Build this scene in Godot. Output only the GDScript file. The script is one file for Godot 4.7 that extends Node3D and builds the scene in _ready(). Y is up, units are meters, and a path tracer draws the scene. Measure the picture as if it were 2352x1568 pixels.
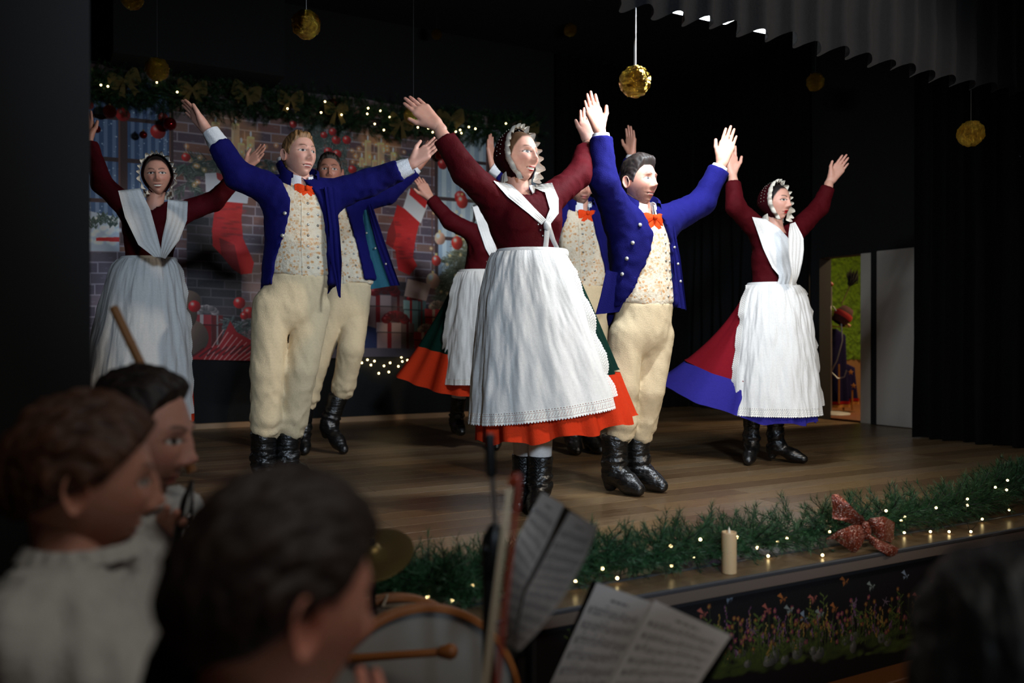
extends Node3D
# Christmas folk-dance evening: dancers on a small stage, musicians below its front edge.
# World: y = 0 is the stage floor, x runs along the stage front, -z goes into the stage. Units are metres.

# Photograph frame: focal length in pixels, principal column, horizon row, camera height above the stage, camera yaw.
const F := 2000.0
const CX := 1176.0
const HY := 775.0
const CH := 0.78
const TH := 0.5044
const CELL := 0.0115
const HALL := -0.6
const LIP := 2.11
const BACK := 7.76
const RIGHT := 6.65
const CEIL := 3.75

var M := {}
var names := {}
var rng := RandomNumberGenerator.new()
var noi := FastNoiseLite.new()
var fine := FastNoiseLite.new()

# ---------------------------------------------------------------- the scene
func _ready() -> void:
	rng.seed = 11
	noi.seed = 3
	noi.frequency = 1.0
	noi.fractal_octaves = 3
	fine.seed = 5
	fine.frequency = 1.0
	fine.fractal_octaves = 2
	# camera: about a 30 mm lens held at the height of the seated musicians
	var cam := Camera3D.new()
	cam.name = "camera"
	add_child(cam)
	cam.position = Vector3(0, CH, 0)
	cam.rotation = Vector3(-0.0045, -TH, 0)
	var at := CameraAttributesPhysical.new()
	at.frustum_focal_length = 30.0
	at.frustum_focus_distance = 4.3
	at.exposure_aperture = 1.7
	cam.attributes = at
	cam.keep_aspect = Camera3D.KEEP_HEIGHT
	cam.fov = rad_to_deg(2.0 * atan(784.0 / F))
	# no sky: a closed hall at night
	var we := WorldEnvironment.new()
	we.name = "world_environment"
	var env := Environment.new()
	env.background_mode = Environment.BG_COLOR
	env.background_color = Color.BLACK
	env.tonemap_mode = Environment.TONE_MAPPER_LINEAR
	env.tonemap_exposure = EXPOSURE
	env.sdfgi_enabled = true
	env.ssao_enabled = true
	env.ssil_enabled = true
	we.environment = env
	add_child(we)
	# key: a floodlight on a stand in the hall, right of the frame; wash: a spot at the back of the hall; hall: a dim ceiling panel over the audience
	var key := SpotLight3D.new()
	key.name = "floodlight_beam"
	add_child(key)
	key.position = KEY_AT
	key.look_at(Vector3(2.6, 0.95, -4.6))
	key.spot_angle = 42.0
	key.spot_angle_attenuation = 0.5
	key.light_energy = 4.8
	key.light_color = Color(1.0, 0.93, 0.84)
	key.light_size = 0.07
	key.spot_range = 30.0
	key.shadow_enabled = true
	# front wash: a cool stage spot far back in the hall, on the axis of the stage
	var wash := SpotLight3D.new()
	wash.name = "front_wash_beam"
	add_child(wash)
	wash.position = WASH_AT
	wash.look_at(Vector3(2.8, 1.35, -5.2))
	wash.spot_angle = 17.5
	wash.spot_angle_attenuation = 0.35
	wash.light_energy = 27.0
	wash.light_color = Color(0.84, 0.92, 1.0)
	wash.light_size = 0.3
	wash.spot_range = 40.0
	wash.shadow_enabled = true
	var hall := AreaLight3D.new()
	hall.name = "hall_panel_light"
	add_child(hall)
	hall.position = Vector3(1.3, 2.93, 0.3)
	hall.rotation.x = -PI / 2
	hall.area_size = Vector2(2.4, 1.2)
	hall.light_energy = 2.4
	hall.light_color = Color(1.0, 0.97, 0.93)
	hall.area_range = 30.0
	hall.shadow_enabled = true

	var side := AreaLight3D.new()  # added panel out of view, brightens the right end of the valance
	side.name = "added_side_panel_light"
	add_child(side)
	side.position = Vector3(5.4, 2.93, -0.4)
	side.rotation.x = -PI / 2
	side.area_size = Vector2(1.2, 0.6)
	side.light_energy = 1.1
	side.light_color = Color(1.0, 0.97, 0.93)
	side.area_range = 30.0
	side.shadow_enabled = true

	make_materials()
	build_stage()
	build_curtains()
	build_backdrop()
	build_back_room()
	build_lamps()
	build_dancers()
	build_musicians()
	build_hangings()
	build_garlands()
	build_instruments()

const EXPOSURE := 1.0
const WASH_AT := Vector3(-0.2, 2.3, 3.6)
const KEY_AT := Vector3(3.05, 2.05, -0.62)

# ---------------------------------------------------------------- pixels to places
func from_camera(xc: float, y: float, zc: float) -> Vector3:
	return Vector3(xc * cos(TH) + zc * sin(TH), y, xc * sin(TH) - zc * cos(TH))

func at_depth(px: float, py: float, zc: float) -> Vector3:
	return from_camera((px - CX) / F * zc, CH - (py - HY) / F * zc, zc)

func on_level(px: float, py: float, level := 0.0) -> Vector3:
	return at_depth(px, py, F * (CH - level) / (py - HY))

func on_plane(px: float, py: float, d: float) -> Vector3: # the vertical plane z = -d, parallel to the stage front
	var zc := d / (cos(TH) - sin(TH) * (px - CX) / F)
	return at_depth(px, py, zc)

func on_side(px: float, py: float, x: float) -> Vector3: # the vertical plane x = const
	var zc := x / (sin(TH) + cos(TH) * (px - CX) / F)
	return at_depth(px, py, zc)

# ---------------------------------------------------------------- objects
func numbered(called: String) -> String:
	var n: int = names.get(called, 0)
	names[called] = n + 1
	return called if n == 0 else "%s_%03d" % [called, n]

func tag(o: Node, label: String, category: String, group := "", kind := "") -> Node:
	o.set_meta("label", label)
	o.set_meta("category", category)
	if group: o.set_meta("group", group)
	if kind: o.set_meta("kind", kind)
	return o

func thing(called: String, label: String, category: String, place := Vector3.ZERO, turn := 0.0, group := "") -> Node3D:
	var o := Node3D.new()
	o.name = numbered(called)
	add_child(o)
	o.position = place
	o.rotation.y = turn
	tag(o, label, category, group)
	return o

func part(called: String, mesh: Mesh, m: Material, parent: Node) -> MeshInstance3D:
	var o := MeshInstance3D.new()
	o.name = called if parent != self else numbered(called)
	o.mesh = mesh
	o.material_override = m
	parent.add_child(o, true)
	return o

func struct(called: String, mesh: Mesh, m: Material, parent: Node = self) -> MeshInstance3D:
	var o := part(called, mesh, m, parent)
	if parent == self: o.set_meta("kind", "structure")
	return o

# ---------------------------------------------------------------- materials
func mat(c: Color, rough := 0.8, metal := 0.0, opts := {}) -> StandardMaterial3D:
	var m := StandardMaterial3D.new()
	m.albedo_color = c
	m.roughness = rough
	m.metallic = metal
	m.cull_mode = BaseMaterial3D.CULL_DISABLED
	for k in opts: m.set(k, opts[k])
	return m

func noise_tex(freq: float, seed_: int, ramp: Array = [], size := 512, normal := false, strength := 4.0, octaves := 4) -> NoiseTexture2D:
	var n := FastNoiseLite.new()
	n.seed = seed_
	n.frequency = freq
	n.noise_type = FastNoiseLite.TYPE_SIMPLEX_SMOOTH
	n.fractal_octaves = octaves
	var t := NoiseTexture2D.new()
	t.width = size
	t.height = size
	t.seamless = true
	t.noise = n
	if normal:
		t.as_normal_map = true
		t.bump_strength = strength
	if ramp:
		var g := Gradient.new()
		g.offsets = PackedFloat32Array(ramp[0])
		g.colors = PackedColorArray(ramp[1])
		t.color_ramp = g
	return t

func tex(img: Image) -> ImageTexture:
	return ImageTexture.create_from_image(img)

func cloth(c: Color, rough := 0.9, scale := 6.0, bump := 0.35, opts := {}) -> StandardMaterial3D:
	var o := {"uv1_triplanar": true, "uv1_scale": Vector3.ONE * scale * 1.6, "albedo_texture": M.cloth_tone, "heightmap_enabled": true, "heightmap_texture": M.cloth_bump, "heightmap_scale": bump * 0.35, "metallic_specular": 0.2}
	o.merge(opts, true)
	return mat(c, rough, 0.0, o)

# ---------------------------------------------------------------- mesh building
class MB:
	var V := PackedVector3Array()
	var I := PackedInt32Array()
	var C := PackedColorArray()
	var U := PackedVector2Array()
	var N := PackedVector3Array() # given normals; left empty they are computed

	func v(p: Vector3, uv := Vector2.ZERO, c := Color.WHITE) -> int:
		V.append(p); U.append(uv); C.append(c)
		return V.size() - 1

	func tri(a: int, b: int, c: int) -> void:
		I.append(a); I.append(b); I.append(c)

	func quad(a: int, b: int, c: int, d: int) -> void:
		I.append_array(PackedInt32Array([a, b, c, a, c, d]))

	# rows: Array of PackedVector3Array of equal length
	func grid(rows: Array, closed := false, us := 1.0, vs := 1.0, c := Color.WHITE) -> void:
		var base := V.size()
		var n: int = rows[0].size()
		var m := rows.size()
		for j in m:
			for i in n:
				V.append(rows[j][i]); U.append(Vector2(us * i / (n - 1), vs * j / (m - 1))); C.append(c)
		for j in m - 1:
			for i in (n if closed else n - 1):
				var i2 := (i + 1) % n
				quad(base + j * n + i, base + j * n + i2, base + (j + 1) * n + i2, base + (j + 1) * n + i)

	# a box with chamfered looks kept cheap: eight corners, flat faces
	func box(c: Vector3, s: Vector3, b := Basis.IDENTITY, col := Color.WHITE) -> void:
		for f in 6:
			var ax := f / 2
			var sg := 1.0 if f % 2 == 0 else -1.0
			var n := Vector3.ZERO; n[ax] = sg
			var u := Vector3.ZERO; u[(ax + 1) % 3] = 1.0
			var w := Vector3.ZERO; w[(ax + 2) % 3] = sg
			var base := V.size()
			for q in [[-1, -1], [1, -1], [1, 1], [-1, 1]]:
				var l: Vector3 = (n + u * q[0] + w * q[1]) * s * 0.5
				V.append(c + b * l); U.append(Vector2(q[0] * 0.5 + 0.5, 0.5 - q[1] * 0.5)); C.append(col)
			quad(base, base + 3, base + 2, base + 1)

	# a round tube through points; radii one number or an array
	func tube(pts: Array, rad, sides := 8, caps := true, c := Color.WHITE) -> void:
		var base := V.size()
		var n := pts.size()
		var side := Vector3.ZERO
		for j in n:
			var d: Vector3 = (pts[mini(j + 1, n - 1)] - pts[maxi(j - 1, 0)]).normalized()
			if side == Vector3.ZERO:
				side = d.cross(Vector3.UP if absf(d.y) < 0.9 else Vector3.RIGHT).normalized()
			side = (side - d * side.dot(d)).normalized()
			var up := d.cross(side)
			var r: float = rad[j] if rad is Array else rad
			for i in sides:
				var a := TAU * i / sides
				V.append(pts[j] + (side * cos(a) + up * sin(a)) * r); U.append(Vector2(float(i) / sides, float(j) / maxi(n - 1, 1))); C.append(c)
		for j in n - 1:
			for i in sides:
				var k := (i + 1) % sides
				quad(base + j * sides + i, base + (j + 1) * sides + i, base + (j + 1) * sides + k, base + j * sides + k)
		if caps:
			for e in [0, n - 1]:
				var m := v(pts[e], Vector2.ZERO, c)
				for i in sides:
					var k := (i + 1) % sides
					if e == 0: tri(m, base + i, base + k)
					else: tri(m, base + e * sides + k, base + e * sides + i)

	# a body of revolution; prof: Array of Vector2(radius, height)
	func lathe(o: Vector3, prof: Array, sides := 16, b := Basis.IDENTITY, c := Color.WHITE) -> void:
		var rows := []
		for p in prof:
			var row := PackedVector3Array()
			for i in sides + 1:
				var a := TAU * i / sides
				row.append(o + b * Vector3(cos(a) * p.x, p.y, sin(a) * p.x))
			rows.append(row)
		grid(rows, false, 1.0, 1.0, c)

	func add(o: MB, t := Transform3D.IDENTITY, mirror := false) -> void:
		var base := V.size()
		for i in o.V.size():
			V.append(t * o.V[i])
		U.append_array(o.U); C.append_array(o.C)
		for i in range(0, o.I.size(), 3):
			I.append(base + o.I[i])
			I.append(base + o.I[i + (2 if mirror else 1)])
			I.append(base + o.I[i + (1 if mirror else 2)])

	func normals() -> PackedVector3Array:
		var out := PackedVector3Array()
		out.resize(V.size())
		for i in range(0, I.size(), 3):
			var a := V[I[i]]
			var n := (V[I[i + 2]] - a).cross(V[I[i + 1]] - a)
			out[I[i]] += n; out[I[i + 1]] += n; out[I[i + 2]] += n
		for i in out.size():
			out[i] = out[i].normalized() if out[i].length_squared() > 1e-20 else Vector3.UP
		return out

	func mesh() -> ArrayMesh:
		var a := []
		a.resize(Mesh.ARRAY_MAX)
		a[Mesh.ARRAY_VERTEX] = V
		a[Mesh.ARRAY_NORMAL] = N if N.size() == V.size() else normals()
		a[Mesh.ARRAY_TEX_UV] = U
		a[Mesh.ARRAY_COLOR] = C
		a[Mesh.ARRAY_INDEX] = I
		var m := ArrayMesh.new()
		m.add_surface_from_arrays(Mesh.PRIMITIVE_TRIANGLES, a)
		return m

func flat_box(c: Vector3, s: Vector3, b := Basis.IDENTITY) -> ArrayMesh:
	var k := MB.new()
	k.box(c, s, b)
	return k.mesh()

# a box whose edges are chamfered, about its centre
func soft_box(c: Vector3, s: Vector3, e: float, b := Basis.IDENTITY) -> MB:
	var k := MB.new()
	var h := s * 0.5
	var rows := []
	var ring := func(y: float, inset: float) -> PackedVector3Array:
		var r := PackedVector3Array()
		var x := h.x - inset
		var z := h.z - inset
		for q in [[x - e, z], [x, z - e], [x, -z + e], [x - e, -z], [-x + e, -z], [-x, -z + e], [-x, z - e], [-x + e, z]]:
			r.append(c + b * Vector3(q[0], y, q[1]))
		return r
	rows = [ring.call(-h.y, e), ring.call(-h.y + e, 0.0), ring.call(h.y - e, 0.0), ring.call(h.y, e)]
	for j in 3:
		for i in 8:
			var i2 := (i + 1) % 8
			var q := [rows[j][i], rows[j][i2], rows[j + 1][i2], rows[j + 1][i]]
			var base := k.V.size()
			for p in q: k.v(p)
			k.quad(base, base + 1, base + 2, base + 3)
	for j in [0, 3]:
		var base := k.V.size()
		for i in 8: k.v(rows[j][i])
		for i in range(1, 7):
			if j == 0: k.tri(base, base + i + 1, base + i)
			else: k.tri(base, base + i, base + i + 1)
	return k

# ---------------------------------------------------------------- distance fields meshed as surface nets
class Fld:
	var o: Vector3
	var h: float
	var nx: int
	var ny: int
	var nz: int
	var g := PackedFloat32Array()
	var fl := PackedByteArray()
	var li := PackedInt32Array()

	func _init(lo: Vector3, hi: Vector3, cell: float) -> void:
		o = lo
		h = cell
		nx = int((hi.x - lo.x) / h) + 2
		ny = int((hi.y - lo.y) / h) + 2
		nz = int((hi.z - lo.z) / h) + 2
		g.resize(nx * ny * nz)
		g.fill(1.0)
		fl.resize(nx * ny * nz)

	# tapered capsule a-b, flattened along n by q, joined with a smooth minimum of width k
	func cone(a: Vector3, b: Vector3, ra: float, rb: float, k := 0.03, n := Vector3.ZERO, q := 1.0) -> void:
		var m := maxf(ra, rb) + k + 2.0 * h
		var x0 := maxi(0, int((minf(a.x, b.x) - m - o.x) / h))
		var x1 := mini(nx - 1, int((maxf(a.x, b.x) + m - o.x) / h))
		var y0 := maxi(0, int((minf(a.y, b.y) - m - o.y) / h))
		var y1 := mini(ny - 1, int((maxf(a.y, b.y) + m - o.y) / h))
		var z0 := maxi(0, int((minf(a.z, b.z) - m - o.z) / h))
		var z1 := mini(nz - 1, int((maxf(a.z, b.z) + m - o.z) / h))
		var dx := b.x - a.x
		var dy := b.y - a.y
		var dz := b.z - a.z
		var inv := 1.0 / maxf(dx * dx + dy * dy + dz * dz, 1e-9)
		var qq := 1.0 / q - 1.0
		var sc := 0.5 + 0.5 * q
		var lim := k + 2.0 * h
		var ux := n.x
		var uy := n.y
		var uz := n.z
		var dr := rb - ra
		for iz in range(z0, z1 + 1):
			var pz := o.z + iz * h - a.z
			for iy in range(y0, y1 + 1):
				var py := o.y + iy * h - a.y
				var s0 := py * dy + pz * dz
				var i := (iz * ny + iy) * nx + x0
				var px := o.x + x0 * h - a.x
				for ix in range(x0, x1 + 1):
					var t := clampf((px * dx + s0) * inv, 0.0, 1.0)
					var wx := px - dx * t
					var wy := py - dy * t
					var wz := pz - dz * t
					if qq > 0.0:
						var dn := (wx * ux + wy * uy + wz * uz) * qq
						wx += ux * dn; wy += uy * dn; wz += uz * dn
					var d := (sqrt(wx * wx + wy * wy + wz * wz) - ra - dr * t) * sc
					if d < lim:
						var v := g[i]
						var e := k - absf(v - d)
						g[i] = minf(v, d) - (e * e * 0.25 / k if e > 0.0 else 0.0)
						if fl[i] == 0:
							fl[i] = 1
							li.append(i)
					i += 1
					px += h

	func place(i: int) -> Vector3:
		var r := i / nx
		return Vector3(o.x + (i % nx) * h, o.y + (r % ny) * h, o.z + (r / ny) * h)

	# f(p) > 0 removes the point
	func carve(f: Callable) -> void:
		for i in li:
			if g[i] < 0.04:
				var d: float = f.call(place(i))
				if d > g[i]: g[i] = d

	func val(p: Vector3) -> float:
		var q := (p - o) / h
		var x := int(floor(q.x))
		var y := int(floor(q.y))
		var z := int(floor(q.z))
		if x < 0 or y < 0 or z < 0 or x >= nx - 1 or y >= ny - 1 or z >= nz - 1: return 1.0
		var fx := q.x - x
		var fy := q.y - y
		var fz := q.z - z
		var i := (z * ny + y) * nx + x
		var s := nx * ny
		var a := lerpf(lerpf(g[i], g[i + 1], fx), lerpf(g[i + nx], g[i + nx + 1], fx), fy)
		var b := lerpf(lerpf(g[i + s], g[i + s + 1], fx), lerpf(g[i + s + nx], g[i + s + nx + 1], fx), fy)
		return lerpf(a, b, fz)

	func grad(p: Vector3) -> Vector3:
		var e := h * 1.2
		return Vector3(val(p + Vector3(e, 0, 0)) - val(p - Vector3(e, 0, 0)), val(p + Vector3(0, e, 0)) - val(p - Vector3(0, e, 0)), val(p + Vector3(0, 0, e)) - val(p - Vector3(0, 0, e))).normalized()

	# first hit of a ray, or NAN
	func hit(a: Vector3, d: Vector3, t0: float, t1: float) -> float:
		var t := t0
		var last := t0
		while t < t1:
			var v := val(a + d * t)
			if v < 0.0:
				var lo := last
				var hi := t
				for k in 6:
					var m := (lo + hi) * 0.5
					if val(a + d * m) < 0.0: hi = m
					else: lo = m
				return hi
			last = t
			t += maxf(h * 0.8, minf(v * 0.7, 0.06))
		return NAN

	func net() -> MB:
		var out := MB.new()
		var id := PackedInt32Array()
		id.resize(g.size())
		id.fill(-1)
		var s := nx * ny
		var offs := PackedInt32Array([0, 1, nx, nx + 1, s, s + 1, s + nx, s + nx + 1])
		var edges := PackedInt32Array([0, 1, 2, 3, 4, 5, 6, 7, 0, 2, 1, 3, 4, 6, 5, 7, 0, 4, 1, 5, 2, 6, 3, 7])
		var w := PackedFloat32Array()
		w.resize(8)
		var used := PackedInt32Array()
		for i in li:
			if absf(g[i]) > h * 2.2: continue
			var x := i % nx
			var r := i / nx
			var y := r % ny
			var z := r / ny
			if x >= nx - 1 or y >= ny - 1 or z >= nz - 1: continue
			var neg := 0
			for c in 8:
				w[c] = g[i + offs[c]]
				if w[c] < 0.0: neg += 1
			if neg == 0 or neg == 8: continue
			var sx := 0.0
			var sy := 0.0
			var sz := 0.0
			var n := 0
			for e in range(0, 24, 2):
				var a := edges[e]
				var b := edges[e + 1]
				var va := w[a]
				var vb := w[b]
				if (va < 0.0) != (vb < 0.0):
					var t := va / (va - vb)
					sx += (a & 1) + ((b & 1) - (a & 1)) * t
					sy += ((a >> 1) & 1) + (((b >> 1) & 1) - ((a >> 1) & 1)) * t
					sz += (a >> 2) + ((b >> 2) - (a >> 2)) * t
					n += 1
			id[i] = out.V.size()
			used.append(i)
			out.V.append(o + Vector3(x + sx / n, y + sy / n, z + sz / n) * h)
		for i in used:
			var v0 := g[i] < 0.0
			for ax in 3:
				var st: int = [1, nx, s][ax]
				if (g[i + st] < 0.0) == v0: continue
				var p: int = [nx, s, 1][ax]
				var q: int = [s, 1, nx][ax]
				if i - p - q < 0: continue
				var a := id[i]
				var b := id[i - p]
				var c := id[i - p - q]
				var d := id[i - q]
				if b < 0 or c < 0 or d < 0: continue
				if v0: out.I.append_array(PackedInt32Array([a, d, c, a, c, b]))
				else: out.I.append_array(PackedInt32Array([a, b, c, a, c, d]))
		out.U.resize(out.V.size())
		out.C.resize(out.V.size())
		out.C.fill(Color.WHITE)
		return out

# push vertices along their normals by f(p, n)
func push(k: MB, f: Callable) -> MB:
	var n := k.normals()
	for i in k.V.size():
		k.V[i] += n[i] * float(f.call(k.V[i], n[i]))
	return k

# even out a surface-nets mesh a little
func relax(k: MB, times := 1) -> MB:
	for t in times:
		var sum := PackedVector3Array()
		var cnt := PackedInt32Array()
		sum.resize(k.V.size())
		cnt.resize(k.V.size())
		for i in range(0, k.I.size(), 3):
			for e in 3:
				var a := k.I[i + e]
				var b := k.I[i + (e + 1) % 3]
				sum[a] += k.V[b]; cnt[a] += 1
		for i in k.V.size():
			if cnt[i] > 0: k.V[i] = k.V[i].lerp(sum[i] / cnt[i], 0.5)
	return k

func sstep(a: float, b: float, x: float) -> float:
	return smoothstep(a, b, x)

func bump(x: float, y: float, cx: float, cy: float, sx: float, sy: float) -> float:
	var u := (x - cx) / sx
	var v := (y - cy) / sy
	return exp(-(u * u + v * v))

# ---------------------------------------------------------------- flat prints
class Cv:
	var im: Image
	var w: int
	var h: int
	var r := RandomNumberGenerator.new()

	func _init(w_: int, h_: int, c: Color) -> void:
		w = w_
		h = h_
		im = Image.create(w, h, false, Image.FORMAT_RGB8)
		im.fill(c)
		r.seed = 7

	func rect(x: float, y: float, a: float, b: float, c: Color) -> void:
		im.fill_rect(Rect2i(int(x), int(y), maxi(1, int(a)), maxi(1, int(b))), c)

	func poly(pts: PackedVector2Array, c: Color) -> void:
		var lo := h
		var hi := 0
		for p in pts:
			lo = mini(lo, int(p.y)); hi = maxi(hi, int(p.y))
		for y in range(maxi(lo, 0), mini(hi + 1, h)):
			var xs := []
			var yy := y + 0.5
			for i in pts.size():
				var a := pts[i]
				var b := pts[(i + 1) % pts.size()]
				if (a.y <= yy) != (b.y <= yy):
					xs.append(a.x + (yy - a.y) / (b.y - a.y) * (b.x - a.x))
			xs.sort()
			for i in range(0, xs.size() - 1, 2):
				im.fill_rect(Rect2i(int(xs[i]), y, maxi(1, int(xs[i + 1]) - int(xs[i])), 1), c)

	func line(a: Vector2, b: Vector2, wd: float, c: Color) -> void:
		var d := (b - a).normalized() * wd * 0.5
		var n := Vector2(-d.y, d.x)
		poly(PackedVector2Array([a + n, b + n, b - n, a - n]), c)

	func disc(x: float, y: float, rx: float, ry: float, c: Color, spot := 0.0, alpha := 1.0) -> void:
		for j in range(maxi(0, int(y - ry)), mini(h, int(y + ry) + 1)):
			var v := (j + 0.5 - y) / ry
			if absf(v) >= 1.0: continue
			var half := sqrt(1.0 - v * v) * rx
			if spot == 0.0 and alpha == 1.0:
				im.fill_rect(Rect2i(int(x - half), j, maxi(1, int(half * 2)), 1), c)
				continue
			for i in range(maxi(0, int(x - half)), mini(w, int(x + half) + 1)):
				var u := (i + 0.5 - x) / rx
				var e := u * u + v * v
				var k := c
				if spot > 0.0:
					k = c.darkened(0.55 * clampf((u - v * -0.6 + 0.4) * 0.5, 0.0, 1.0))
					var s := exp(-((u + 0.35) ** 2 + (v + 0.4) ** 2) * 9.0) * spot
					k = k.lerp(Color(1, 0.9, 0.85), s)
				if alpha < 1.0:
					k = im.get_pixel(i, j).lerp(k, alpha * clampf(1.0 - e, 0.0, 1.0))
				im.set_pixel(i, j, k)

	# a sprig of needles from a to b
	func pine(a: Vector2, b: Vector2, len: float, c: Color, n := 40) -> void:
		var d := (b - a).normalized()
		line(a, b, 2.0, c.darkened(0.4))
		for i in n:
			var t := r.randf()
			var s := 1.0 if r.randf() < 0.5 else -1.0
			var o := d.rotated(s * r.randf_range(0.4, 0.9)) * len * r.randf_range(0.6, 1.0)
			var p := a.lerp(b, t)
			line(p, p + o, 1.6, c.lerp(c.lightened(0.35), r.randf() * r.randf()).darkened(r.randf() * 0.3))

	func bricks(x0: float, y0: float, x1: float, y1: float, cols: Array, mortar: Color, bh: float, bl: float) -> void:
		rect(x0, y0, x1 - x0, y1 - y0, mortar)
		var row := 0
		var y := y0
		while y < y1:
			var x := x0 - (bl * 0.5 if row % 2 else 0.0)
			while x < x1:
				var l := bl * r.randf_range(0.85, 1.1)
				var c: Color = cols[r.randi() % cols.size()]
				c = c.lerp(Color(0.36, 0.34, 0.36), r.randf() * 0.25)
				var a := maxf(x + 1.5, x0)
				var b := minf(x + l - 1.5, x1)
				if b > a:
					poly(PackedVector2Array([Vector2(a, y + 1.6 + r.randf()), Vector2(b, y + 1.6 + r.randf()), Vector2(b, minf(y + bh - 1.5, y1)), Vector2(a, minf(y + bh - 1.5, y1))]), c)
					for q in 5:
						var qx := r.randf_range(a, b - 5)
						rect(qx, y + r.randf_range(3, bh - 5), minf(r.randf_range(3, 12), maxf(b - qx, 1.0)), 2, c.lerp(mortar, r.randf() * 0.5))
				x += l
			y += bh
			row += 1

# backdrop print: x from BX0, width BW, bottom BY0, height BHT in metres, PM pixels a metre
const BX0 := -0.5
const BW := 5.06
const BY0 := 0.59
const BHT := 2.39
const PM := 320.0

func bd(px: float, py: float) -> Vector2:
	var p := on_plane(px, py, BACK - 0.06)
	return Vector2((p.x - BX0) * PM, (BY0 + BHT - p.y) * PM)

func bds(a: Array) -> PackedVector2Array:
	var o := PackedVector2Array()
	for i in range(0, a.size(), 2): o.append(bd(a[i], a[i + 1]))
	return o

func paint_backdrop() -> Image:
	var c := Cv.new(int(BW * PM), int(BHT * PM), Color(0.2, 0.18, 0.2))
	var brick := [Color(0.33, 0.23, 0.21), Color(0.27, 0.2, 0.21), Color(0.36, 0.26, 0.22), Color(0.24, 0.2, 0.23), Color(0.3, 0.24, 0.24)]
	var mortar := Color(0.42, 0.39, 0.41)
	c.bricks(0, 0, c.w, c.h, brick, mortar, 26, 74)
	# hearth opening between the stockings
	var hx := bd(430, 560)
	var hz := bd(565, 800)
	c.bricks(hx.x, bd(500, 500).y, bd(556, 500).x, c.h, [Color(0.13, 0.11, 0.11), Color(0.11, 0.1, 0.11), Color(0.16, 0.13, 0.13)], Color(0.24, 0.22, 0.23), 24, 66)
	c.bricks(bd(556, 640).x, bd(500, 600).y, bd(600, 640).x, c.h, [Color(0.36, 0.29, 0.28), Color(0.32, 0.27, 0.28)], mortar, 26, 66)
	c.bricks(bd(600, 600).x, bd(700, 640).y, bd(935, 640).x, c.h, [Color(0.13, 0.11, 0.12), Color(0.15, 0.12, 0.12)], Color(0.22, 0.2, 0.21), 26, 70)
	# windows
	for wn in [[150, 400, 150, 610, 0], [1000, 1240, 190, 560, 1]]:
		var a := bd(wn[0], 300)
		var b := bd(wn[1], 300)
		var y0 := bd(wn[0], wn[2]).y
		var y1 := bd(wn[1], wn[3]).y
		if wn[4] == 0:
			a.x = 0.0
			y1 = bd(300, 560).y
		else:
			y1 = bd(1100, 640).y
		y0 = 30.0
		c.rect(a.x, y0, b.x - a.x, y1 - y0, Color(0.2, 0.15, 0.155))
		var nxp := 4 if wn[4] == 0 else 2
		var pw := (b.x - a.x) / nxp
		var ph := (y1 - y0) / 4.0
		for i in nxp:
			for j in 4:
				var glass := Color(0.2, 0.27, 0.37) if wn[4] == 0 else Color(0.45, 0.5, 0.54)
				var x := a.x + i * pw + 11
				c.rect(x, y0 + j * ph + 5, pw - 20, ph - 10, glass)
				for q in 5:
					var lx := x + (pw - 20) * (0.08 + 0.19 * q)
					c.rect(lx, y0 + j * ph + 5, (pw - 20) * 0.09, ph - 10, glass.lightened(0.16))
				for q in 26:
					var s := c.r.randf_range(1.0, 2.6)
					c.disc(x + c.r.randf() * (pw - 22), y0 + j * ph + 6 + c.r.randf() * (ph - 14), s, s, Color(0.72, 0.8, 0.88), 0.0, 0.7)
		for i in nxp + 1:
			c.rect(a.x + i * pw - 11, y0, 5, y1 - y0, Color(0.3, 0.22, 0.21))
	# snow on the sill and the little village of trees under the left window
	var sn := bd(225, 560)
	c.poly(bds([150, 470, 275, 500, 275, 585, 150, 590]), Color(0.5, 0.53, 0.57))
	for q in 40:
		var p := bd(c.r.randf_range(160, 275), c.r.randf_range(490, 560))
		c.disc(p.x, p.y, 11, 8, Color(0.62, 0.65, 0.68), 0.0, 0.8)
	for q in 6:
		var p := bd(210 + q * 11, 505 + c.r.randf() * 25)
		c.pine(p, p + Vector2(0, -24), 14, Color(0.16, 0.22, 0.2), 30)
	c.poly(bds([222, 545, 275, 545, 275, 556, 222, 552]), Color(0.52, 0.12, 0.12))
	c.bricks(0, bd(200, 575).y, bd(300, 575).x, c.h, [Color(0.4, 0.34, 0.36), Color(0.33, 0.3, 0.34), Color(0.26, 0.24, 0.28)], Color(0.44, 0.42, 0.46), 28, 72)
	# mantel greenery with candles and little lights
	for gp in [[425, 640, 395], [805, 960, 400]]:
		for q in 46:
			var px := c.r.randf_range(gp[0], gp[1])
			var p := bd(px, gp[2] + c.r.randf_range(-34, 26))
			c.pine(p, p + Vector2(c.r.randf_range(-44, 44), c.r.randf_range(-14, 34)), 24, Color(0.17, 0.22, 0.2), 36)
	for cn in [[497, 283, 330, 9], [543, 285, 350, 9], [578, 315, 360, 9], [556, 330, 380, 8], [846, 325, 382, 8], [877, 330, 385, 9], [905, 352, 384, 7], [832, 365, 386, 6], [862, 370, 390, 7], [520, 350, 385, 8]]:
		var p := bd(cn[0], cn[1])
		var q := bd(cn[0], cn[2])
		var wd: float = cn[3] * 1.25
		c.rect(p.x - wd, p.y, wd * 2, q.y - p.y, Color(0.5, 0.44, 0.38))
		c.rect(p.x - wd, p.y, wd * 0.6, q.y - p.y, Color(0.58, 0.52, 0.45))
		c.disc(p.x, p.y, wd, 4, Color(0.62, 0.54, 0.42))
		c.disc(p.x, p.y - 8, 34, 34, Color(0.8, 0.55, 0.3), 0.0, 0.35)
		c.disc(p.x, p.y - 10, 3.2, 8, Color(1.0, 0.92, 0.7))
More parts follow.
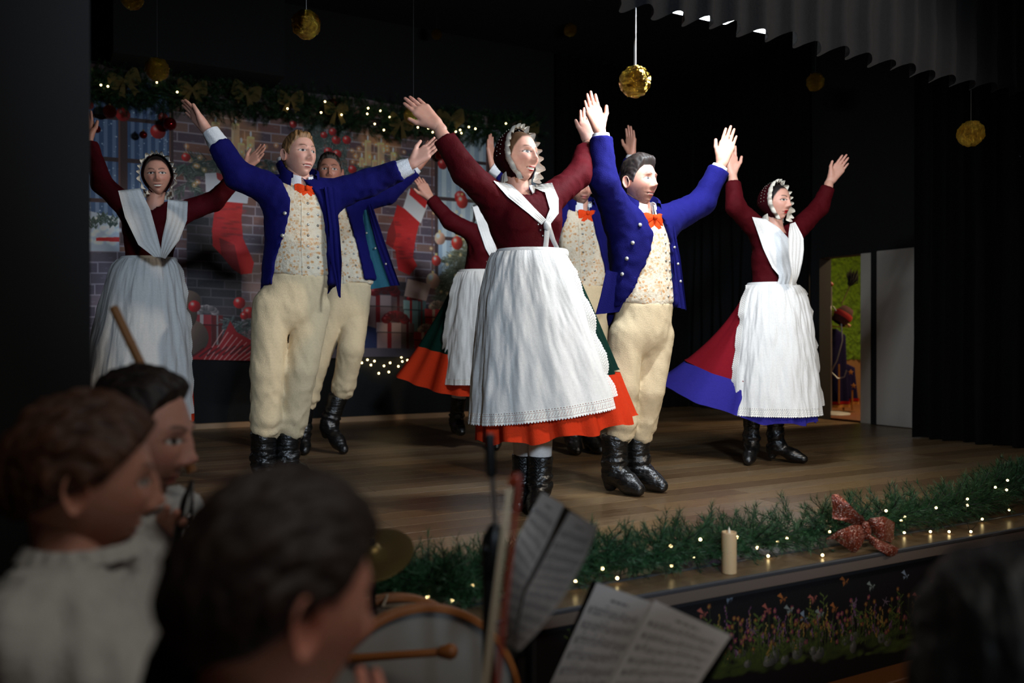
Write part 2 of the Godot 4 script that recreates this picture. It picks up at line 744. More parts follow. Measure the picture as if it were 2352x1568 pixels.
	for q in 60:
		var g0: Array = [[425, 640], [805, 960]][q % 2]
		var p := bd(c.r.randf_range(g0[0], g0[1]), c.r.randf_range(330, 425))
		c.disc(p.x, p.y, 9, 9, Color(0.95, 0.7, 0.4), 0.0, 0.4)
		c.disc(p.x, p.y, 2.5, 2.5, Color(1, 0.92, 0.75))
	# hanging sprigs with berries over the mantel
	for q in 44:
		var p := bd(c.r.randf_range(700, 800), c.r.randf_range(262, 372))
		c.pine(p, p + Vector2(c.r.randf_range(-30, 30), c.r.randf_range(10, 50)), 22, Color(0.2, 0.25, 0.23), 30)
	for b in [[675, 285, 7], [773, 322, 9], [797, 322, 9], [755, 348, 9], [775, 354, 9], [428, 362, 8], [810, 390, 9], [885, 443, 8], [765, 303, 8], [745, 310, 7], [540, 392, 6]]:
		var p := bd(b[0], b[1])
		c.disc(p.x, p.y, b[2] * 1.4, b[2] * 1.35, Color(0.55, 0.1, 0.1), 0.6)
	# stockings
	for s in [[470, 398, 0], [880, 430, 1]]:
		var red := Color(0.5, 0.07, 0.07)
		var k: float = 1.0
		var ox: float = s[0]
		if s[2] == 0:
			c.poly(bds([492, 440, 562, 440, 556, 500, 560, 545, 585, 600, 580, 625, 555, 628, 535, 615, 510, 585, 490, 565, 488, 530, 494, 480]), red)
			c.poly(bds([510, 585, 535, 615, 555, 628, 540, 560, 505, 545]), red.darkened(0.3))
			c.poly(bds([472, 398, 500, 396, 575, 432, 570, 466, 520, 462, 474, 440]), Color(0.56, 0.57, 0.6))
			c.poly(bds([498, 396, 520, 402, 522, 425, 500, 410]), Color(0.42, 0.12, 0.12))
		else:
			c.poly(bds([914, 470, 968, 500, 958, 540, 950, 590, 960, 610, 942, 632, 916, 620, 910, 575, 888, 560, 893, 530, 905, 505]), red)
			c.poly(bds([905, 505, 893, 530, 888, 560, 905, 570, 912, 540]), red.darkened(0.25))
			c.poly(bds([942, 432, 984, 470, 968, 512, 928, 476]), Color(0.6, 0.6, 0.6))
			c.poly(bds([946, 430, 984, 462, 978, 478, 942, 446]), Color(0.56, 0.1, 0.1))
		for q in 30:
			var lo: Array = [[495, 555, 470, 560], [905, 950, 500, 600]][s[2]]
			var p := bd(c.r.randf_range(lo[0], lo[1]), c.r.randf_range(lo[2], lo[3]))
			c.disc(p.x, p.y, c.r.randf_range(8, 22), 4, red.darkened(0.35) if q % 2 else red.lightened(0.08), 0.0, 0.5)
	# printed baubles before the left window, and the window on the right
	for b in [[284, 263, 13, 0], [364, 303, 14, 0], [376, 270, 9, 0], [205, 240, 9, 0], [1018, 376, 12, 0], [1058, 452, 15, 0], [1130, 350, 9, 0]]:
		var p := bd(b[0], b[1])
		c.line(p, Vector2(p.x, 0), 1.2, Color(0.3, 0.25, 0.25))
		c.disc(p.x, p.y, b[2] * 1.3, b[2] * 1.35, Color(0.5, 0.1, 0.1), 0.5)
	# fir tree on the right
	for q in 240:
		var t := sqrt(c.r.randf())
		var py := lerpf(440, 770, t)
		var half := lerpf(10, 150, t)
		var px := 1125 + c.r.randf_range(-1, 1) * half
		var p := bd(px, py)
		var dir := Vector2(signf(px - 1125 + c.r.randf_range(-30, 30)) * c.r.randf_range(30, 62), c.r.randf_range(8, 40))
		c.pine(p, p + dir, 26, Color(0.23, 0.26, 0.21).lerp(Color(0.42, 0.42, 0.32), c.r.randf() * 0.6), 40)
	for q in 70:
		var p := bd(c.r.randf_range(990, 1230), c.r.randf_range(480, 760))
		c.disc(p.x, p.y, 7, 7, Color(0.95, 0.8, 0.5), 0.0, 0.5)
		c.disc(p.x, p.y, 1.8, 1.8, Color(1, 0.95, 0.8))
	for b in [[1011, 546, 12, 1], [1050, 556, 13, 0], [1003, 597, 10, 0], [995, 643, 15, 1], [1062, 462, 13, 0], [1075, 640, 12, 0], [1105, 580, 12, 1], [1150, 690, 14, 0], [1190, 610, 13, 1]]:
		var p := bd(b[0], b[1])
		c.disc(p.x, p.y, b[2] * 1.45, b[2] * 1.6, Color(0.66, 0.5, 0.42) if b[3] else Color(0.56, 0.17, 0.14), 0.7)
		c.rect(p.x - 4, p.y - b[2] * 1.6 - 6, 8, 7, Color(0.6, 0.52, 0.35))
	# gifts, bear, blanket
	var gift := func(x0: float, y0: float, x1: float, y1: float, side: Color, rib: Color) -> void:
		var a := bd(x0, y0)
		var b := bd(x1, y1)
		var mid := lerpf(a.x, b.x, 0.66)
		var top := lerpf(a.y, b.y, 0.22)
		c.rect(a.x, top, mid - a.x, b.y - top, side)
		c.rect(mid, top, b.x - mid, b.y - top, side.darkened(0.35))
		c.rect(a.x - 2, a.y, mid - a.x + 2, top - a.y + 8, side.lightened(0.12))
		c.rect(mid, a.y, b.x - mid + 2, top - a.y + 8, side.darkened(0.2))
		c.rect(lerpf(a.x, mid, 0.42), a.y, (mid - a.x) * 0.17, b.y - a.y, rib)
		c.rect(lerpf(mid, b.x, 0.42), a.y, (b.x - mid) * 0.2, b.y - a.y, rib.darkened(0.3))
		c.rect(a.x, top + 6, b.x - a.x, 3, side.darkened(0.5))
		var m := Vector2(lerpf(a.x, b.x, 0.5), a.y - 4)
		for q in 7:
			var d := Vector2.from_angle(-PI * (q + 0.5) / 7.0) * (b.x - a.x) * 0.26
			c.disc(m.x + d.x, m.y + d.y * 0.7, (b.x - a.x) * 0.13, (b.x - a.x) * 0.1, rib.darkened(0.12 * (q % 3)), 0.3)
			c.line(m, m + d, 3, rib.darkened(0.4))
	gift.call(838, 678, 932, 770, Color(0.38, 0.3, 0.29), Color(0.34, 0.05, 0.07))
	c.poly(bds([830, 745, 880, 760, 880, 824, 830, 815]), Color(0.12, 0.13, 0.22))
	gift.call(930, 690, 978, 762, Color(0.36, 0.44, 0.42), Color(0.5, 0.08, 0.09))
	gift.call(978, 708, 1035, 770, Color(0.5, 0.1, 0.1), Color(0.6, 0.5, 0.42))
	gift.call(1030, 700, 1090, 790, Color(0.52, 0.42, 0.36), Color(0.45, 0.1, 0.1))
	gift.call(953, 762, 1010, 818, Color(0.42, 0.07, 0.07), Color(0.62, 0.54, 0.48))
	gift.call(868, 742, 952, 820, Color(0.44, 0.35, 0.33), Color(0.38, 0.05, 0.07))
	c.poly(bds([938, 640, 992, 652, 980, 690, 930, 680]), Color(0.56, 0.47, 0.42))
	gift.call(440, 722, 512, 800, Color(0.36, 0.05, 0.06), Color(0.5, 0.46, 0.45))
	for b in [[432, 690, 26, 24], [440, 775, 34, 42], [418, 720, 30, 44]]:
		var p := bd(b[0], b[1])
		c.disc(p.x, p.y, b[2] * 1.3, b[3] * 1.1, Color(0.36, 0.29, 0.25), 0.15)
	for q in 20:
		var p := bd(c.r.randf_range(530, 600), c.r.randf_range(700, 770))
		c.pine(p, p + Vector2(c.r.randf_range(-20, 20), c.r.randf_range(-10, 25)), 20, Color(0.2, 0.22, 0.21), 24)
	for b in [[447, 704, 12], [551, 693, 12], [573, 715, 12], [562, 722, 8]]:
		var p := bd(b[0], b[1])
		c.disc(p.x, p.y, b[2] * 1.3, b[2] * 1.3, Color(0.55, 0.08, 0.08), 0.6)
	c.poly(bds([436, 826, 470, 800, 505, 790, 530, 735, 545, 760, 600, 790, 660, 800, 780, 815, 780, 826]), Color(0.42, 0.07, 0.08))
	for q in 9:
		var t := q / 8.0
		var a := bd(lerpf(470, 560, t), 826)
		var b := bd(lerpf(515, 600, t), lerpf(755, 800, t))
		c.line(a, b, 2.2, Color(0.56, 0.42, 0.4))
		c.line(bd(440 + q * 18, 822 - q * 2), bd(470 + q * 18, 800 - q * 2), 5, Color(0.24, 0.05, 0.06))
	c.rect(bd(760, 800).x, c.h - 26, c.w, 26, Color(0.26, 0.23, 0.24))
	c.im.adjust_bcs(1.65, 1.05, 1.05)
	return c.im

# mural on the stage front: black ground with a flower meadow, painted by place along the front
const MX0 := 1.2
const MW := 5.5
const MY0 := -0.435
const MHT := 0.39

func mu(px: float, py: float) -> Vector2:
	var p := on_plane(px, py, LIP + 0.03)
	return Vector2((p.x - MX0) * 370.0, (MY0 + MHT - p.y) * 370.0)

func paint_mural() -> Image:
	var c := Cv.new(int(MW * 370), int(MHT * 370), Color(0.035, 0.03, 0.04))
	for q in 420: # grass and earth
		var px := c.r.randf_range(1300, 2340)
		var base := lerpf(1592, 1430, (px - 1300) / 1040.0)
		var p := mu(px, base + c.r.randf_range(-30, 20))
		c.disc(p.x, p.y, c.r.randf_range(5, 18), c.r.randf_range(3, 7), Color(0.2, 0.26, 0.1).lerp(Color(0.34, 0.4, 0.15), c.r.randf()), 0.0, 0.8)
	for q in 44: # stones
		var px := c.r.randf_range(1300, 2340)
		var base := lerpf(1580, 1418, (px - 1300) / 1040.0)
		var p := mu(px, base + c.r.randf_range(-22, 18))
		c.disc(p.x, p.y, c.r.randf_range(5, 11), c.r.randf_range(5, 9), Color(0.42, 0.41, 0.38), 0.25)
	for q in 640: # stems and flowers
		var px := c.r.randf_range(1300, 2345)
		var base := lerpf(1578, 1402, (px - 1300) / 1040.0) + c.r.randf_range(-12, 22)
		var p := mu(px, base)
		var hgt := c.r.randf_range(12, 52) * (1.2 if c.r.randf() < 0.3 else 0.8)
		var top := p + Vector2(c.r.randf_range(-6, 6), -hgt)
		c.line(p, top, 1.2, Color(0.16, 0.22, 0.09).lerp(Color(0.3, 0.34, 0.13), c.r.randf()))
		var kind := c.r.randi() % 5
		var fc: Color = [Color(0.5, 0.19, 0.3), Color(0.45, 0.25, 0.14), Color(0.55, 0.4, 0.13), Color(0.4, 0.22, 0.36), Color(0.3, 0.36, 0.14)][kind]
		if kind < 2:
			for k in 5:
				var d := Vector2.from_angle(TAU * k / 5.0 + q) * 2.0
				c.disc(top.x + d.x, top.y + d.y, 1.6, 1.6, fc)
			c.disc(top.x, top.y, 1.5, 1.5, Color(0.6, 0.5, 0.2))
		elif kind < 4:
			for k in 7: c.disc(top.x + c.r.randf_range(-2, 2), top.y + k * hgt * 0.07, 1.5, 1.8, fc.lightened(c.r.randf() * 0.2))
		else:
			for k in 4: c.line(top + Vector2(0, k * 5), top + Vector2([-7, 7][k % 2], k * 5 - 5), 2, fc)
	var fly := [[1681, 1375, 0, 0.1], [1620, 1412, 1, 0.2], [1767, 1402, 1, 0.3], [1803, 1377, 3, 0.2], [1819, 1402, 2, 0.0], [1851, 1421, 0, 0.6], [1874, 1375, 1, -0.2], [1889, 1412, 2, 0.1], [1922, 1399, 3, 0.3], [1946, 1336, 3, 0.0], [1962, 1389, 4, 0.2], [2007, 1348, 2, 0.1], [2036, 1382, 4, 0.9], [2085, 1324, 0, 0.3], [2111, 1372, 1, 0.1], [2149, 1345, 1, 0.4], [2190, 1302, 1, -0.1], [2213, 1322, 4, 1.0], [2242, 1340, 2, 0.2], [2239, 1282, 4, 0.3], [2264, 1347, 2, 0.5], [2273, 1258, 3, 0.2], [2309, 1301, 0, 0.3], [2285, 1322, 1, 0.5], [2330, 1250, 0, 0.2], [1732, 1450, 4, 0.8], [1600, 1440, 0, 0.3]]
	for b in fly:
		var p := mu(b[0], b[1])
		var fc: Color = [Color(0.5, 0.55, 0.6), Color(0.62, 0.33, 0.28), Color(0.5, 0.53, 0.5), Color(0.62, 0.36, 0.16), Color(0.45, 0.36, 0.4)][b[2]]
		var an: float = b[3]
		if b[2] == 4: # dragonfly
			c.line(p, p + Vector2.from_angle(-0.8 + an) * 10, 1.6, fc)
			for k in [-1, 1]:
				c.line(p, p + Vector2.from_angle(an + k * 0.7 + 0.6) * 7.0, 1.8, fc.darkened(0.1))
				c.line(p, p + Vector2.from_angle(an + k * 0.7 + 3.6) * 7.0, 1.8, fc.darkened(0.1))
		else:
			for k in [-1.0, 1.0]:
				var d := Vector2.from_angle(-PI / 2 + an + k * 0.75)
				var e := Vector2.from_angle(PI / 2 + an - k * 0.7)
				var sq: float = 0.45 if k > 0 else 1.0
				c.poly(PackedVector2Array([p, p + d * 11 * sq, p + (d + e * 0.3).normalized() * 9 * sq + Vector2(k * 5 * sq, 0)]), fc)
				c.poly(PackedVector2Array([p, p + Vector2(k * 7 * sq, -1), p + e * 8 * sq]), fc.darkened(0.15))
			c.line(p + Vector2(0, -4), p + Vector2(0, 5), 1.5, fc.darkened(0.5))
	return c.im

func paint_vest() -> Image: # ivory cloth with an orange flower print, seamless
	var n := 512
	var c := Cv.new(n, n, Color(0.8, 0.755, 0.67))
	for q in 900:
		c.disc(c.r.randf() * n, c.r.randf() * n, c.r.randf_range(2, 9), c.r.randf_range(2, 6), Color(0.74, 0.68, 0.58) if q % 2 else Color(0.86, 0.83, 0.77), 0.0, 0.7)
	for q in 95:
		var x := c.r.randf() * n
		var y := c.r.randf() * n
		var s := c.r.randf_range(7, 17)
		var col := Color(0.74, 0.43, 0.17).lerp(Color(0.66, 0.5, 0.3), c.r.randf())
		for ox in [-n, 0, n]:
			for oy in [-n, 0, n]:
				if x + ox < -30 or y + oy < -30 or x + ox > n + 30 or y + oy > n + 30: continue
				for k in 6:
					var d := Vector2.from_angle(TAU * k / 6.0 + q) * s * 0.72
					c.disc(x + ox + d.x, y + oy + d.y, s * 0.4, s * 0.4, col)
					c.disc(x + ox + d.x, y + oy + d.y, s * 0.23, s * 0.23, Color(0.84, 0.68, 0.45))
				c.disc(x + ox, y + oy, s * 0.3, s * 0.3, col.darkened(0.2))
	for q in 160:
		var p := Vector2(c.r.randf() * n, c.r.randf() * n)
		var a := c.r.randf() * TAU
		for k in 7:
			var p2 := p + Vector2.from_angle(a) * 5
			c.line(p, p2, 2.0, Color(0.72, 0.52, 0.3))
			p = p2
			a += 0.45
	return c.im

func paint_lace() -> Image: # bobbin lace: holes are clear
	var n := 128
	var im := Image.create(n, n, false, Image.FORMAT_RGBA8)
	for y in n:
		for x in n:
			var u := float(x) / n
			var v := float(y) / n
			var hole := false
			if v < 0.16: # a row of round holes
				hole = Vector2(fposmod(u * 8.0, 1.0) - 0.5, (v - 0.08) * 8.0).length() < 0.3
			elif v < 0.8:
				var a := sin(u * TAU * 4.0) * 0.16 + 0.48
				hole = absf(v - a) > 0.05 and absf(v - (0.96 - a)) > 0.05 and fposmod(u * 16.0 + floor(v * 10.0) * 0.5, 1.0) < 0.48 and fposmod(v * 10.0, 1.0) < 0.55
			else:
				hole = v > 0.86 + 0.13 * absf(sin(u * TAU * 4.0))
			im.set_pixel(x, y, Color(1, 1, 1, 0.0 if hole else 1.0))
	return im

func paint_wood(w: int, h: int, a: Color, b: Color, dark: Color, seed_: int) -> Image:
	var n := FastNoiseLite.new()
	n.seed = seed_
	n.frequency = 1.0
	n.fractal_octaves = 4
	var data := PackedByteArray()
	data.resize(w * h * 3)
	var i := 0
	for y in h:
		for x in w:
			var u := TAU * x / w
			var v := TAU * y / h
			# closed loops in noise space keep the picture seamless
			var t := n.get_noise_3d(cos(u) * 0.55 + 7.0 * cos(v), sin(u) * 0.55 + 7.0 * sin(v), 3.0) * 0.5 + 0.5
			var s := n.get_noise_3d(cos(u) * 1.6 + 22.0 * cos(v), sin(u) * 1.6 + 22.0 * sin(v), 9.0)
			var c := a.lerp(b, clampf(t * 1.3 - 0.15, 0, 1)).lerp(dark, clampf(s * 2.2 - 0.5, 0.0, 0.75))
			data[i] = int(c.r * 255); data[i + 1] = int(c.g * 255); data[i + 2] = int(c.b * 255)
			i += 3
	return Image.create_from_data(w, h, false, Image.FORMAT_RGB8, data)

func paint_score(seed_: int) -> Image: # a page of printed music
	var c := Cv.new(420, 594, Color(0.72, 0.7, 0.69))
	c.r.seed = seed_
	var ink := Color(0.1, 0.1, 0.11)
	for q in 16: c.rect(150 + q * 8, 34, 6, 8, ink) if q % 5 != 4 else c.rect(0, 0, 1, 1, Color(0.72, 0.7, 0.69))
	for s in 11:
		var y := 70.0 + s * 46.0
		for l in 5: c.rect(28, y + l * 5, 364, 1.2, Color(0.25, 0.25, 0.26))
		c.rect(28, y, 2, 21, ink)
		c.disc(40, y + 10, 4, 10, ink)
		var x := 62.0
		while x < 380.0:
			var ny := y + c.r.randi_range(0, 8) * 2.5
			c.disc(x, ny, 4, 3, ink)
			c.rect(x + 3, ny - 16, 1.6, 16, ink)
			if c.r.randf() < 0.6:
				c.disc(x + 13, ny + 3, 4, 3, ink)
				c.rect(x + 16, ny - 14, 1.6, 16, ink)
				c.line(Vector2(x + 3, ny - 15), Vector2(x + 17, ny - 13), 3.0, ink)
				x += 12
			x += c.r.randf_range(14, 24)
			if c.r.randf() < 0.16: c.rect(x - 7, y, 1.2, 21, ink)
	return c.im

func make_materials() -> void:
	M.cloth_tone = noise_tex(0.02, 21, [[0.0, 0.5, 1.0], [Color(0.93, 0.93, 0.93), Color(0.97, 0.97, 0.97), Color(1, 1, 1)]], 256)
	M.cloth_bump = noise_tex(0.05, 22, [], 256, false, 4.0, 5)
	var smooth := noise_tex(0.012, 23, [], 256, false, 4.0, 4)
	M.smooth_bump = smooth
	M.black = mat(Color(0.08, 0.08, 0.085), 0.85)
	M.wall_black = mat(Color(0.095, 0.095, 0.1), 0.9, 0.0, {"uv1_triplanar": true, "uv1_world_triplanar": true, "uv1_scale": Vector3.ONE * 0.7, "albedo_texture": M.cloth_tone})
	M.ceiling_black = mat(Color(0.08, 0.08, 0.085), 0.9)
	M.drape = cloth(Color(0.075, 0.075, 0.08), 0.9, 3.0, 0.3, {"rim_enabled": true, "rim": 0.08})
	M.valance = cloth(Color(0.115, 0.115, 0.12), 0.85, 4.0, 0.3, {"rim_enabled": true, "rim": 0.15})
	M.hall_wall = mat(Color(0.22, 0.2, 0.18), 0.9)
	M.hall_floor = mat(Color(0.42, 0.24, 0.13), 0.5, 0.0, {"uv1_triplanar": true, "uv1_world_triplanar": true, "uv1_scale": Vector3(0.7, 1, 4), "albedo_texture": M.cloth_tone})
	M.planks = []
	for k in 4:
		var im := paint_wood(512, 128, Color(0.52, 0.435, 0.33), Color(0.43, 0.35, 0.255), Color(0.27, 0.2, 0.14), 40 + k)
		var t: Color = [Color(1, 1, 1), Color(0.9, 0.88, 0.86), Color(1.0, 0.97, 0.92), Color(0.84, 0.81, 0.78)][k]
		M.planks.append(mat(t, 0.34, 0.0, {"albedo_texture": tex(im), "roughness_texture": M.cloth_tone, "metallic_specular": 0.45}))
	M.plinth = []
	for k in 2: M.plinth.append(mat([Color(1, 0.72, 0.5), Color(0.9, 0.62, 0.42)][k], 0.4, 0.0, {"albedo_texture": M.planks[k].albedo_texture}))
	M.metal_edge = mat(Color(0.36, 0.36, 0.37), 0.45, 0.6)
	M.lip_face = mat(Color(0.4, 0.34, 0.3), 0.6)
	M.trim_wood = mat(Color(0.75, 0.58, 0.42), 0.5)
	M.gold = mat(Color(0.8, 0.66, 0.27), 0.11, 1.0, {"heightmap_enabled": true, "heightmap_texture": noise_tex(0.035, 31, [], 256, false, 4, 3), "heightmap_scale": 0.5, "uv1_triplanar": true, "uv1_scale": Vector3.ONE * 9.0})
	M.string = mat(Color(0.2, 0.2, 0.2), 0.7)
	M.gold_ribbon = mat(Color(0.66, 0.58, 0.36), 0.45, 0.3, {"heightmap_enabled": true, "heightmap_texture": M.cloth_bump, "heightmap_scale": 0.8, "uv1_triplanar": true, "uv1_scale": Vector3.ONE * 14.0})
	M.red_shiny = mat(Color(0.5, 0.03, 0.03), 0.12, 0.7)
	M.red_glitter = mat(Color(0.5, 0.12, 0.07), 0.4, 0.6, {"heightmap_enabled": true, "heightmap_texture": noise_tex(0.2, 33, [], 256, false, 4, 2), "heightmap_scale": 1.2, "uv1_triplanar": true, "uv1_scale": Vector3.ONE * 12.0})
	M.needle = mat(Color(1, 1, 1), 0.55, 0.0, {"vertex_color_use_as_albedo": true})
	M.bulb = mat(Color(1, 0.93, 0.75), 0.3, 0.0, {"emission_enabled": true, "emission": Color(1.0, 0.88, 0.62), "emission_energy_multiplier": 9.0})
	M.wire = mat(Color(0.05, 0.09, 0.05), 0.6)
	M.candle = mat(Color(0.82, 0.69, 0.52), 0.45, 0.0, {"subsurf_scatter_enabled": true, "subsurf_scatter_strength": 0.3})
	M.wick = mat(Color(0.95, 0.9, 0.8), 0.4, 0.0, {})
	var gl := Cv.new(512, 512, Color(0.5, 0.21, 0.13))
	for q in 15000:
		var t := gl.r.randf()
		gl.rect(gl.r.randf() * 510, gl.r.randf() * 510, 3, 3, Color(0.24, 0.08, 0.05).lerp(Color(0.72, 0.36, 0.22), t * t) if q % 6 else Color(1, 0.93, 0.86))  # near-white flecks paint the sparkle into the copper colour
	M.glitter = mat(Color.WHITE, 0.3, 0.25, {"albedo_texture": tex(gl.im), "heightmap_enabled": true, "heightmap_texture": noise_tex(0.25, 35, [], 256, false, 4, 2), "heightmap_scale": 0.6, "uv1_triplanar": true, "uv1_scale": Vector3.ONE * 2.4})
	# clothes
	M.jacket = cloth(Color(0.07, 0.065, 0.32), 0.85, 9.0, 0.35, {"rim_enabled": true, "rim": 0.25, "rim_tint": 0.8})
	M.lining = cloth(Color(0.16, 0.36, 0.43), 0.6, 5.0, 0.3)
	M.vest = mat(Color(1, 1, 1), 0.75, 0.0, {"albedo_texture": tex(paint_vest()), "uv1_triplanar": true, "uv1_scale": Vector3.ONE * 4.2, "heightmap_enabled": true, "heightmap_texture": M.cloth_bump, "heightmap_scale": 0.25})
	M.trousers = cloth(Color(0.84, 0.76, 0.62), 0.9, 8.0, 0.35)
	M.shirt = cloth(Color(0.85, 0.85, 0.86), 0.85, 7.0, 0.4)
	M.orange = cloth(Color(0.84, 0.25, 0.08), 0.7, 8.0, 0.4)
	M.boot = mat(Color(0.028, 0.027, 0.028), 0.38, 0.0, {"heightmap_enabled": true, "heightmap_texture": smooth, "heightmap_scale": 0.6, "uv1_triplanar": true, "uv1_scale": Vector3(5, 9, 5), "metallic_specular": 0.6})
	M.velvet = cloth(Color(0.27, 0.03, 0.06), 0.75, 5.0, 0.3, {"rim_enabled": true, "rim": 0.5, "rim_tint": 1.0})
	M.bonnet = cloth(Color(0.18, 0.022, 0.045), 0.7, 8.0, 0.3, {"rim_enabled": true, "rim": 0.4, "rim_tint": 1.0})
	M.white_cloth = cloth(Color(0.9, 0.895, 0.885), 0.9, 10.0, 0.3, {"backlight_enabled": true, "backlight": Color(0.12, 0.12, 0.12)})
	M.ruffle = cloth(Color(0.9, 0.87, 0.81), 0.9, 12.0, 0.4)
	M.lace = mat(Color(0.92, 0.91, 0.89), 0.9, 0.0, {"albedo_texture": tex(paint_lace()), "transparency": BaseMaterial3D.TRANSPARENCY_ALPHA_SCISSOR, "alpha_scissor_threshold": 0.5})
	M.green_wool = cloth(Color(0.035, 0.16, 0.125), 0.85, 6.0, 0.3)
	M.orange_wool = cloth(Color(0.8, 0.22, 0.1), 0.85, 6.0, 0.3)
	M.red_wool = cloth(Color(0.5, 0.08, 0.13), 0.85, 6.0, 0.3)
	M.blue_wool = cloth(Color(0.2, 0.18, 0.55), 0.85, 6.0, 0.3)
	M.stocking = cloth(Color(0.88, 0.86, 0.84), 0.85, 9.0, 0.2)
	M.button = mat(Color(0.78, 0.77, 0.74), 0.3, 0.6)
	M.stud = mat(Color(0.6, 0.57, 0.52), 0.3, 0.6)
	M.bead = mat(Color(0.9, 0.88, 0.82), 0.15, 0.7)
	M.skin = mat(Color(1, 1, 1), 0.55, 0.0, {"vertex_color_use_as_albedo": true, "subsurf_scatter_enabled": true, "subsurf_scatter_strength": 0.12})
	M.hair = mat(Color(1, 1, 1), 0.62, 0.0, {"vertex_color_use_as_albedo": true})
	M.blouse = cloth(Color(0.75, 0.745, 0.73), 0.9, 4.0, 0.5)
	M.dark_cloth = cloth(Color(0.03, 0.028, 0.03), 0.9, 5.0, 0.3)
	M.stand_black = mat(Color(0.035, 0.035, 0.037), 0.4, 0.3)
	M.chrome = mat(Color(0.7, 0.7, 0.71), 0.2, 1.0)
	M.ebony = mat(Color(0.02, 0.02, 0.022), 0.3)
	M.bow_wood = mat(Color(0.5, 0.17, 0.07), 0.35)
	M.bow_hair = mat(Color(0.66, 0.6, 0.5), 0.6)
	M.drum_wood = mat(Color(0.6, 0.36, 0.17), 0.45)
	M.drum_shell = mat(Color(0.13, 0.045, 0.035), 0.45)
	M.drum_skin = mat(Color(0.6, 0.59, 0.57), 0.7)
	M.cymbal = mat(Color(0.55, 0.46, 0.28), 0.4, 0.9)
	M.reed = mat(Color(0.52, 0.34, 0.16), 0.6)

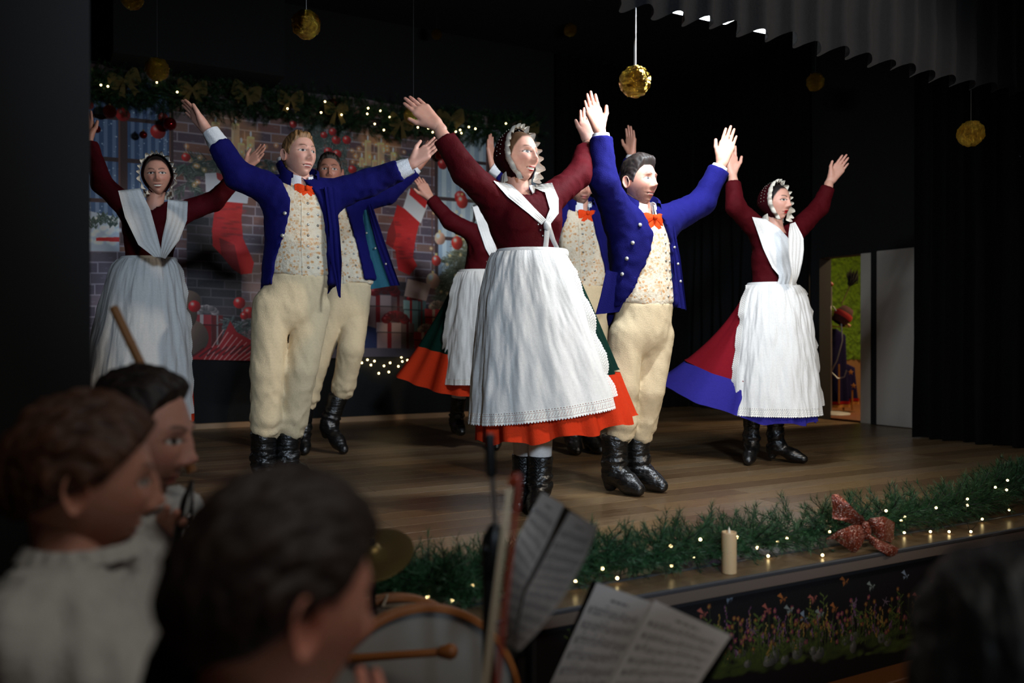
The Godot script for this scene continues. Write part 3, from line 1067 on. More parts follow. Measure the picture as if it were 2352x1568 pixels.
func build_stage() -> void:
	var slab := 0.12
	# stage floor of laminate planks; it starts behind the front board
	var fl := Node3D.new()
	fl.name = "floor"
	fl.set_meta("kind", "structure")
	add_child(fl)
	part("sub_floor", flat_box(Vector3(2.6, -0.07, -(LIP + 0.16 + BACK) * 0.5), Vector3(8.3, 0.1, BACK - LIP - 0.16)), M.black, fl)
	var pw := 0.1365
	var pl := 1.26
	var shapes := {}
	var rows := int((BACK - LIP - 0.17) / pw)
	for r in rows:
		var d := LIP + 0.175 + (r + 0.5) * pw
		var x := -1.52 - fposmod(r * 0.47, 1.0) * pl
		while x < RIGHT - 0.05:
			var a := maxf(x, -1.5)
			var b := minf(x + pl, RIGHT - 0.02)
			x += pl
			if b - a < 0.08: continue
			var key := "%d" % int((b - a) * 1000)
			if not shapes.has(key):
				var k := soft_box(Vector3.ZERO, Vector3(b - a - 0.0015, 0.02, pw - 0.0015), 0.0012)
				for i in k.V.size(): k.U[i] = Vector2(k.V[i].x / 1.3, k.V[i].z / 0.34)
				shapes[key] = k.mesh()
			var o := part("plank", shapes[key], M.planks[(r * 7 + int(a * 13.0) * 3) % 4], fl)
			o.position = Vector3((a + b) * 0.5, -0.01, -d)
	# front board with its metal strips, and the painted front
	var lip := Node3D.new()
	lip.name = "trim_1"
	lip.set_meta("kind", "structure")
	add_child(lip)
	for k in 6:
		var m := soft_box(Vector3.ZERO, Vector3(1.398, 0.024, 0.145), 0.002)
		for i in m.V.size(): m.U[i] = Vector2(m.V[i].x / 1.3 + k * 0.37, m.V[i].z / 0.34 + k * 0.21)
		var o := part("board", m.mesh(), M.planks[k % 2], lip)
		o.position = Vector3(-1.1 + k * 1.4, -0.012, -LIP - 0.085)
	part("metal_strip", soft_box(Vector3(2.6, -0.002, -LIP - 0.167), Vector3(8.3, 0.012, 0.016), 0.003).mesh(), M.metal_edge, lip)
	part("metal_nosing", soft_box(Vector3(2.6, -0.004, -LIP - 0.005), Vector3(8.3, 0.014, 0.014), 0.003).mesh(), M.metal_edge, lip)
	part("face_board", soft_box(Vector3(2.6, -0.03, -LIP - 0.012), Vector3(8.3, 0.036, 0.02), 0.002).mesh(), M.lip_face, lip)
	part("bearer", flat_box(Vector3(2.6, -0.045, -LIP - 0.09), Vector3(8.3, 0.04, 0.14)), M.black, lip)
	var fr := struct("wall_stage_front", flat_box(Vector3(2.6, -0.32, -LIP - 0.09), Vector3(8.3, 0.55, 0.1)), M.black)
	var mural := MB.new()
	mural.box(Vector3(MX0 + MW * 0.5, MY0 + MHT * 0.5, -LIP - 0.0345), Vector3(MW, MHT, 0.005))
	for i in mural.V.size(): mural.U[i] = Vector2((mural.V[i].x - MX0) / MW, (MY0 + MHT - mural.V[i].y) / MHT)
	var mm := mat(Color.WHITE, 0.6, 0.0, {"albedo_texture": tex(paint_mural())})
	part("meadow_print", mural.mesh(), mm, fr).set_meta("label", "black print with butterflies, flowers and stones")
	# wooden step along the foot of the stage
	var st := Node3D.new()
	st.name = "trim_2"
	st.set_meta("kind", "structure")
	add_child(st)
	for k in 4:
		part("step_board", soft_box(Vector3(2.6, -0.517, -LIP + 0.02 + k * 0.11), Vector3(8.3, 0.166, 0.108), 0.004).mesh(), M.plinth[k % 2], st)
	# shell of the stage
	struct("wall_back", flat_box(Vector3(2.6, 1.6, -BACK - 0.1), Vector3(8.6, 4.6, 0.2)), M.wall_black)
	struct("ceiling", flat_box(Vector3(2.6, CEIL + 0.1, -(BACK + 2.3) * 0.5), Vector3(8.6, 0.2, BACK - 2.2)), M.ceiling_black)
	struct("wall_left", flat_box(Vector3(-1.6, 1.6, -(BACK + 2.3) * 0.5), Vector3(0.2, 4.4, BACK - 2.3)), M.wall_black)
	struct("trim_3", soft_box(Vector3(2.4, 0.025, -BACK + 0.012), Vector3(8.0, 0.05, 0.024), 0.004).mesh(), M.trim_wood)
	# a boxed-in duct under the ceiling at the back
	struct("trim_4", flat_box(Vector3(1.2, 3.35, -BACK + 0.25), Vector3(1.3, 0.8, 0.5)), M.ceiling_black)
	# right wall with the doorway to the dressing room
	var d0: float = -on_side(1882, 960, RIGHT).z
	var d1: float = -on_side(1981, 970, RIGHT).z
	var dh := 1.545
	struct("wall_right", flat_box(Vector3(RIGHT + 0.08, 1.6, -(BACK + d0) * 0.5), Vector3(0.16, 4.4, BACK - d0)), M.wall_black)
	struct("wall_right_front", flat_box(Vector3(RIGHT + 0.08, 1.6, -(d1 - 0.15 + 2.3) * 0.5), Vector3(0.16, 4.4, d1 - 0.15 - 2.3)), M.wall_black)
	struct("wall_right_top", flat_box(Vector3(RIGHT + 0.08, (dh + CEIL) * 0.5, -(d0 + d1 - 0.15) * 0.5), Vector3(0.16, CEIL - dh, d0 - d1 + 0.15)), M.wall_black)
	M.white_paint = mat(Color(0.82, 0.79, 0.74), 0.6)
	M.grey_door = mat(Color(0.77, 0.74, 0.7), 0.55)
	var fr2 := Node3D.new()
	fr2.name = "door_1"
	fr2.set_meta("kind", "structure")
	add_child(fr2)
	var dj: float = -on_side(2006, 970, RIGHT).z
	part("jamb", soft_box(Vector3(RIGHT + 0.05, dh * 0.5, -(d1 + dj) * 0.5), Vector3(0.16, dh, d1 - dj), 0.004).mesh(), M.white_paint, fr2)
	# the leaf stands open against the wall
	var a0 := on_side(2017, 970, RIGHT - 0.03)
	var a1 := on_side(2116, 988, RIGHT - 0.03)
	part("door_leaf", soft_box(Vector3(RIGHT - 0.035, dh * 0.5 + 0.005, (a0.z + a1.z) * 0.5), Vector3(0.04, dh, a1.z - a0.z), 0.004).mesh(), M.grey_door, fr2)
	part("frame_edge", soft_box(Vector3(RIGHT - 0.02, dh * 0.5, (-dj + a0.z) * 0.5), Vector3(0.04, dh + 0.02, absf(-dj - a0.z)), 0.004).mesh(), M.black, fr2)
	# the stage opening: left side and header
	var e := on_plane(200, 700, 2.45)
	struct("wall_front_left", flat_box(Vector3((e.x - 4.2) * 0.5, 1.6, -2.4), Vector3(e.x + 4.2, 4.5, 0.2)), M.wall_black)
	struct("wall_front_right", flat_box(Vector3(8.0, 1.6, -2.4), Vector3(2.6, 4.5, 0.2)), M.wall_black)
	struct("wall_front_top", flat_box(Vector3(3.3, 3.3, -2.4), Vector3(6.8, 1.1, 0.2)), M.wall_black)
	# the hall the audience sits in
	struct("floor_hall", flat_box(Vector3(2.6, HALL - 0.05, 1.2), Vector3(13.6, 0.1, 7.2)), M.hall_floor)
	struct("ceiling_hall", flat_box(Vector3(2.6, 3.1, 1.2), Vector3(13.6, 0.2, 7.2)), M.hall_wall)
	struct("wall_hall_back", flat_box(Vector3(2.6, 1.2, 4.85), Vector3(13.6, 4.0, 0.2)), M.hall_wall)
	struct("wall_hall_left", flat_box(Vector3(-4.2, 1.2, 1.2), Vector3(0.2, 4.0, 7.3)), M.hall_wall)
	struct("wall_hall_right", flat_box(Vector3(9.3, 1.2, 1.2), Vector3(0.2, 4.0, 7.3)), M.hall_wall)

# a hanging cloth along a-b from y0 to y1 with folds
func drape_mesh(a: Vector3, b: Vector3, y0: float, y1: float, folds: float, amp: float, sharp := 1.0, wave := 0.0, seed_ := 0, down := 14) -> MB:
	var k := MB.new()
	var d := (b - a)
	var ln := d.length()
	var out := Vector3(-d.z, 0, d.x).normalized()
	var n := int(folds * 14)
	var rows := []
	for j in down + 1:
		var t := float(j) / down
		var row := PackedVector3Array()
		for i in n + 1:
			var u := float(i) / n
			var ph := u * folds * TAU + noi.get_noise_2d(u * 9.0 + seed_, 0.0) * 1.6
			var s := sin(ph)
			s = signf(s) * pow(absf(s), sharp)
			var o := s * amp * (0.75 + 0.35 * t) + noi.get_noise_3d(u * 7.0, t * 1.5, seed_ + 4.0) * amp * 0.8
			var yy := lerpf(y1, y0, t)
			if t > 0.99: yy += wave * (0.5 + 0.5 * sin(ph + 1.1)) + wave * 0.7 * noi.get_noise_2d(u * 14.0, seed_ + 9.0)
			row.append(a + d * u + out * o + Vector3(cos(ph) * 0.25 * amp * d.x / ln, yy, cos(ph) * 0.25 * amp * d.z / ln))
		rows.append(row)
	k.grid(rows)
	return k

func build_curtains() -> void:
	var z := Vector3(0, 0, 0)
	var v := part("valance_curtain", drape_mesh(Vector3(0.0, 0, -2.72), Vector3(6.62, 0, -2.72), 2.045, 2.85, 42, 0.035, 0.55, 0.035, 3).mesh(), M.valance, self)
	tag(v, "black pleated valance hanging across the top of the stage opening", "curtain")
	var s := part("stage_curtain", drape_mesh(on_level(2098, 1004), Vector3(6.22, 0, -2.83), 0.006, 3.7, 13, 0.06, 0.8, 0.0, 8, 24).mesh(), M.drape, self)
	tag(s, "black side drape standing beside the open grey door", "curtain")
	var b := part("stage_curtain", drape_mesh(Vector3(4.72, 0, -BACK + 0.13), Vector3(RIGHT - 0.1, 0, -BACK + 0.13), 0.01, 3.7, 14, 0.05, 0.8, 0.0, 15, 20).mesh(), M.drape, self)
	tag(b, "black drape on the back wall beside the Christmas backdrop", "curtain")
	var d0: float = -on_side(1882, 960, RIGHT).z
	var r := part("stage_curtain", drape_mesh(Vector3(RIGHT - 0.12, 0, -BACK + 0.2), Vector3(RIGHT - 0.12, 0, -d0 - 0.02), 0.01, 3.7, 11, 0.045, 0.8, 0.0, 25, 20).mesh(), M.drape, self)
	tag(r, "black drape along the side wall behind the dressing room doorway", "curtain")

func build_backdrop() -> void:
	var t := thing("backdrop_banner", "printed Christmas living room banner with bricks, stockings, tree and gifts", "banner", Vector3(BX0 + BW * 0.5, 0, -BACK + 0.05))
	var k := MB.new()
	var rows := []
	for j in 25:
		var row := PackedVector3Array()
		for i in 61:
			var u := i / 60.0
			var v := j / 24.0
			row.append(Vector3((u - 0.5) * BW, BY0 + BHT * (1.0 - v) - 0.012 * sin(u * 17.0) * v, 0.008 * sin(u * 23.0 + v * 2.0) + 0.004 * noi.get_noise_2d(u * 8, v * 5)))
		rows.append(row)
	k.grid(rows)
	part("printed_sheet", k.mesh(), mat(Color.WHITE, 0.6, 0.0, {"albedo_texture": tex(paint_backdrop())}), t)
	var bar := MB.new()
	bar.tube([Vector3(-BW * 0.5, BY0 + BHT, -0.005), Vector3(BW * 0.5, BY0 + BHT, -0.005)], 0.012)
	part("top_batten", bar.mesh(), M.black, t)

func build_back_room() -> void:
	# dressing room behind the doorway
	M.moss = mat(Color(0.42, 0.56, 0.1), 0.95, 0.0, {"uv1_triplanar": true, "uv1_scale": Vector3.ONE * 2.0, "albedo_texture": noise_tex(0.03, 51, [[0.0, 0.45, 1.0], [Color(0.35, 0.4, 0.2), Color(0.8, 0.85, 0.6), Color(1, 1, 0.8)]], 256), "heightmap_enabled": true, "heightmap_texture": noise_tex(0.03, 51, [], 256), "heightmap_scale": 4.0})
	struct("floor_room", flat_box(Vector3(8.3, -0.05, -5.6), Vector3(2.98, 0.1, 4.2)), M.hall_floor)
	struct("ceiling_room", flat_box(Vector3(8.3, 2.55, -5.6), Vector3(2.98, 0.1, 4.2)), M.white_paint)
	struct("wall_room_far", flat_box(Vector3(9.85, 1.25, -5.6), Vector3(0.12, 2.5, 4.2)), M.white_paint)
	struct("wall_room_back", flat_box(Vector3(8.3, 1.25, -7.76), Vector3(2.98, 2.5, 0.12)), mat(Color(0.8, 0.62, 0.4), 0.8))
	struct("wall_room_front", flat_box(Vector3(8.3, 1.25, -3.45), Vector3(2.98, 2.5, 0.12)), M.white_paint)
	var mo := MB.new()
	var rows := []
	for j in 60:
		var row := PackedVector3Array()
		for i in 60:
			var p := Vector3(7.55 + i * 0.037, 0.5 + j * 0.034, -7.62)
			p.x += 0.25 * (1.0 - j / 59.0) * 0.0 + (0.35 * j / 59.0 if i == 0 else 0.0)
			p.z += 0.05 * (noi.get_noise_2d(p.x * 14, p.y * 14) + 0.6 * noi.get_noise_2d(p.x * 40, p.y * 40))
			row.append(p)
		rows.append(row)
	mo.grid(rows)
	var mw := part("moss_panel", mo.mesh(), M.moss, self)
	tag(mw, "bright green moss panel on the wall behind the doorway", "wall panel")
	# white lower boarding
	struct("trim_5", flat_box(Vector3(8.3, 0.25, -7.67), Vector3(2.9, 0.5, 0.05)), mat(Color(0.5, 0.36, 0.22), 0.7))
	# coat stand
	var zc := 8.75
	var base := on_level(1906, 955)
	base = Vector3(7.2, 0, 0)
	var q := on_side(1908, 950, 7.15)
	base = Vector3(q.x, 0, q.z)
	var cs := thing("coat_stand", "grey metal coat stand with curled hooks in the doorway", "coat stand", base, -TH)
	var gm := mat(Color(0.5, 0.5, 0.52), 0.35, 0.7)
	var k := MB.new()
	k.tube([Vector3(0, 0.02, 0), Vector3(0, 1.3, 0)], 0.013, 10)
	part("pole", k.mesh(), gm, cs)
	k = MB.new()
	k.lathe(Vector3.ZERO, [Vector2(0, 0.03), Vector2(0.1, 0.025), Vector2(0.19, 0.012), Vector2(0.19, 0.0)], 24)
	part("base", k.mesh(), mat(Color(0.62, 0.62, 0.62), 0.5), cs)
	for i in 4:
		var dir := Vector3(cos(i * TAU / 4 + 0.35), 0, sin(i * TAU / 4 + 0.35))
		k = MB.new()
		k.tube([Vector3(0, 0.42, 0) + dir * 0.01, Vector3(0, 0.36, 0) + dir * 0.07, Vector3(0, 0.38, 0) + dir * 0.13, Vector3(0, 0.45, 0) + dir * 0.15], 0.008, 6)
		k.tube([Vector3(0, 0.42, 0), Vector3(0, 0.55, 0) + dir * 0.06, Vector3(0, 0.75, 0) + dir * 0.11, Vector3(0, 0.98, 0) + dir * 0.1, Vector3(0, 1.1, 0) + dir * 0.02], 0.007, 6)
		part("hook", k.mesh(), gm, cs)
	k = MB.new()
	k.lathe(Vector3(0, 1.3, 0), [Vector2(0, 0), Vector2(0.024, 0.01), Vector2(0.028, 0.03), Vector2(0, 0.055)], 10)
	part("finial", k.mesh(), mat(Color(0.5, 0.08, 0.06), 0.5), cs)
	# costumes on hangers
	var navy := cloth(Color(0.07, 0.055, 0.2), 0.9, 5.0, 0.3)
	var braid := cloth(Color(0.62, 0.42, 0.22), 0.8, 6.0, 0.2)
	var redc := cloth(Color(0.5, 0.06, 0.06), 0.8, 6.0, 0.2)
	for g in [[0.03, 0.17, 0.87, 0.06, 0.2, 0.0], [0.22, 0.13, 0.5, 0.08, 0.16, 0.14]]:
		var c := thing("hanging_costume", ["navy costume with red and gold braid hanging on a wooden hanger", "navy embroidered costume skirt with gold stars hanging by the moss wall"][1 if g[5] > 0 else 0], "costume", base + Vector3(cos(TH) * g[0], 0, sin(TH) * g[0]) + Vector3(-sin(TH), 0, cos(TH)) * (-0.13 - g[5]), -TH)
		var rs := []
		for j in 13:
			var t := j / 12.0
			var row := PackedVector3Array()
			for i in 33:
				var a := TAU * i / 32.0
				var rx: float = lerpf(g[1], g[4], t) * (1.0 + 0.06 * sin(a * 7.0) * t) * (0.45 + 0.55 * sstep(0.0, 0.08, t))
				row.append(Vector3(sin(a) * rx, lerpf(g[2], g[3], t), cos(a) * (0.05 + 0.05 * t) * (1.0 + 0.25 * sin(a * 7.0) * t)))
			rs.append(row)
		k = MB.new()
		k.grid(rs)
		part("cloth", k.mesh(), navy, c)
		for e in [[0.0, braid], [0.035, redc]]:
			var r2 := []
			for j in 2:
				var row := PackedVector3Array()
				for i in 33: row.append(rs[12][i] * Vector3(1.02, 1, 1.04) + Vector3(0, e[0] + 0.03 * j, 0))
				r2.append(row)
			k = MB.new()
			k.grid(r2)
			part("hem_braid", k.mesh(), e[1], c)
		k = MB.new()
		for sx in [-0.03, 0.06]: k.box(Vector3(sx, (g[2] + g[3]) * 0.5 - 0.16, 0.118), Vector3(0.016, (g[2] - g[3]) * 0.5, 0.012))
		part("front_braid", k.mesh(), braid, c)
		if g[5] > 0:
			for st in [[-0.02, 0.33], [0.04, 0.42], [0.07, 0.28]]:
				k = MB.new()
				var m0 := k.v(Vector3(st[0], st[1], 0.135))
				for i in 10:
					var rr := 0.034 if i % 2 == 0 else 0.014
					k.v(Vector3(st[0] + cos(i * TAU / 10 + 0.3) * rr, st[1] + sin(i * TAU / 10 + 0.3) * rr, 0.13))
				for i in 10: k.tri(m0, m0 + 1 + i, m0 + 1 + (i + 1) % 10)
				part("star", k.mesh(), braid, c)
		else:
			k = MB.new()
			k.tube([Vector3(-0.17, g[2] + 0.03, 0.1), Vector3(-0.05, g[2] + 0.1, 0.1), Vector3(0.0, g[2] + 0.115, 0.1), Vector3(0.05, g[2] + 0.1, 0.1), Vector3(0.18, g[2] + 0.03, 0.1)], 0.012, 8)
			k.tube([Vector3(-0.17, g[2] + 0.03, 0.1), Vector3(0.18, g[2] + 0.02, 0.1)], 0.007, 6)
			k.tube([Vector3(0.0, g[2] + 0.11, 0.1), Vector3(0.0, g[2] + 0.18, 0.1), Vector3(0.03, g[2] + 0.2, 0.1), Vector3(0.05, g[2] + 0.18, 0.1)], 0.003, 6)
			part("hanger", k.mesh(), mat(Color(0.6, 0.42, 0.26), 0.5), c)
	# a red cap and a feather duster hung on the stand
	var cap := thing("costume_cap", "dark red embroidered cap hung on the coat stand", "cap", base + Vector3(cos(TH) * 0.11, 0.98, sin(TH) * 0.11), -TH)
	k = MB.new()
	k.lathe(Vector3.ZERO, [Vector2(0.0, 0.13), Vector2(0.06, 0.12), Vector2(0.085, 0.06), Vector2(0.09, 0.0), Vector2(0.07, -0.06)], 16, Basis(Vector3(0, 0, 1), -0.6))
	part("crown", k.mesh(), mat(Color(0.2, 0.03, 0.03), 0.9), cap)
	k = MB.new()
	k.lathe(Vector3.ZERO, [Vector2(0.093, 0.0), Vector2(0.097, 0.03), Vector2(0.091, 0.055)], 16, Basis(Vector3(0, 0, 1), -0.6))
	part("band", k.mesh(), mat(Color(0.6, 0.06, 0.06), 0.8), cap)
	var du := thing("feather_duster", "dark feather plume leaning on the moss panel", "plume", base + Vector3(cos(TH) * 0.14, 1.12, sin(TH) * 0.14), -TH)
	k = MB.new()
	k.tube([Vector3(-0.03, 0.0, 0), Vector3(0.06, 0.2, 0)], 0.005, 6)
	part("stem", k.mesh(), mat(Color(0.4, 0.3, 0.2), 0.7), du)
	k = MB.new()
	for i in 60:
		var p := Vector3(0.06, 0.2, 0) + Vector3(rng.randf_range(-0.03, 0.07), rng.randf_range(0.0, 0.12), rng.randf_range(-0.03, 0.03))
		k.tube([Vector3(0.05, 0.18, 0), p, p + Vector3(0.015, 0.05, 0)], [0.002, 0.006, 0.001], 4)
	part("feathers", k.mesh(), mat(Color(0.06, 0.06, 0.05), 0.9), du)
	# white chair back and its stretcher, left of the stand
	var ch := thing("white_chair", "white painted wooden chair behind the coat stand", "chair", base + Vector3(cos(TH) * -0.2, 0, sin(TH) * -0.2) + Vector3(sin(TH), 0, -cos(TH)) * 0.3, -TH + 0.5)
	var wp := mat(Color(0.78, 0.76, 0.72), 0.5)
	for s in [[-0.18, -0.18, 0.8], [0.18, -0.18, 0.8], [-0.18, 0.18, 0.44], [0.18, 0.18, 0.44]]:
		part("leg", soft_box(Vector3(s[0], s[2] * 0.5, s[1]), Vector3(0.035, s[2], 0.035), 0.005).mesh(), wp, ch)
	part("seat", soft_box(Vector3(0, 0.45, 0), Vector3(0.4, 0.03, 0.4), 0.008).mesh(), wp, ch)
	part("backrest", soft_box(Vector3(0, 0.72, -0.18), Vector3(0.36, 0.1, 0.02), 0.006).mesh(), wp, ch)

func lamp_light(called: String, p: Vector3, e: float, c: Color, size: Vector2, turn: Vector3, parent: Node) -> void:
	var l := AreaLight3D.new()
	l.name = called
	l.position = p
	l.rotation = turn
	l.area_size = size
	l.light_energy = e
	l.light_color = c
	l.area_range = 30.0
	l.shadow_enabled = true
	parent.add_child(l)

func floodlight(p: Vector3, aim: Vector3, label: String, c: Color) -> void:
	var body := mat(Color(0.03, 0.03, 0.03), 0.5, 0.4)
	var f := thing("floodlight", label, "floodlight", Vector3(p.x, HALL, p.z))
	var b := Transform3D(Basis.looking_at(aim - p), Vector3(0, p.y - HALL, 0))
	var k := MB.new()
	k.lathe(Vector3.ZERO, [Vector2(0.0, 0.24), Vector2(0.08, 0.23), Vector2(0.1, 0.1), Vector2(0.1, 0.03), Vector2(0.092, 0.03)], 20, b.basis * Basis(Vector3.RIGHT, PI / 2))
	for i in k.V.size(): k.V[i] += b.origin
	part("lamp_body", k.mesh(), body, f)
	k = MB.new()
	k.tube([Vector3(0, 0, 0), Vector3(0, p.y - HALL - 0.14, 0)], 0.016, 8)
	k.tube([Vector3(0.0, p.y - HALL - 0.14, 0), b.origin + b.basis * Vector3(0, -0.08, 0.12)], 0.012, 6)
	part("stand_pole", k.mesh(), body, f)
	for i in 3:
		k = MB.new()
		var d := Vector3(cos(i * TAU / 3), 0, sin(i * TAU / 3))
		k.tube([Vector3(0, 0.6, 0), d * 0.45 + Vector3(0, 0.01, 0)], 0.01, 6)
		part("leg", k.mesh(), body, f)
	k = MB.new()
	k.lathe(Vector3.ZERO, [Vector2(0.0, 0.032), Vector2(0.06, 0.032), Vector2(0.09, 0.034)], 20, b.basis * Basis(Vector3.RIGHT, PI / 2))
	for i in k.V.size(): k.V[i] += b.origin
	part("lamp_lens", k.mesh(), mat(Color(1, 1, 1), 0.4, 0.0, {"emission_enabled": true, "emission": c, "emission_energy_multiplier": 3.0}), f)

func build_lamps() -> void:
	# three stage lights just behind the valance; their glowing faces show in the gaps of its hem
	var body := mat(Color(0.03, 0.03, 0.03), 0.5, 0.4)
	var glow := mat(Color(1, 1, 1), 0.4, 0.0, {"emission_enabled": true, "emission": Color(0.95, 0.98, 1.0), "emission_energy_multiplier": 6.0})
	for q in [[1566, 36], [1646, 54], [1742, 76]]:
		var p := on_plane(q[0], q[1] - 9, 2.98)
		var t := thing("stage_light", "white strip stage light glowing through the valance hem", "stage light", p, 0.0, "stage lights behind the valance")
		part("housing", soft_box(Vector3(0, 0.045, 0), Vector3(0.19, 0.06, 0.1), 0.008).mesh(), body, t)
		part("light_panel", soft_box(Vector3(0, 0.008, 0), Vector3(0.17, 0.016, 0.08), 0.004).mesh(), glow, t)
		var k := MB.new()
		k.tube([Vector3(0, 0.07, 0), Vector3(0, CEIL - p.y, 0)], 0.012, 6)
		part("hanger_pole", k.mesh(), body, t)
		lamp_light("stage_light_panel", Vector3(0, -0.004, 0), STRIP, Color(0.92, 0.96, 1.0), Vector2(0.17, 0.08), Vector3(-PI / 2 + 0.95, 0, 0), t)
	floodlight(KEY_AT, Vector3(2.6, 0.95, -4.6), "black floodlight on a tall stand beside the stage front", Color(1, 0.93, 0.84))
	floodlight(WASH_AT, Vector3(2.8, 1.35, -5.2), "black stage spotlight on a tall stand at the back of the hall", Color(0.84, 0.92, 1.0))
	# hall ceiling panel
	var h := thing("ceiling_light_panel", "large dim light panel on the hall ceiling", "ceiling light", Vector3(1.3, 2.94, 0.3))
	part("frame", soft_box(Vector3(0, 0.03, 0), Vector3(2.5, 0.06, 1.3), 0.006).mesh(), mat(Color(0.6, 0.6, 0.6), 0.5), h)
	part("light_panel", flat_box(Vector3(0, -0.002, 0), Vector3(2.4, 0.004, 1.2)), mat(Color(1, 1, 1), 0.5, 0.0, {"emission_enabled": true, "emission": Color(1.0, 0.94, 0.86), "emission_energy_multiplier": 0.2}), h)
	h = thing("ceiling_light_panel", "small light panel on the hall ceiling beside the stage front", "ceiling light", Vector3(5.4, 2.94, -0.4))  # fixture made up for the added valance light
	part("frame", soft_box(Vector3(0, 0.03, 0), Vector3(1.3, 0.06, 0.7), 0.006).mesh(), mat(Color(0.6, 0.6, 0.6), 0.5), h)
	part("light_panel", flat_box(Vector3(0, -0.002, 0), Vector3(1.2, 0.004, 0.6)), mat(Color(1, 1, 1), 0.5, 0.0, {"emission_enabled": true, "emission": Color(1.0, 0.94, 0.86), "emission_energy_multiplier": 0.2}), h)
	# dressing room lamp
	var r := thing("ceiling_lamp", "round ceiling lamp of the dressing room", "lamp", Vector3(8.2, 2.5, -5.4))
	var k := MB.new()
	k.lathe(Vector3.ZERO, [Vector2(0.0, -0.07), Vector2(0.1, -0.06), Vector2(0.15, -0.02), Vector2(0.15, 0.0)], 20)
	part("lamp_shade", k.mesh(), mat(Color(1, 1, 1), 0.5, 0.0, {"emission_enabled": true, "emission": Color(1.0, 0.86, 0.66), "emission_energy_multiplier": 1.0}), r)
	lamp_light("dressing_room_lamp_light", Vector3(0, -0.09, 0), 7.0, Color(1.0, 0.86, 0.66), Vector2(0.3, 0.3), Vector3(-PI / 2, 0, 0), r)

const STRIP := 2.8

# ---------------------------------------------------------------- people
# A figure stands at its feet; its own x runs along the picture, z towards the photographer.
func figure(called_label: String, px: float, ground: float, group := "", zc := 0.0, base := 0.0) -> Dictionary:
	if zc == 0.0: zc = F * (CH - base) / (ground - HY)
	var x := (px - CX) / F * zc
	var n := thing("person", called_label, "person", from_camera(x, base, zc), -TH, group)
	return {"n": n, "Z": zc, "X": x, "base": base}

func J(f: Dictionary, px: float, py: float, dz := 0.0) -> Vector3:
	var zc: float = f.Z - dz
	return Vector3((px - CX) / F * zc - f.X, CH - (py - HY) / F * zc - f.base, dz)

func eye_of(f: Dictionary) -> Vector3:
	return Vector3(-f.X, CH - f.base, f.Z)

func ray_of(px: float, py: float) -> Vector3:
	return Vector3((px - CX) / F, -(py - HY) / F, -1.0).normalized()

# where a sight line meets a cloth field; dz0 is used where it passes by
func lay(f: Dictionary, fld: Fld, px: float, py: float, off := 0.006, dz0 := 0.0) -> Vector3:
	var e := eye_of(f)
	var d := ray_of(px, py)
	var t := fld.hit(e, d, f.Z - 0.55, f.Z + 0.4)
	if is_nan(t):
		return J(f, px, py, dz0)
	var p := e + d * t
	return p + fld.grad(p) * off

func lin(r: float, g: float, b: float) -> Color:
	return Color(r, g, b).srgb_to_linear()

func table(x: float, xs: Array, ys: Array) -> float:
	if x <= xs[0]: return ys[0]
	for i in range(1, xs.size()):
		if x <= xs[i]: return lerpf(ys[i - 1], ys[i], (x - xs[i - 1]) / (xs[i] - xs[i - 1]))
	return ys[-1]

# ---- heads: a skull shaped point by point; origin between the ears, +z the face
func skull(o: Dictionary, dirv: Vector3) -> Vector3:
	var p := Vector3(dirv.x * 0.0745, dirv.y * 0.115, dirv.z * (0.094 if dirv.z > 0.0 else 0.104))
	var jaw := smoothstep(0.01, -0.115, p.y)
	var male: float = o.get("male", 0.0)
	p.x *= 1.0 - (0.3 - 0.06 * male) * jaw
	if p.z > 0.0:
		p.z *= 1.0 - 0.04 * jaw
		p.z = p.z if p.z < 0.06 else 0.06 + (p.z - 0.06) * 0.86
	else:
		p.z *= 1.0 - 0.5 * jaw
	if dirv.z > 0.0:
		var x := p.x
		var ax := absf(x)
		var y := p.y
		var m := smoothstep(0.0, 0.035, p.z)
		var sm: float = o.get("smile", 0.4)
		var my := y - 9.0 * sm * minf(ax, 0.034) ** 2
		var d := 0.0045 * bump(ax, y, 0.028, 0.03, 0.02, 0.009) * (1.0 + male)
		d += -0.0115 * bump(ax, y, 0.031, 0.008, 0.015, 0.0105)
		d += 0.0078 * bump(ax, y, 0.031, 0.007, 0.0105, 0.007)
		d += 0.0125 * bump(x, y, 0.0, -0.002, 0.0085, 0.022)
		d += 0.0225 * bump(x, y, 0.0, -0.027, 0.0115, 0.0135)
		d += 0.009 * bump(ax, y, 0.0135, -0.033, 0.0065, 0.007)
		d += -0.003 * bump(x, y, 0.0, -0.047, 0.012, 0.006)
		d += 0.0062 * bump(x, my, 0.0, -0.059, 0.022, 0.0052)
		d += 0.0066 * bump(x, my, 0.0, -0.071, 0.018, 0.0058)
		d -= 0.005 * bump(x, my, 0.0, -0.0648, 0.026, 0.0026)
		d += 0.0095 * bump(x, y, 0.0, -0.1, 0.019, 0.015)
		d += -0.003 * bump(x, y, 0.0, -0.083, 0.016, 0.006)
		d += 0.005 * bump(ax, y, 0.04, -0.024, 0.02, 0.02) * (0.6 + sm)
		d -= 0.003 * bump(ax, y, 0.037, -0.055, 0.012, 0.016) * sm
		p.z += d * m
	return p

func hair_mask(o: Dictionary, p: Vector3) -> float:
	var a := rad_to_deg(absf(atan2(p.x, p.z)))
	var line := table(a, [0, 30, 48, 62, 74, 84, 100, 130, 180], o.get("hairline", [0.078, 0.074, 0.055, 0.03, -0.012, 0.006, -0.02, -0.06, -0.07]))
	return smoothstep(-0.004, 0.012, p.y - line)

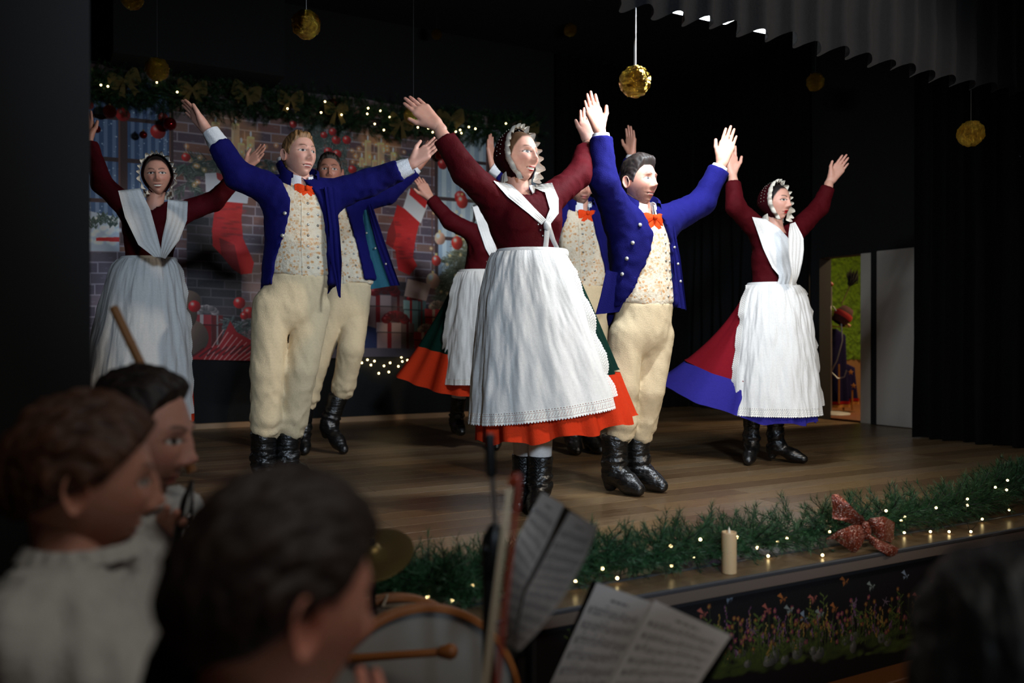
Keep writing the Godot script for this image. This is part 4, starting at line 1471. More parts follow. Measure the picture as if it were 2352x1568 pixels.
func skin_at(o: Dictionary, p: Vector3) -> Color:
	var c: Color = o.skin
	var x := p.x
	var ax := absf(x)
	var y := p.y
	c = c.lerp(c * Color(0.93, 0.8, 0.78), 0.5 + 0.5 * noi.get_noise_3d(x * 60, y * 60, p.z * 60))
	var hm := hair_mask(o, p)
	if p.z > 0.02:
		c = c.lerp(lin(0.72, 0.36, 0.32), o.get("blush", 0.22) * bump(ax, y, 0.042, -0.022, 0.018, 0.016))
		c = c.lerp(lin(0.7, 0.4, 0.34), 0.25 * bump(x, y, 0, -0.03, 0.014, 0.012))
		if o.has("beard"):
			var b: float = o.beard
			var e := smoothstep(-0.028, -0.055, y + 0.25 * maxf(0.0, 0.03 - ax) * smoothstep(-0.06, -0.045, y)) * smoothstep(0.0, 0.02, p.z + ax * 0.4)
			e *= 1.0 - 0.55 * bump(ax, y, 0.042, -0.05, 0.014, 0.014)
			c = c.lerp(o.hair, clampf(b * e * (0.75 + 0.5 * fine.get_noise_3d(x * 500, y * 500, 1)), 0, 1))
		var sm: float = o.get("smile", 0.4)
		var my := y - 9.0 * sm * minf(ax, 0.034) ** 2
		var lip := maxf(bump(x, my, 0.0, -0.0592, 0.021, 0.0048), bump(x, my, 0.0, -0.0708, 0.0185, 0.0058))
		c = c.lerp(o.get("lips", lin(0.6, 0.33, 0.3)), smoothstep(0.32, 0.55, lip))
		var op: float = o.get("open", 0.0)
		if op > 0.0 and ax < 0.0215 and absf(my + 0.0648) < 0.0046 * op * (1.0 - (ax / 0.0225) ** 4): c = lin(0.86, 0.83, 0.78)
		elif ax < 0.025 and absf(my + 0.0648) < 0.0018: c = lin(0.2, 0.07, 0.06)
		# eyes, lashes, brows
		var ex := ax - 0.031
		var ey := y - 0.0068
		var lid := (ex / 0.0148) ** 2 + (ey / 0.0056) ** 2
		if lid < 1.0:
			c = lin(0.74, 0.71, 0.68)
			var g: float = o.get("gaze", 0.0) * 0.004
			var ix := x - signf(x) * 0.031 - g
			if Vector2(ix, ey - 0.0008).length() < 0.0064: c = o.get("iris", lin(0.09, 0.065, 0.05))
		elif lid < 1.9 and ey > -0.002: c = c.lerp(lin(0.05, 0.03, 0.03), o.get("lash", 0.6))
		elif lid < 3.2 and ey > 0.0: c = c.lerp(lin(0.3, 0.18, 0.15), 0.35 * o.get("lash", 0.6))
		var by := y - 0.0275 - 0.006 * sin(clampf((ax - 0.012) / 0.036, 0, 1) * PI * 0.8)
		if ax > 0.011 and ax < 0.05: c = c.lerp(o.get("brow", o.hair), 0.92 * exp(-(by / 0.0036) ** 2) * smoothstep(0.05, 0.04, ax))
	return c.lerp(o.hair, hm)

# lists of points of the skull grid, a denser net over the face
func head_grid(o: Dictionary, na: int, nb: int) -> Array:
	var rows := []
	for j in nb + 1:
		var t := (float(j) / nb - 0.5) * PI
		var th := t - 0.22 * sin(2.0 * t)
		var row := PackedVector3Array()
		for i in na + 1:
			var w := (float(i) / na - 0.5) * TAU
			var ph: float = w - o.get("dense", 0.5) * sin(w)
			row.append(skull(o, Vector3(cos(th) * sin(ph), sin(th), cos(th) * cos(ph))))
		rows.append(row)
	return rows

func head_mesh(o: Dictionary, t: Transform3D, out: MB, na := 124, nb := 104) -> void:
	var rows := head_grid(o, na, nb)
	var k := MB.new()
	for j in nb + 1:
		for i in na + 1:
			k.v(rows[j][i], Vector2.ZERO, skin_at(o, rows[j][i]))
	for j in nb:
		for i in na:
			var a := j * (na + 1) + i
			k.quad(a, a + na + 1, a + na + 2, a + 1)
	out.add(k, t)
	# ears
	for s in ([] if o.get("covered", false) else [-1.0, 1.0]):
		var e := MB.new()
		var erows := []
		for r in 7:
			var row := PackedVector3Array()
			for i in 19:
				var a := TAU * i / 18.0
				var rr: float = [0.0, 0.35, 0.62, 0.8, 0.95, 1.0, 0.8][r]
				var lift: float = [0.008, 0.0075, 0.008, 0.0125, 0.0145, 0.011, 0.0][r]
				var yy := sin(a) * 0.031 * rr
				var zz := -cos(a) * 0.0185 * rr * (1.0 - 0.22 * smoothstep(0.0, -1.0, sin(a)))
				row.append(Vector3(s * (0.0705 + lift + (-zz + 0.004) * 0.35 * (1 if zz < 0 else 0.2)), yy - 0.004 - zz * 0.25, zz - 0.012))
			erows.append(row)
		e.grid(erows, false, 1, 1, o.skin * Color(0.95, 0.82, 0.8))
		out.add(e, t, s < 0)

# hair as a raised skin over the scalp; style: top, side thickness, combing
func hair_mesh(o: Dictionary, t: Transform3D, na := 150, nb := 84) -> MB:
	var oo := o.duplicate()
	oo.dense = 0.0
	var k := MB.new()
	var rows := head_grid(oo, na, nb)
	var m := PackedFloat32Array()
	var top: float = o.get("top", 0.022)
	var side: float = o.get("side", 0.007)
	var hc: Color = o.hair
	for j in nb + 1:
		for i in na + 1:
			var p: Vector3 = rows[j][i]
			var h := hair_mask(o, p)
			m.append(h)
			var up := smoothstep(0.035, 0.1, p.y)
			var comb: float = o.get("comb", 0.0) # 0 combed back, 1 combed to the side
			var st := fine.get_noise_3d(lerpf(p.x, p.z, comb) * 190, p.y * 30 + p.z * 12, lerpf(p.z, p.x, comb) * 22)
			var lk := noi.get_noise_3d(lerpf(p.x, p.z, comb) * 46, p.y * 13, lerpf(p.z, p.x, comb) * 13)
			var th := lerpf(side, top * (1.0 + 0.35 * smoothstep(0.0, 0.09, p.z)), up)
			th *= 1.0 + o.get("rough", 0.3) * lk
			var n := (p + Vector3(0, -0.01, 0.01)).normalized()
			p += n * (th * h + 0.0045 * st * h - 0.002)
			k.v(p, Vector2.ZERO, hc * (1.0 + 0.9 * st + 0.3 * lk))
	for j in nb:
		for i in na:
			var a := j * (na + 1) + i
			if maxf(maxf(m[a], m[a + 1]), maxf(m[a + na + 1], m[a + na + 2])) > 0.02:
				k.quad(a, a + na + 1, a + na + 2, a + 1)
	var out := MB.new()
	out.add(k, t)
	return out

# bonnet over the back of the head; its edge follows a plane that leans back
func bonnet(o: Dictionary, t: Transform3D, parent: Node) -> void:
	var na := 90
	var nb := 60
	var oo := o.duplicate()
	oo.dense = 0.0
	var rows := head_grid(oo, na, nb)
	var k := MB.new()
	var keep := PackedByteArray()
	for j in nb + 1:
		for i in na + 1:
			var p: Vector3 = rows[j][i]
			var n := (p + Vector3(0, -0.02, 0.0)).normalized()
			var s := p.z + (0.3 if p.y < 0.0 else 0.1) * p.y - 0.012 # in front of this the face is open
			keep.append(1 if s < 0.008 and p.y > -0.085 - 0.2 * p.z else 0)
			var q := p + n * (0.013 + 0.013 * smoothstep(0.02, -0.1, s) * smoothstep(-0.09, 0.03, p.y))
			q += n * 0.0016 * sin(atan2(p.x, p.y + 0.02) * 30.0) * smoothstep(-0.02, -0.08, p.z)
			k.v(q)
	for j in nb:
		for i in na:
			var a := j * (na + 1) + i
			if keep[a] and keep[a + 1] and keep[a + na + 1] and keep[a + na + 2]: k.quad(a, a + na + 1, a + na + 2, a + 1)
	var w := MB.new()
	w.add(k, t)
	var cap := part("bonnet", w.mesh(), M.bonnet, parent)
	# gathered frill round the face
	var fr := MB.new()
	var rws := []
	var na2 := 230
	for r in 5:
		var row := PackedVector3Array()
		var u := r / 4.0
		for i in na2 + 1:
			var a := lerpf(-2.45, 2.45, float(i) / na2)
			var ring := Vector3(sin(a) * 0.0905, cos(a) * 0.13 - 0.006, 0.0)
			if ring.y < -0.03: ring.x *= 1.0 - 0.24 * smoothstep(-0.03, -0.11, ring.y)
			ring.z = 0.004 - (0.3 if ring.y < 0.0 else 0.1) * ring.y
			var wv := sin(a * 21.0 + 1.2 * sin(a * 5.0)) 
			var out_n := Vector3(sin(a), cos(a), 0).normalized()
			var q := ring + out_n * (0.004 + 0.007 * sin(u * PI) + wv * 0.0075 * (0.3 + u)) + Vector3(0, 0, 0.04 * u + 0.006 * wv * u) + out_n * (0.009 * u)
			q += Vector3(0, 0, 0.003) * noi.get_noise_2d(a * 20, u * 3)
			row.append(q)
		rws.append(row)
	fr.grid(rws)
	w = MB.new()
	w.add(fr, t)
	part("frill", w.mesh(), M.ruffle, cap)
	# frill at the nape
	fr = MB.new()
	rws = []
	for r in 3:
		var row := PackedVector3Array()
		for i in 61:
			var a := lerpf(-1.5, 1.5, i / 60.0)
			row.append(Vector3(sin(a) * 0.084, -0.072 - 0.022 * r + 0.02 * cos(a) * -1.0, -cos(a) * 0.09 * (1.0 + 0.05 * r) + 0.004 + 0.005 * sin(a * 24.0) * r))
		rws.append(row)
	fr.grid(rws)
	w = MB.new()
	w.add(fr, t)
	part("nape_frill", w.mesh(), M.ruffle, cap)
	# rows of sequins
	w = MB.new()
	for r in 3:
		for i in 19:
			var a := lerpf(-1.5, 1.5, i / 18.0)
			var zz: float = [-0.02, -0.05, -0.078][r]
			var sc := sqrt(maxf(0.05, 1.0 - (zz / 0.115) ** 2))
			var c := Vector3(sin(a) * 0.101 * sc, cos(a) * 0.139 * sc - 0.004, zz - 0.1 * (cos(a) * 0.135 * sc) * 0.5)
			var b := MB.new()
			b.lathe(c, [Vector2(0, -0.0028), Vector2(0.0026, 0.0), Vector2(0, 0.0028)], 5)
			w.add(b, t)
	part("sequin_rows", w.mesh(), M.bead, cap).set_meta("kind", "stuff")

# ---- hands
var hand_shape: MB

func hand_template() -> MB:
	var f := Fld.new(Vector3(-0.06, -0.08, -0.05), Vector3(0.085, 0.205, 0.055), 0.004)
	var zf := Vector3(0, 0, 1)
	f.cone(Vector3(0, -0.035, 0), Vector3(0, -0.01, 0), 0.026, 0.027, 0.01, zf, 0.82)
	for q in [[0.026, 0.02, 0.03, 0.09], [0.008, 0.0, 0.01, 0.098], [-0.01, 0.0, -0.011, 0.094], [-0.022, 0.012, -0.03, 0.082]]:
		f.cone(Vector3(q[0] * 0.7, q[1] - 0.005, 0), Vector3(q[2], q[3], -0.001), 0.0165, 0.0125, 0.014)
	f.cone(Vector3(0.018, 0.018, 0.006), Vector3(0.034, 0.04, 0.009), 0.0165, 0.0145, 0.012)
	# index, middle, ring, little: base x, base y, length, fan
	for q in [[0.0285, 0.09, 0.072, 0.012, 0.0095], [0.0095, 0.098, 0.08, 0.0, 0.0098], [-0.0098, 0.095, 0.074, -0.012, 0.0093], [-0.028, 0.083, 0.058, -0.05, 0.0083]]:
		var p := Vector3(q[0], q[1] - 0.008, -0.001)
		var d := Vector3(sin(q[3]), cos(q[3]), 0.02)
		var r: float = q[4]
		for s in [[0.48, 0.03], [0.3, 0.12], [0.22, 0.2]]:
			var d2 := (d + Vector3(0, 0, s[1])).normalized()
			var e: Vector3 = p + d2 * q[2] * s[0] * 1.08
			f.cone(p, e, r, r * 0.9, 0.0035)
			p = e
			r *= 0.9
	var tb := Vector3(0.03, 0.034, 0.008)
	var tm := Vector3(0.052, 0.062, 0.013)
	f.cone(tb, tm, 0.0135, 0.011, 0.006)
	f.cone(tm, Vector3(0.062, 0.094, 0.013), 0.0108, 0.0085, 0.003)
	return relax(f.net(), 1)

func add_hand(out: MB, wrist: Vector3, tip: Vector3, palm: Vector3, left: bool, size: float, skin: Color) -> void:
	if hand_shape == null: hand_shape = hand_template()
	var y := (tip - wrist).normalized()
	var z := (palm - y * palm.dot(y)).normalized()
	var x := y.cross(z)
	var b := Basis(x * size * (-1.0 if left else 1.0), y * size, z * size)
	var k := MB.new()
	k.V = hand_shape.V
	k.I = hand_shape.I
	k.U = hand_shape.U
	for p in k.V:
		var c := skin.lerp(skin * Color(0.95, 0.72, 0.68), 0.35 + 0.3 * smoothstep(0.1, 0.18, p.y) + 0.25 * noi.get_noise_3d(p.x * 50, p.y * 50, p.z * 50))
		if p.z < -0.003 and p.y > 0.135: c = c.lerp(lin(0.82, 0.6, 0.55), 0.3)
		k.C.append(c)
	out.add(k, Transform3D(b, wrist), left)

func head_basis(yaw: float, pitch: float, roll: float) -> Basis:
	return Basis(Vector3.UP, yaw) * Basis(Vector3.RIGHT, -pitch) * Basis(Vector3.BACK, roll)

# boot from shaft top over the ankle to the toe
func boot(parent: Node, top: Vector3, ankle: Vector3, toe: Vector3, r: float, ground: bool, laced := false) -> void:
	var lo := top.min(ankle).min(toe) - Vector3.ONE * 0.12
	var hi := top.max(ankle).max(toe) + Vector3.ONE * 0.12
	var f := Fld.new(lo, hi, 0.0095)
	var dirv := toe - ankle
	var flat := Vector3(dirv.x, 0, dirv.z).normalized()
	f.cone(top, ankle.lerp(top, 0.25), r, r * 0.84, 0.02)
	f.cone(ankle.lerp(top, 0.25), ankle, r * 0.84, r * 0.76, 0.03)
	var heel := ankle - dirv.normalized() * 0.03 + Vector3(0, -0.03, 0)
	f.cone(ankle, heel, r * 0.72, r * 0.66, 0.03)
	f.cone(ankle.lerp(toe, 0.15), ankle.lerp(toe, 0.62) + Vector3(0, -0.012, 0), r * 0.72, r * 0.66, 0.03)
	f.cone(ankle.lerp(toe, 0.6), toe, r * 0.68, r * 0.5, 0.03)
	f.cone(heel + Vector3(0, -0.01, 0), heel + Vector3(0, -0.045, 0), r * 0.55, r * 0.5, 0.008)
	var up := (top - ankle).normalized()
	f.carve(func(p: Vector3) -> float:
		var d := (p - top).dot(up) if p.distance_to(top) < r * 1.9 else -1.0
		return maxf(d, -p.y) if ground else d)
	var k := relax(f.net(), 1)
	push(k, func(p: Vector3, n: Vector3) -> float:
		var t := clampf((p - ankle).dot(up) / (top - ankle).length(), -0.3, 1.0)
		return (0.0055 * sin(t * 26.0 + 5.0 * noi.get_noise_3d(p.x * 9, p.y * 9, p.z * 9)) * exp(-((t - 0.22) / 0.28) ** 2) + 0.002 * noi.get_noise_3d(p.x * 30, p.y * 50, p.z * 30)) if t > -0.05 else 0.0)
	var b := part("boot", k.mesh(), M.boot, parent)
	if laced: # lacing up the front
		var w := MB.new()
		for i in 9:
			var c := ankle.lerp(top, 0.05 + 0.1 * i)
			var rad := lerpf(r * 0.8, r * 1.02, i / 8.0)
			var s := flat.cross(Vector3.UP) * 0.016
			w.tube([c + flat * rad + s, c + flat * (rad + 0.004), c + flat * rad - s + Vector3(0, 0.018, 0)], 0.0022, 5)
			w.tube([c + flat * rad - s, c + flat * (rad + 0.004), c + flat * rad + s + Vector3(0, 0.018, 0)], 0.0022, 5)
		part("lace", w.mesh(), M.stand_black, b)

# inner body, thinner than the clothes, with neck; head and hands join the same mesh
func body_core(f: Dictionary, c: Dictionary, out: MB) -> void:
	var pts: Array = [c.neck, c.waist, c.sr, c.sl, c.er, c.el, c.wr, c.wl, c.hr, c.hl]
	for q in ["kr", "kl", "ar", "al"]:
		if c.has(q): pts.append(c[q])
	var lo: Vector3 = c.head
	var hi: Vector3 = c.head
	for p in pts:
		lo = lo.min(p); hi = hi.max(p)
	var g := Fld.new(lo - Vector3.ONE * 0.2, hi + Vector3.ONE * 0.2, 0.02)
	var fw: Vector3 = c.fwd
	g.cone(c.neck + Vector3(0, -0.16, 0), c.waist, 0.12 * c.w, 0.1 * c.w, 0.05, fw, 0.65)
	g.cone(c.waist, (c.hr + c.hl) * 0.5, 0.1 * c.w, 0.11 * c.w, 0.05, fw, 0.7)
	g.cone(c.sr + Vector3(0, -0.03, 0), c.sl + Vector3(0, -0.03, 0), 0.04, 0.04, 0.04)
	for s in [["sr", "er", "wr"], ["sl", "el", "wl"]]:
		g.cone(c[s[0]], c[s[1]], 0.04, 0.032, 0.03)
		g.cone(c[s[1]], c[s[2]], 0.03, 0.022, 0.02)
	for s in [["hr", "kr", "ar"], ["hl", "kl", "al"]]:
		if c.has(s[1]):
			g.cone(c[s[0]], c[s[1]], 0.07, 0.048, 0.04)
			g.cone(c[s[1]], c[s[2]], 0.048, 0.03, 0.03)
	var k := g.net()
	k.C.fill(c.face.skin)
	out.add(k)
	# neck and collar bones at a finer net
	var nb: Vector3 = c.neck
	var hd: Vector3 = c.head
	g = Fld.new(nb.min(hd) - Vector3.ONE * 0.16, nb.max(hd) + Vector3.ONE * 0.16, 0.0095)
	var r: float = 0.056 if c.face.get("male", 0.0) > 0.5 else 0.047
	var top: Vector3 = hd + c.hb * Vector3(0, -0.05, -0.022)
	g.cone(nb + Vector3(0, -0.04, 0), top, r * 1.06, r, 0.03)
	g.cone(nb + Vector3(0, -0.05, 0) - c.lat * 0.045, nb + Vector3(0, -0.05, 0) + c.lat * 0.045, 0.036, 0.036, 0.05, fw, 0.8)
	k = g.net()
	for i in k.V.size():
		var sk: Color = c.face.skin
		k.C[i] = sk.lerp(sk * Color(0.93, 0.8, 0.78), 0.5)
	out.add(k)

func frame_of(f: Dictionary, c: Dictionary) -> void:
	var a: float = deg_to_rad(c.get("turn", 29.0))
	c.fwd = Vector3(sin(a), 0, cos(a))
	c.lat = Vector3(cos(a), 0, -sin(a))
	var sw: float = c.get("sw", 0.175)
	var sd: float = c.get("sd", 0.045)
	if not c.has("sr"): c.sr = c.neck - c.lat * sw + Vector3(0, -sd + c.get("rise_r", 0.0), 0)
	if not c.has("sl"): c.sl = c.neck + c.lat * sw + Vector3(0, -sd + c.get("rise_l", 0.0), 0)
	c.hb = head_basis(deg_to_rad(c.yaw), deg_to_rad(c.get("pitch", 0.0)), deg_to_rad(c.get("roll", 0.0)))
	c.ht = Transform3D(c.hb * Basis.from_scale(Vector3.ONE * c.get("hs", 1.0)), c.head)

func finish_body(f: Dictionary, c: Dictionary) -> void:
	var out := MB.new()
	body_core(f, c, out)
	head_mesh(c.face, c.ht, out)
	if c.has("tr"): add_hand(out, c.get("hand_r", c.wr), c.tr, c.pr, false, c.get("hand", 1.0), c.face.skin)
	if c.has("tl"): add_hand(out, c.get("hand_l", c.wl), c.tl, c.pl, true, c.get("hand", 1.0), c.face.skin)
	forearms(c, out)
	part("body", out.mesh(), M.skin, f.n)
	if not c.get("no_hair", false):
		part("hair", hair_mesh(c.face, c.ht).mesh(), M.hair, f.n)

func forearms(c: Dictionary, out: MB) -> void:
	for s in [["tr", "hand_r", "wr", "er"], ["tl", "hand_l", "wl", "el"]]:
		if not c.has(s[0]): continue
		var w: Vector3 = c.get(s[1], c[s[2]])
		var e: Vector3 = c[s[3]]
		var h: Vector3 = (c[s[0]] - w).normalized()
		var z: float = c.get("hand", 1.0)
		var k := MB.new()
		k.tube([w + h * 0.03, w + h * 0.012, w - h * 0.006, w - h * 0.014 + (e - w) * 0.05, w.lerp(e, 0.22), w.lerp(e, 0.45), w.lerp(e, 0.75)], [0.008 * z, 0.0185 * z, 0.0225 * z, 0.025 * z, 0.029 * z, 0.034 * z, 0.035 * z], 16)
		k.C.fill(c.face.skin * Color(0.97, 0.88, 0.86))
		out.add(k)

func wrinkle(amp: float, fr: float, sd: float) -> Callable:
	return func(p: Vector3, n: Vector3) -> float:
		var q := p * fr
		var a := noi.get_noise_3d(q.x + q.y * 0.7 + sd, q.y * 0.8 - q.x * 0.4, q.z)
		return amp * (1.0 - absf(a) * 3.2) + amp * 0.5 * noi.get_noise_3d(q.x * 2.6, q.y * 2.1, q.z * 2.6 + sd)

# a strip of cloth between two lists of points, with thickness
func flap(pa: Array, pb: Array, thick: float) -> MB:
	var k := MB.new()
	var n := 8
	var rows := []
	for i in pa.size():
		var row := PackedVector3Array()
		for j in n + 1: row.append(pa[i].lerp(pb[i], float(j) / n) + Vector3(0, 0, 0.006 * sin(j * 1.7 + i)))
		rows.append(row)
	k.grid(rows)
	var nn := k.normals()
	var b := MB.new()
	b.grid(rows)
	for i in b.V.size(): b.V[i] -= nn[i] * thick
	k.add(b, Transform3D.IDENTITY, true)
	return k

func stud_mesh(r: float) -> MB:
	var k := MB.new()
	k.lathe(Vector3.ZERO, [Vector2(r * 0.85, 0), Vector2(r, r * 0.25), Vector2(r * 0.75, r * 0.6), Vector2(0, r * 0.75)], 10)
	return k

func put_stud(mesh: Mesh, p: Vector3, n: Vector3, m: Material, parent: Node, called := "button") -> void:
	var o := part(called, mesh, m, parent)
	var y := n.normalized()
	var x := y.cross(Vector3.RIGHT if absf(y.x) < 0.8 else Vector3.UP).normalized()
	o.transform = Transform3D(Basis(x, y, x.cross(y)), p)

# ---- a man in blue tailcoat, flowered waistcoat, cream breeches and boots
func man(f: Dictionary, c: Dictionary) -> void:
	frame_of(f, c)
	c.w = c.get("w", 1.0)
	c.ar = c.cr
	c.al = c.cl
	var w: float = c.w
	finish_body(f, c)
	var fw: Vector3 = c.fwd
	var lat: Vector3 = c.lat
	var neck: Vector3 = c.neck
	var waist: Vector3 = c.waist
	var hem: float = c.hem
	# coat
	var pts: Array = [neck, waist, c.sr, c.sl, c.er, c.el, c.wr, c.wl, Vector3(waist.x, hem, waist.z)]
	var lo := neck
	var hi := neck
	for p in pts:
		lo = lo.min(p); hi = hi.max(p)
	var g := Fld.new(lo - Vector3.ONE * 0.24, hi + Vector3.ONE * 0.15, CELL)
	g.cone(neck + Vector3(0, -0.15, 0), waist, 0.182 * w, 0.172 * w, 0.06, fw, 0.73)
	g.cone(waist, Vector3(waist.x, hem - 0.05, waist.z) - fw * 0.01, 0.175 * w, 0.195 * w, 0.06, fw, 0.8)
	g.cone(neck + Vector3(0, -0.055, 0) - lat * 0.1 - fw * 0.01, neck + Vector3(0, -0.055, 0) + lat * 0.1 - fw * 0.01, 0.075 * w, 0.075 * w, 0.06)
	for s in [["sr", "er", "wr"], ["sl", "el", "wl"]]:
		g.cone(c[s[0]] + (neck - c[s[0]]) * 0.2 + Vector3(0, -0.02, 0), c[s[1]], 0.085 * w, 0.066 * w, 0.06)
		g.cone(c[s[1]], c[s[2]], 0.066 * w, 0.056 * w, 0.03)
	var ys := []
	var ur := []
	var ul := []
	for q in c.right_edge:
		var p := J(f, q[0], q[1], 0.0)
		ys.push_front(p.y)
		ur.push_front((p.x - neck.x - 0.115 * fw.x) / lat.x)
	var ys2 := []
	for q in c.left_edge:
		var p := J(f, q[0], q[1], 0.0)
		ys2.push_front(p.y)
		ul.push_front((p.x - neck.x - 0.115 * fw.x) / lat.x)
	var wr: Vector3 = c.wr
	var wl: Vector3 = c.wl
	var dr: Vector3 = (wr - c.er).normalized()
	var dl: Vector3 = (wl - c.el).normalized()
	var tail: float = c.get("tail", 0.0)
	g.carve(func(p: Vector3) -> float:
		var d := -1.0
		var u := (p - neck).dot(lat)
		var v := (p - neck).dot(fw)
		d = hem + 0.02 * u - tail * smoothstep(0.0, -0.1, v) - p.y
		if v > -0.03 and p.y < neck.y + 0.06 and absf(u) < 0.26:
			d = maxf(d, minf(minf(u - table(p.y, ys, ur), table(p.y, ys2, ul) - u), v + 0.03))
		if p.y > neck.y - 0.02: # neck hole
			d = maxf(d, minf(0.066 - Vector2(u, v).length(), p.y - neck.y + 0.02))
		if p.distance_squared_to(wr) < 0.02: d = maxf(d, (p - wr).dot(dr) + 0.004)
		if p.distance_squared_to(wl) < 0.02: d = maxf(d, (p - wl).dot(dl) + 0.004)
		return d)
	var k := relax(g.net(), 1)
	push(k, wrinkle(0.003, 8.0, f.X))
	var coat := part("coat", k.mesh(), M.jacket, f.n)
	f.coat = coat
	f.coat_field = g
	for q in c.get("coat_buttons", []):
		var p := lay(f, g, q[0], q[1], 0.004, 0.12)
		put_stud(M.coat_stud, p, g.grad(p) if not is_nan(g.grad(p).x) else Vector3(0, 0, 1), M.button, coat)
	# turned-down collar of the coat
	var cb := MB.new()
	var rows := []
	for r in 4:
		var row := PackedVector3Array()
		for i in 25:
			var a := lerpf(0.75, TAU - 0.75, i / 24.0)
			var rr: float = [0.066, 0.07, 0.088, 0.1][r]
			var yy: float = [0.0, 0.09 - 0.02 * cos(a), 0.084 - 0.02 * cos(a), 0.0][r]
			row.append(neck + (fw * cos(a) + lat * sin(a)) * rr + Vector3(0, yy - 0.035 * maxf(0.0, cos(a)), 0) + lat * sin(a) * 0.012)
		rows.append(row)
	cb.grid(rows)
	part("collar", cb.mesh(), M.jacket, coat)
	# waistcoat
	var vh: float = c.vest_hem
	g = Fld.new(Vector3(minf(neck.x, waist.x) - 0.3, vh - 0.1, minf(neck.z, waist.z) - 0.3), Vector3(maxf(neck.x, waist.x) + 0.3, neck.y + 0.1, maxf(neck.z, waist.z) + 0.3), CELL)
	g.cone(neck + Vector3(0, -0.16, 0) + fw * 0.002, waist + fw * 0.002, 0.163 * w, 0.155 * w, 0.05, fw, 0.69)
	g.cone(waist + fw * 0.002, Vector3(waist.x, vh - 0.02, waist.z) + fw * 0.002, 0.155 * w, 0.157 * w, 0.05, fw, 0.72)
	g.cone(neck + Vector3(0, -0.06, 0) - lat * 0.07, neck + Vector3(0, -0.06, 0) + lat * 0.07, 0.06, 0.06, 0.06)
	g.carve(func(p: Vector3) -> float:
		var v := (p - neck).dot(fw)
		var u := (p - neck).dot(lat)
		var d := vh - 0.012 * cos(u * 20.0) - p.y
		if p.y > neck.y - 0.1: d = maxf(d, minf(0.058 - Vector2(u, v - 0.03).length() + 0.3 * (p.y - neck.y + 0.03), p.y - neck.y + 0.1))
		return d)
	k = relax(g.net(), 1)
	push(k, wrinkle(0.002, 12.0, 3.0))
	var vest := part("waistcoat", k.mesh(), M.vest, f.n)
	f.vest_field = g
	# two rows of studs down the front
	var span: Array = c.get("studs", [0.035, 0.1, 7])
	for col in 2:
		var u: float = span[col]
		for i in int(span[2]):
			var yy := lerpf(neck.y - 0.115, vh + 0.045, float(i) / (span[2] - 1))
			var o0: Vector3 = Vector3(waist.x, yy, waist.z).lerp(Vector3(neck.x, yy, neck.z), clampf((yy - waist.y) / (neck.y - waist.y), 0, 1)) + lat * u
			var t := g.hit(o0 + fw * 0.35, -fw, 0.0, 0.4)
			if is_nan(t): continue
			var p := o0 + fw * (0.35 - t)
			put_stud(M.small_stud, p, g.grad(p), M.button if (i + col) % 3 else M.stud, vest, "stud")
	# front edge of the waistcoat
	var plk := MB.new()
	rows = []
	var um: float = (span[0] + span[1]) * 0.5 - 0.062
	for i in 15:
		var yy := lerpf(neck.y - 0.1, vh + 0.006, i / 14.0)
		var row := PackedVector3Array()
		for s in [-0.004, 0.0, 0.006]:
			var o0: Vector3 = Vector3(waist.x, yy, waist.z).lerp(Vector3(neck.x, yy, neck.z), clampf((yy - waist.y) / (neck.y - waist.y), 0, 1)) + lat * (um + s)
			var t := g.hit(o0 + fw * 0.35, -fw, 0.0, 0.5)
			row.append(o0 + fw * (0.35 - (0.2 if is_nan(t) else t) + (0.006 if s == 0.0 else 0.001)))
		rows.append(row)
	plk.grid(rows)
	part("front_edge", plk.mesh(), M.vest, vest)
	# shirt collar and cuffs
	cb = MB.new()
	rows = []
	for r in 4:
		var row := PackedVector3Array()
		for i in 31:
			var a := lerpf(0.3, TAU - 0.3, i / 30.0)
			var rr: float = [0.061, 0.06, 0.066, 0.078][r]
			var yy: float = [-0.02, 0.058, 0.06, 0.016][r]
			row.append(neck + (fw * cos(a) + lat * sin(a)) * rr + fw * 0.008 + Vector3(0, yy - 0.03 * maxf(0.0, cos(a)) - (0.02 * maxf(0.0, cos(a)) if r == 3 else 0.0), 0))
		rows.append(row)
	cb.grid(rows)
	part("shirt_collar", cb.mesh(), M.shirt, f.n)
	for s in [[wr, dr, c.get("cuff_r", 0.02)], [wl, dl, c.get("cuff_l", 0.02)]]:
		cb = MB.new()
		rows = []
		var e: Vector3 = s[1].cross(Vector3.BACK).normalized()
		var e2: Vector3 = s[1].cross(e)
		var ln: float = s[2]
		for r in 7:
			var t := r / 6.0
			var row := PackedVector3Array()
			for i in 33:
				var a := TAU * i / 32.0
				var rr := lerpf(0.05, 0.041, t) * w + (0.004 * sin(a * 9.0 + r) * sin(t * PI) if ln > 0.03 else 0.0)
				row.append(s[0] + s[1] * lerpf(-0.03, ln, t) + (e * cos(a) + e2 * sin(a)) * rr)
			rows.append(row)
		cb.grid(rows, true)
		part("cuff", cb.mesh(), M.shirt, f.n)
	# orange neckerchief tied in a bow
	var bow := MB.new()
	var kn: Vector3 = neck + fw * 0.1 + Vector3(0, -0.034, 0)
	for s in [-1.0, 1.0]:
		rows = []
		for r in 9:
			var t := r / 8.0
			var row := PackedVector3Array()
			for i in 13:
				var a := TAU * i / 12.0
				var hh := lerpf(0.01, 0.026, smoothstep(0.0, 0.8, t)) * (1.0 - 0.15 * t)
				row.append(kn + lat * s * t * 0.062 + Vector3(0, sin(a) * hh * 1.35 - 0.012 * t, 0) + fw * (cos(a) * 0.012 * sin(minf(t + 0.12, 1.0) * PI * 0.9) - 0.012 * t + 0.003 * sin(a * 5.0) * t))
			rows.append(row)
		bow.grid(rows, true)
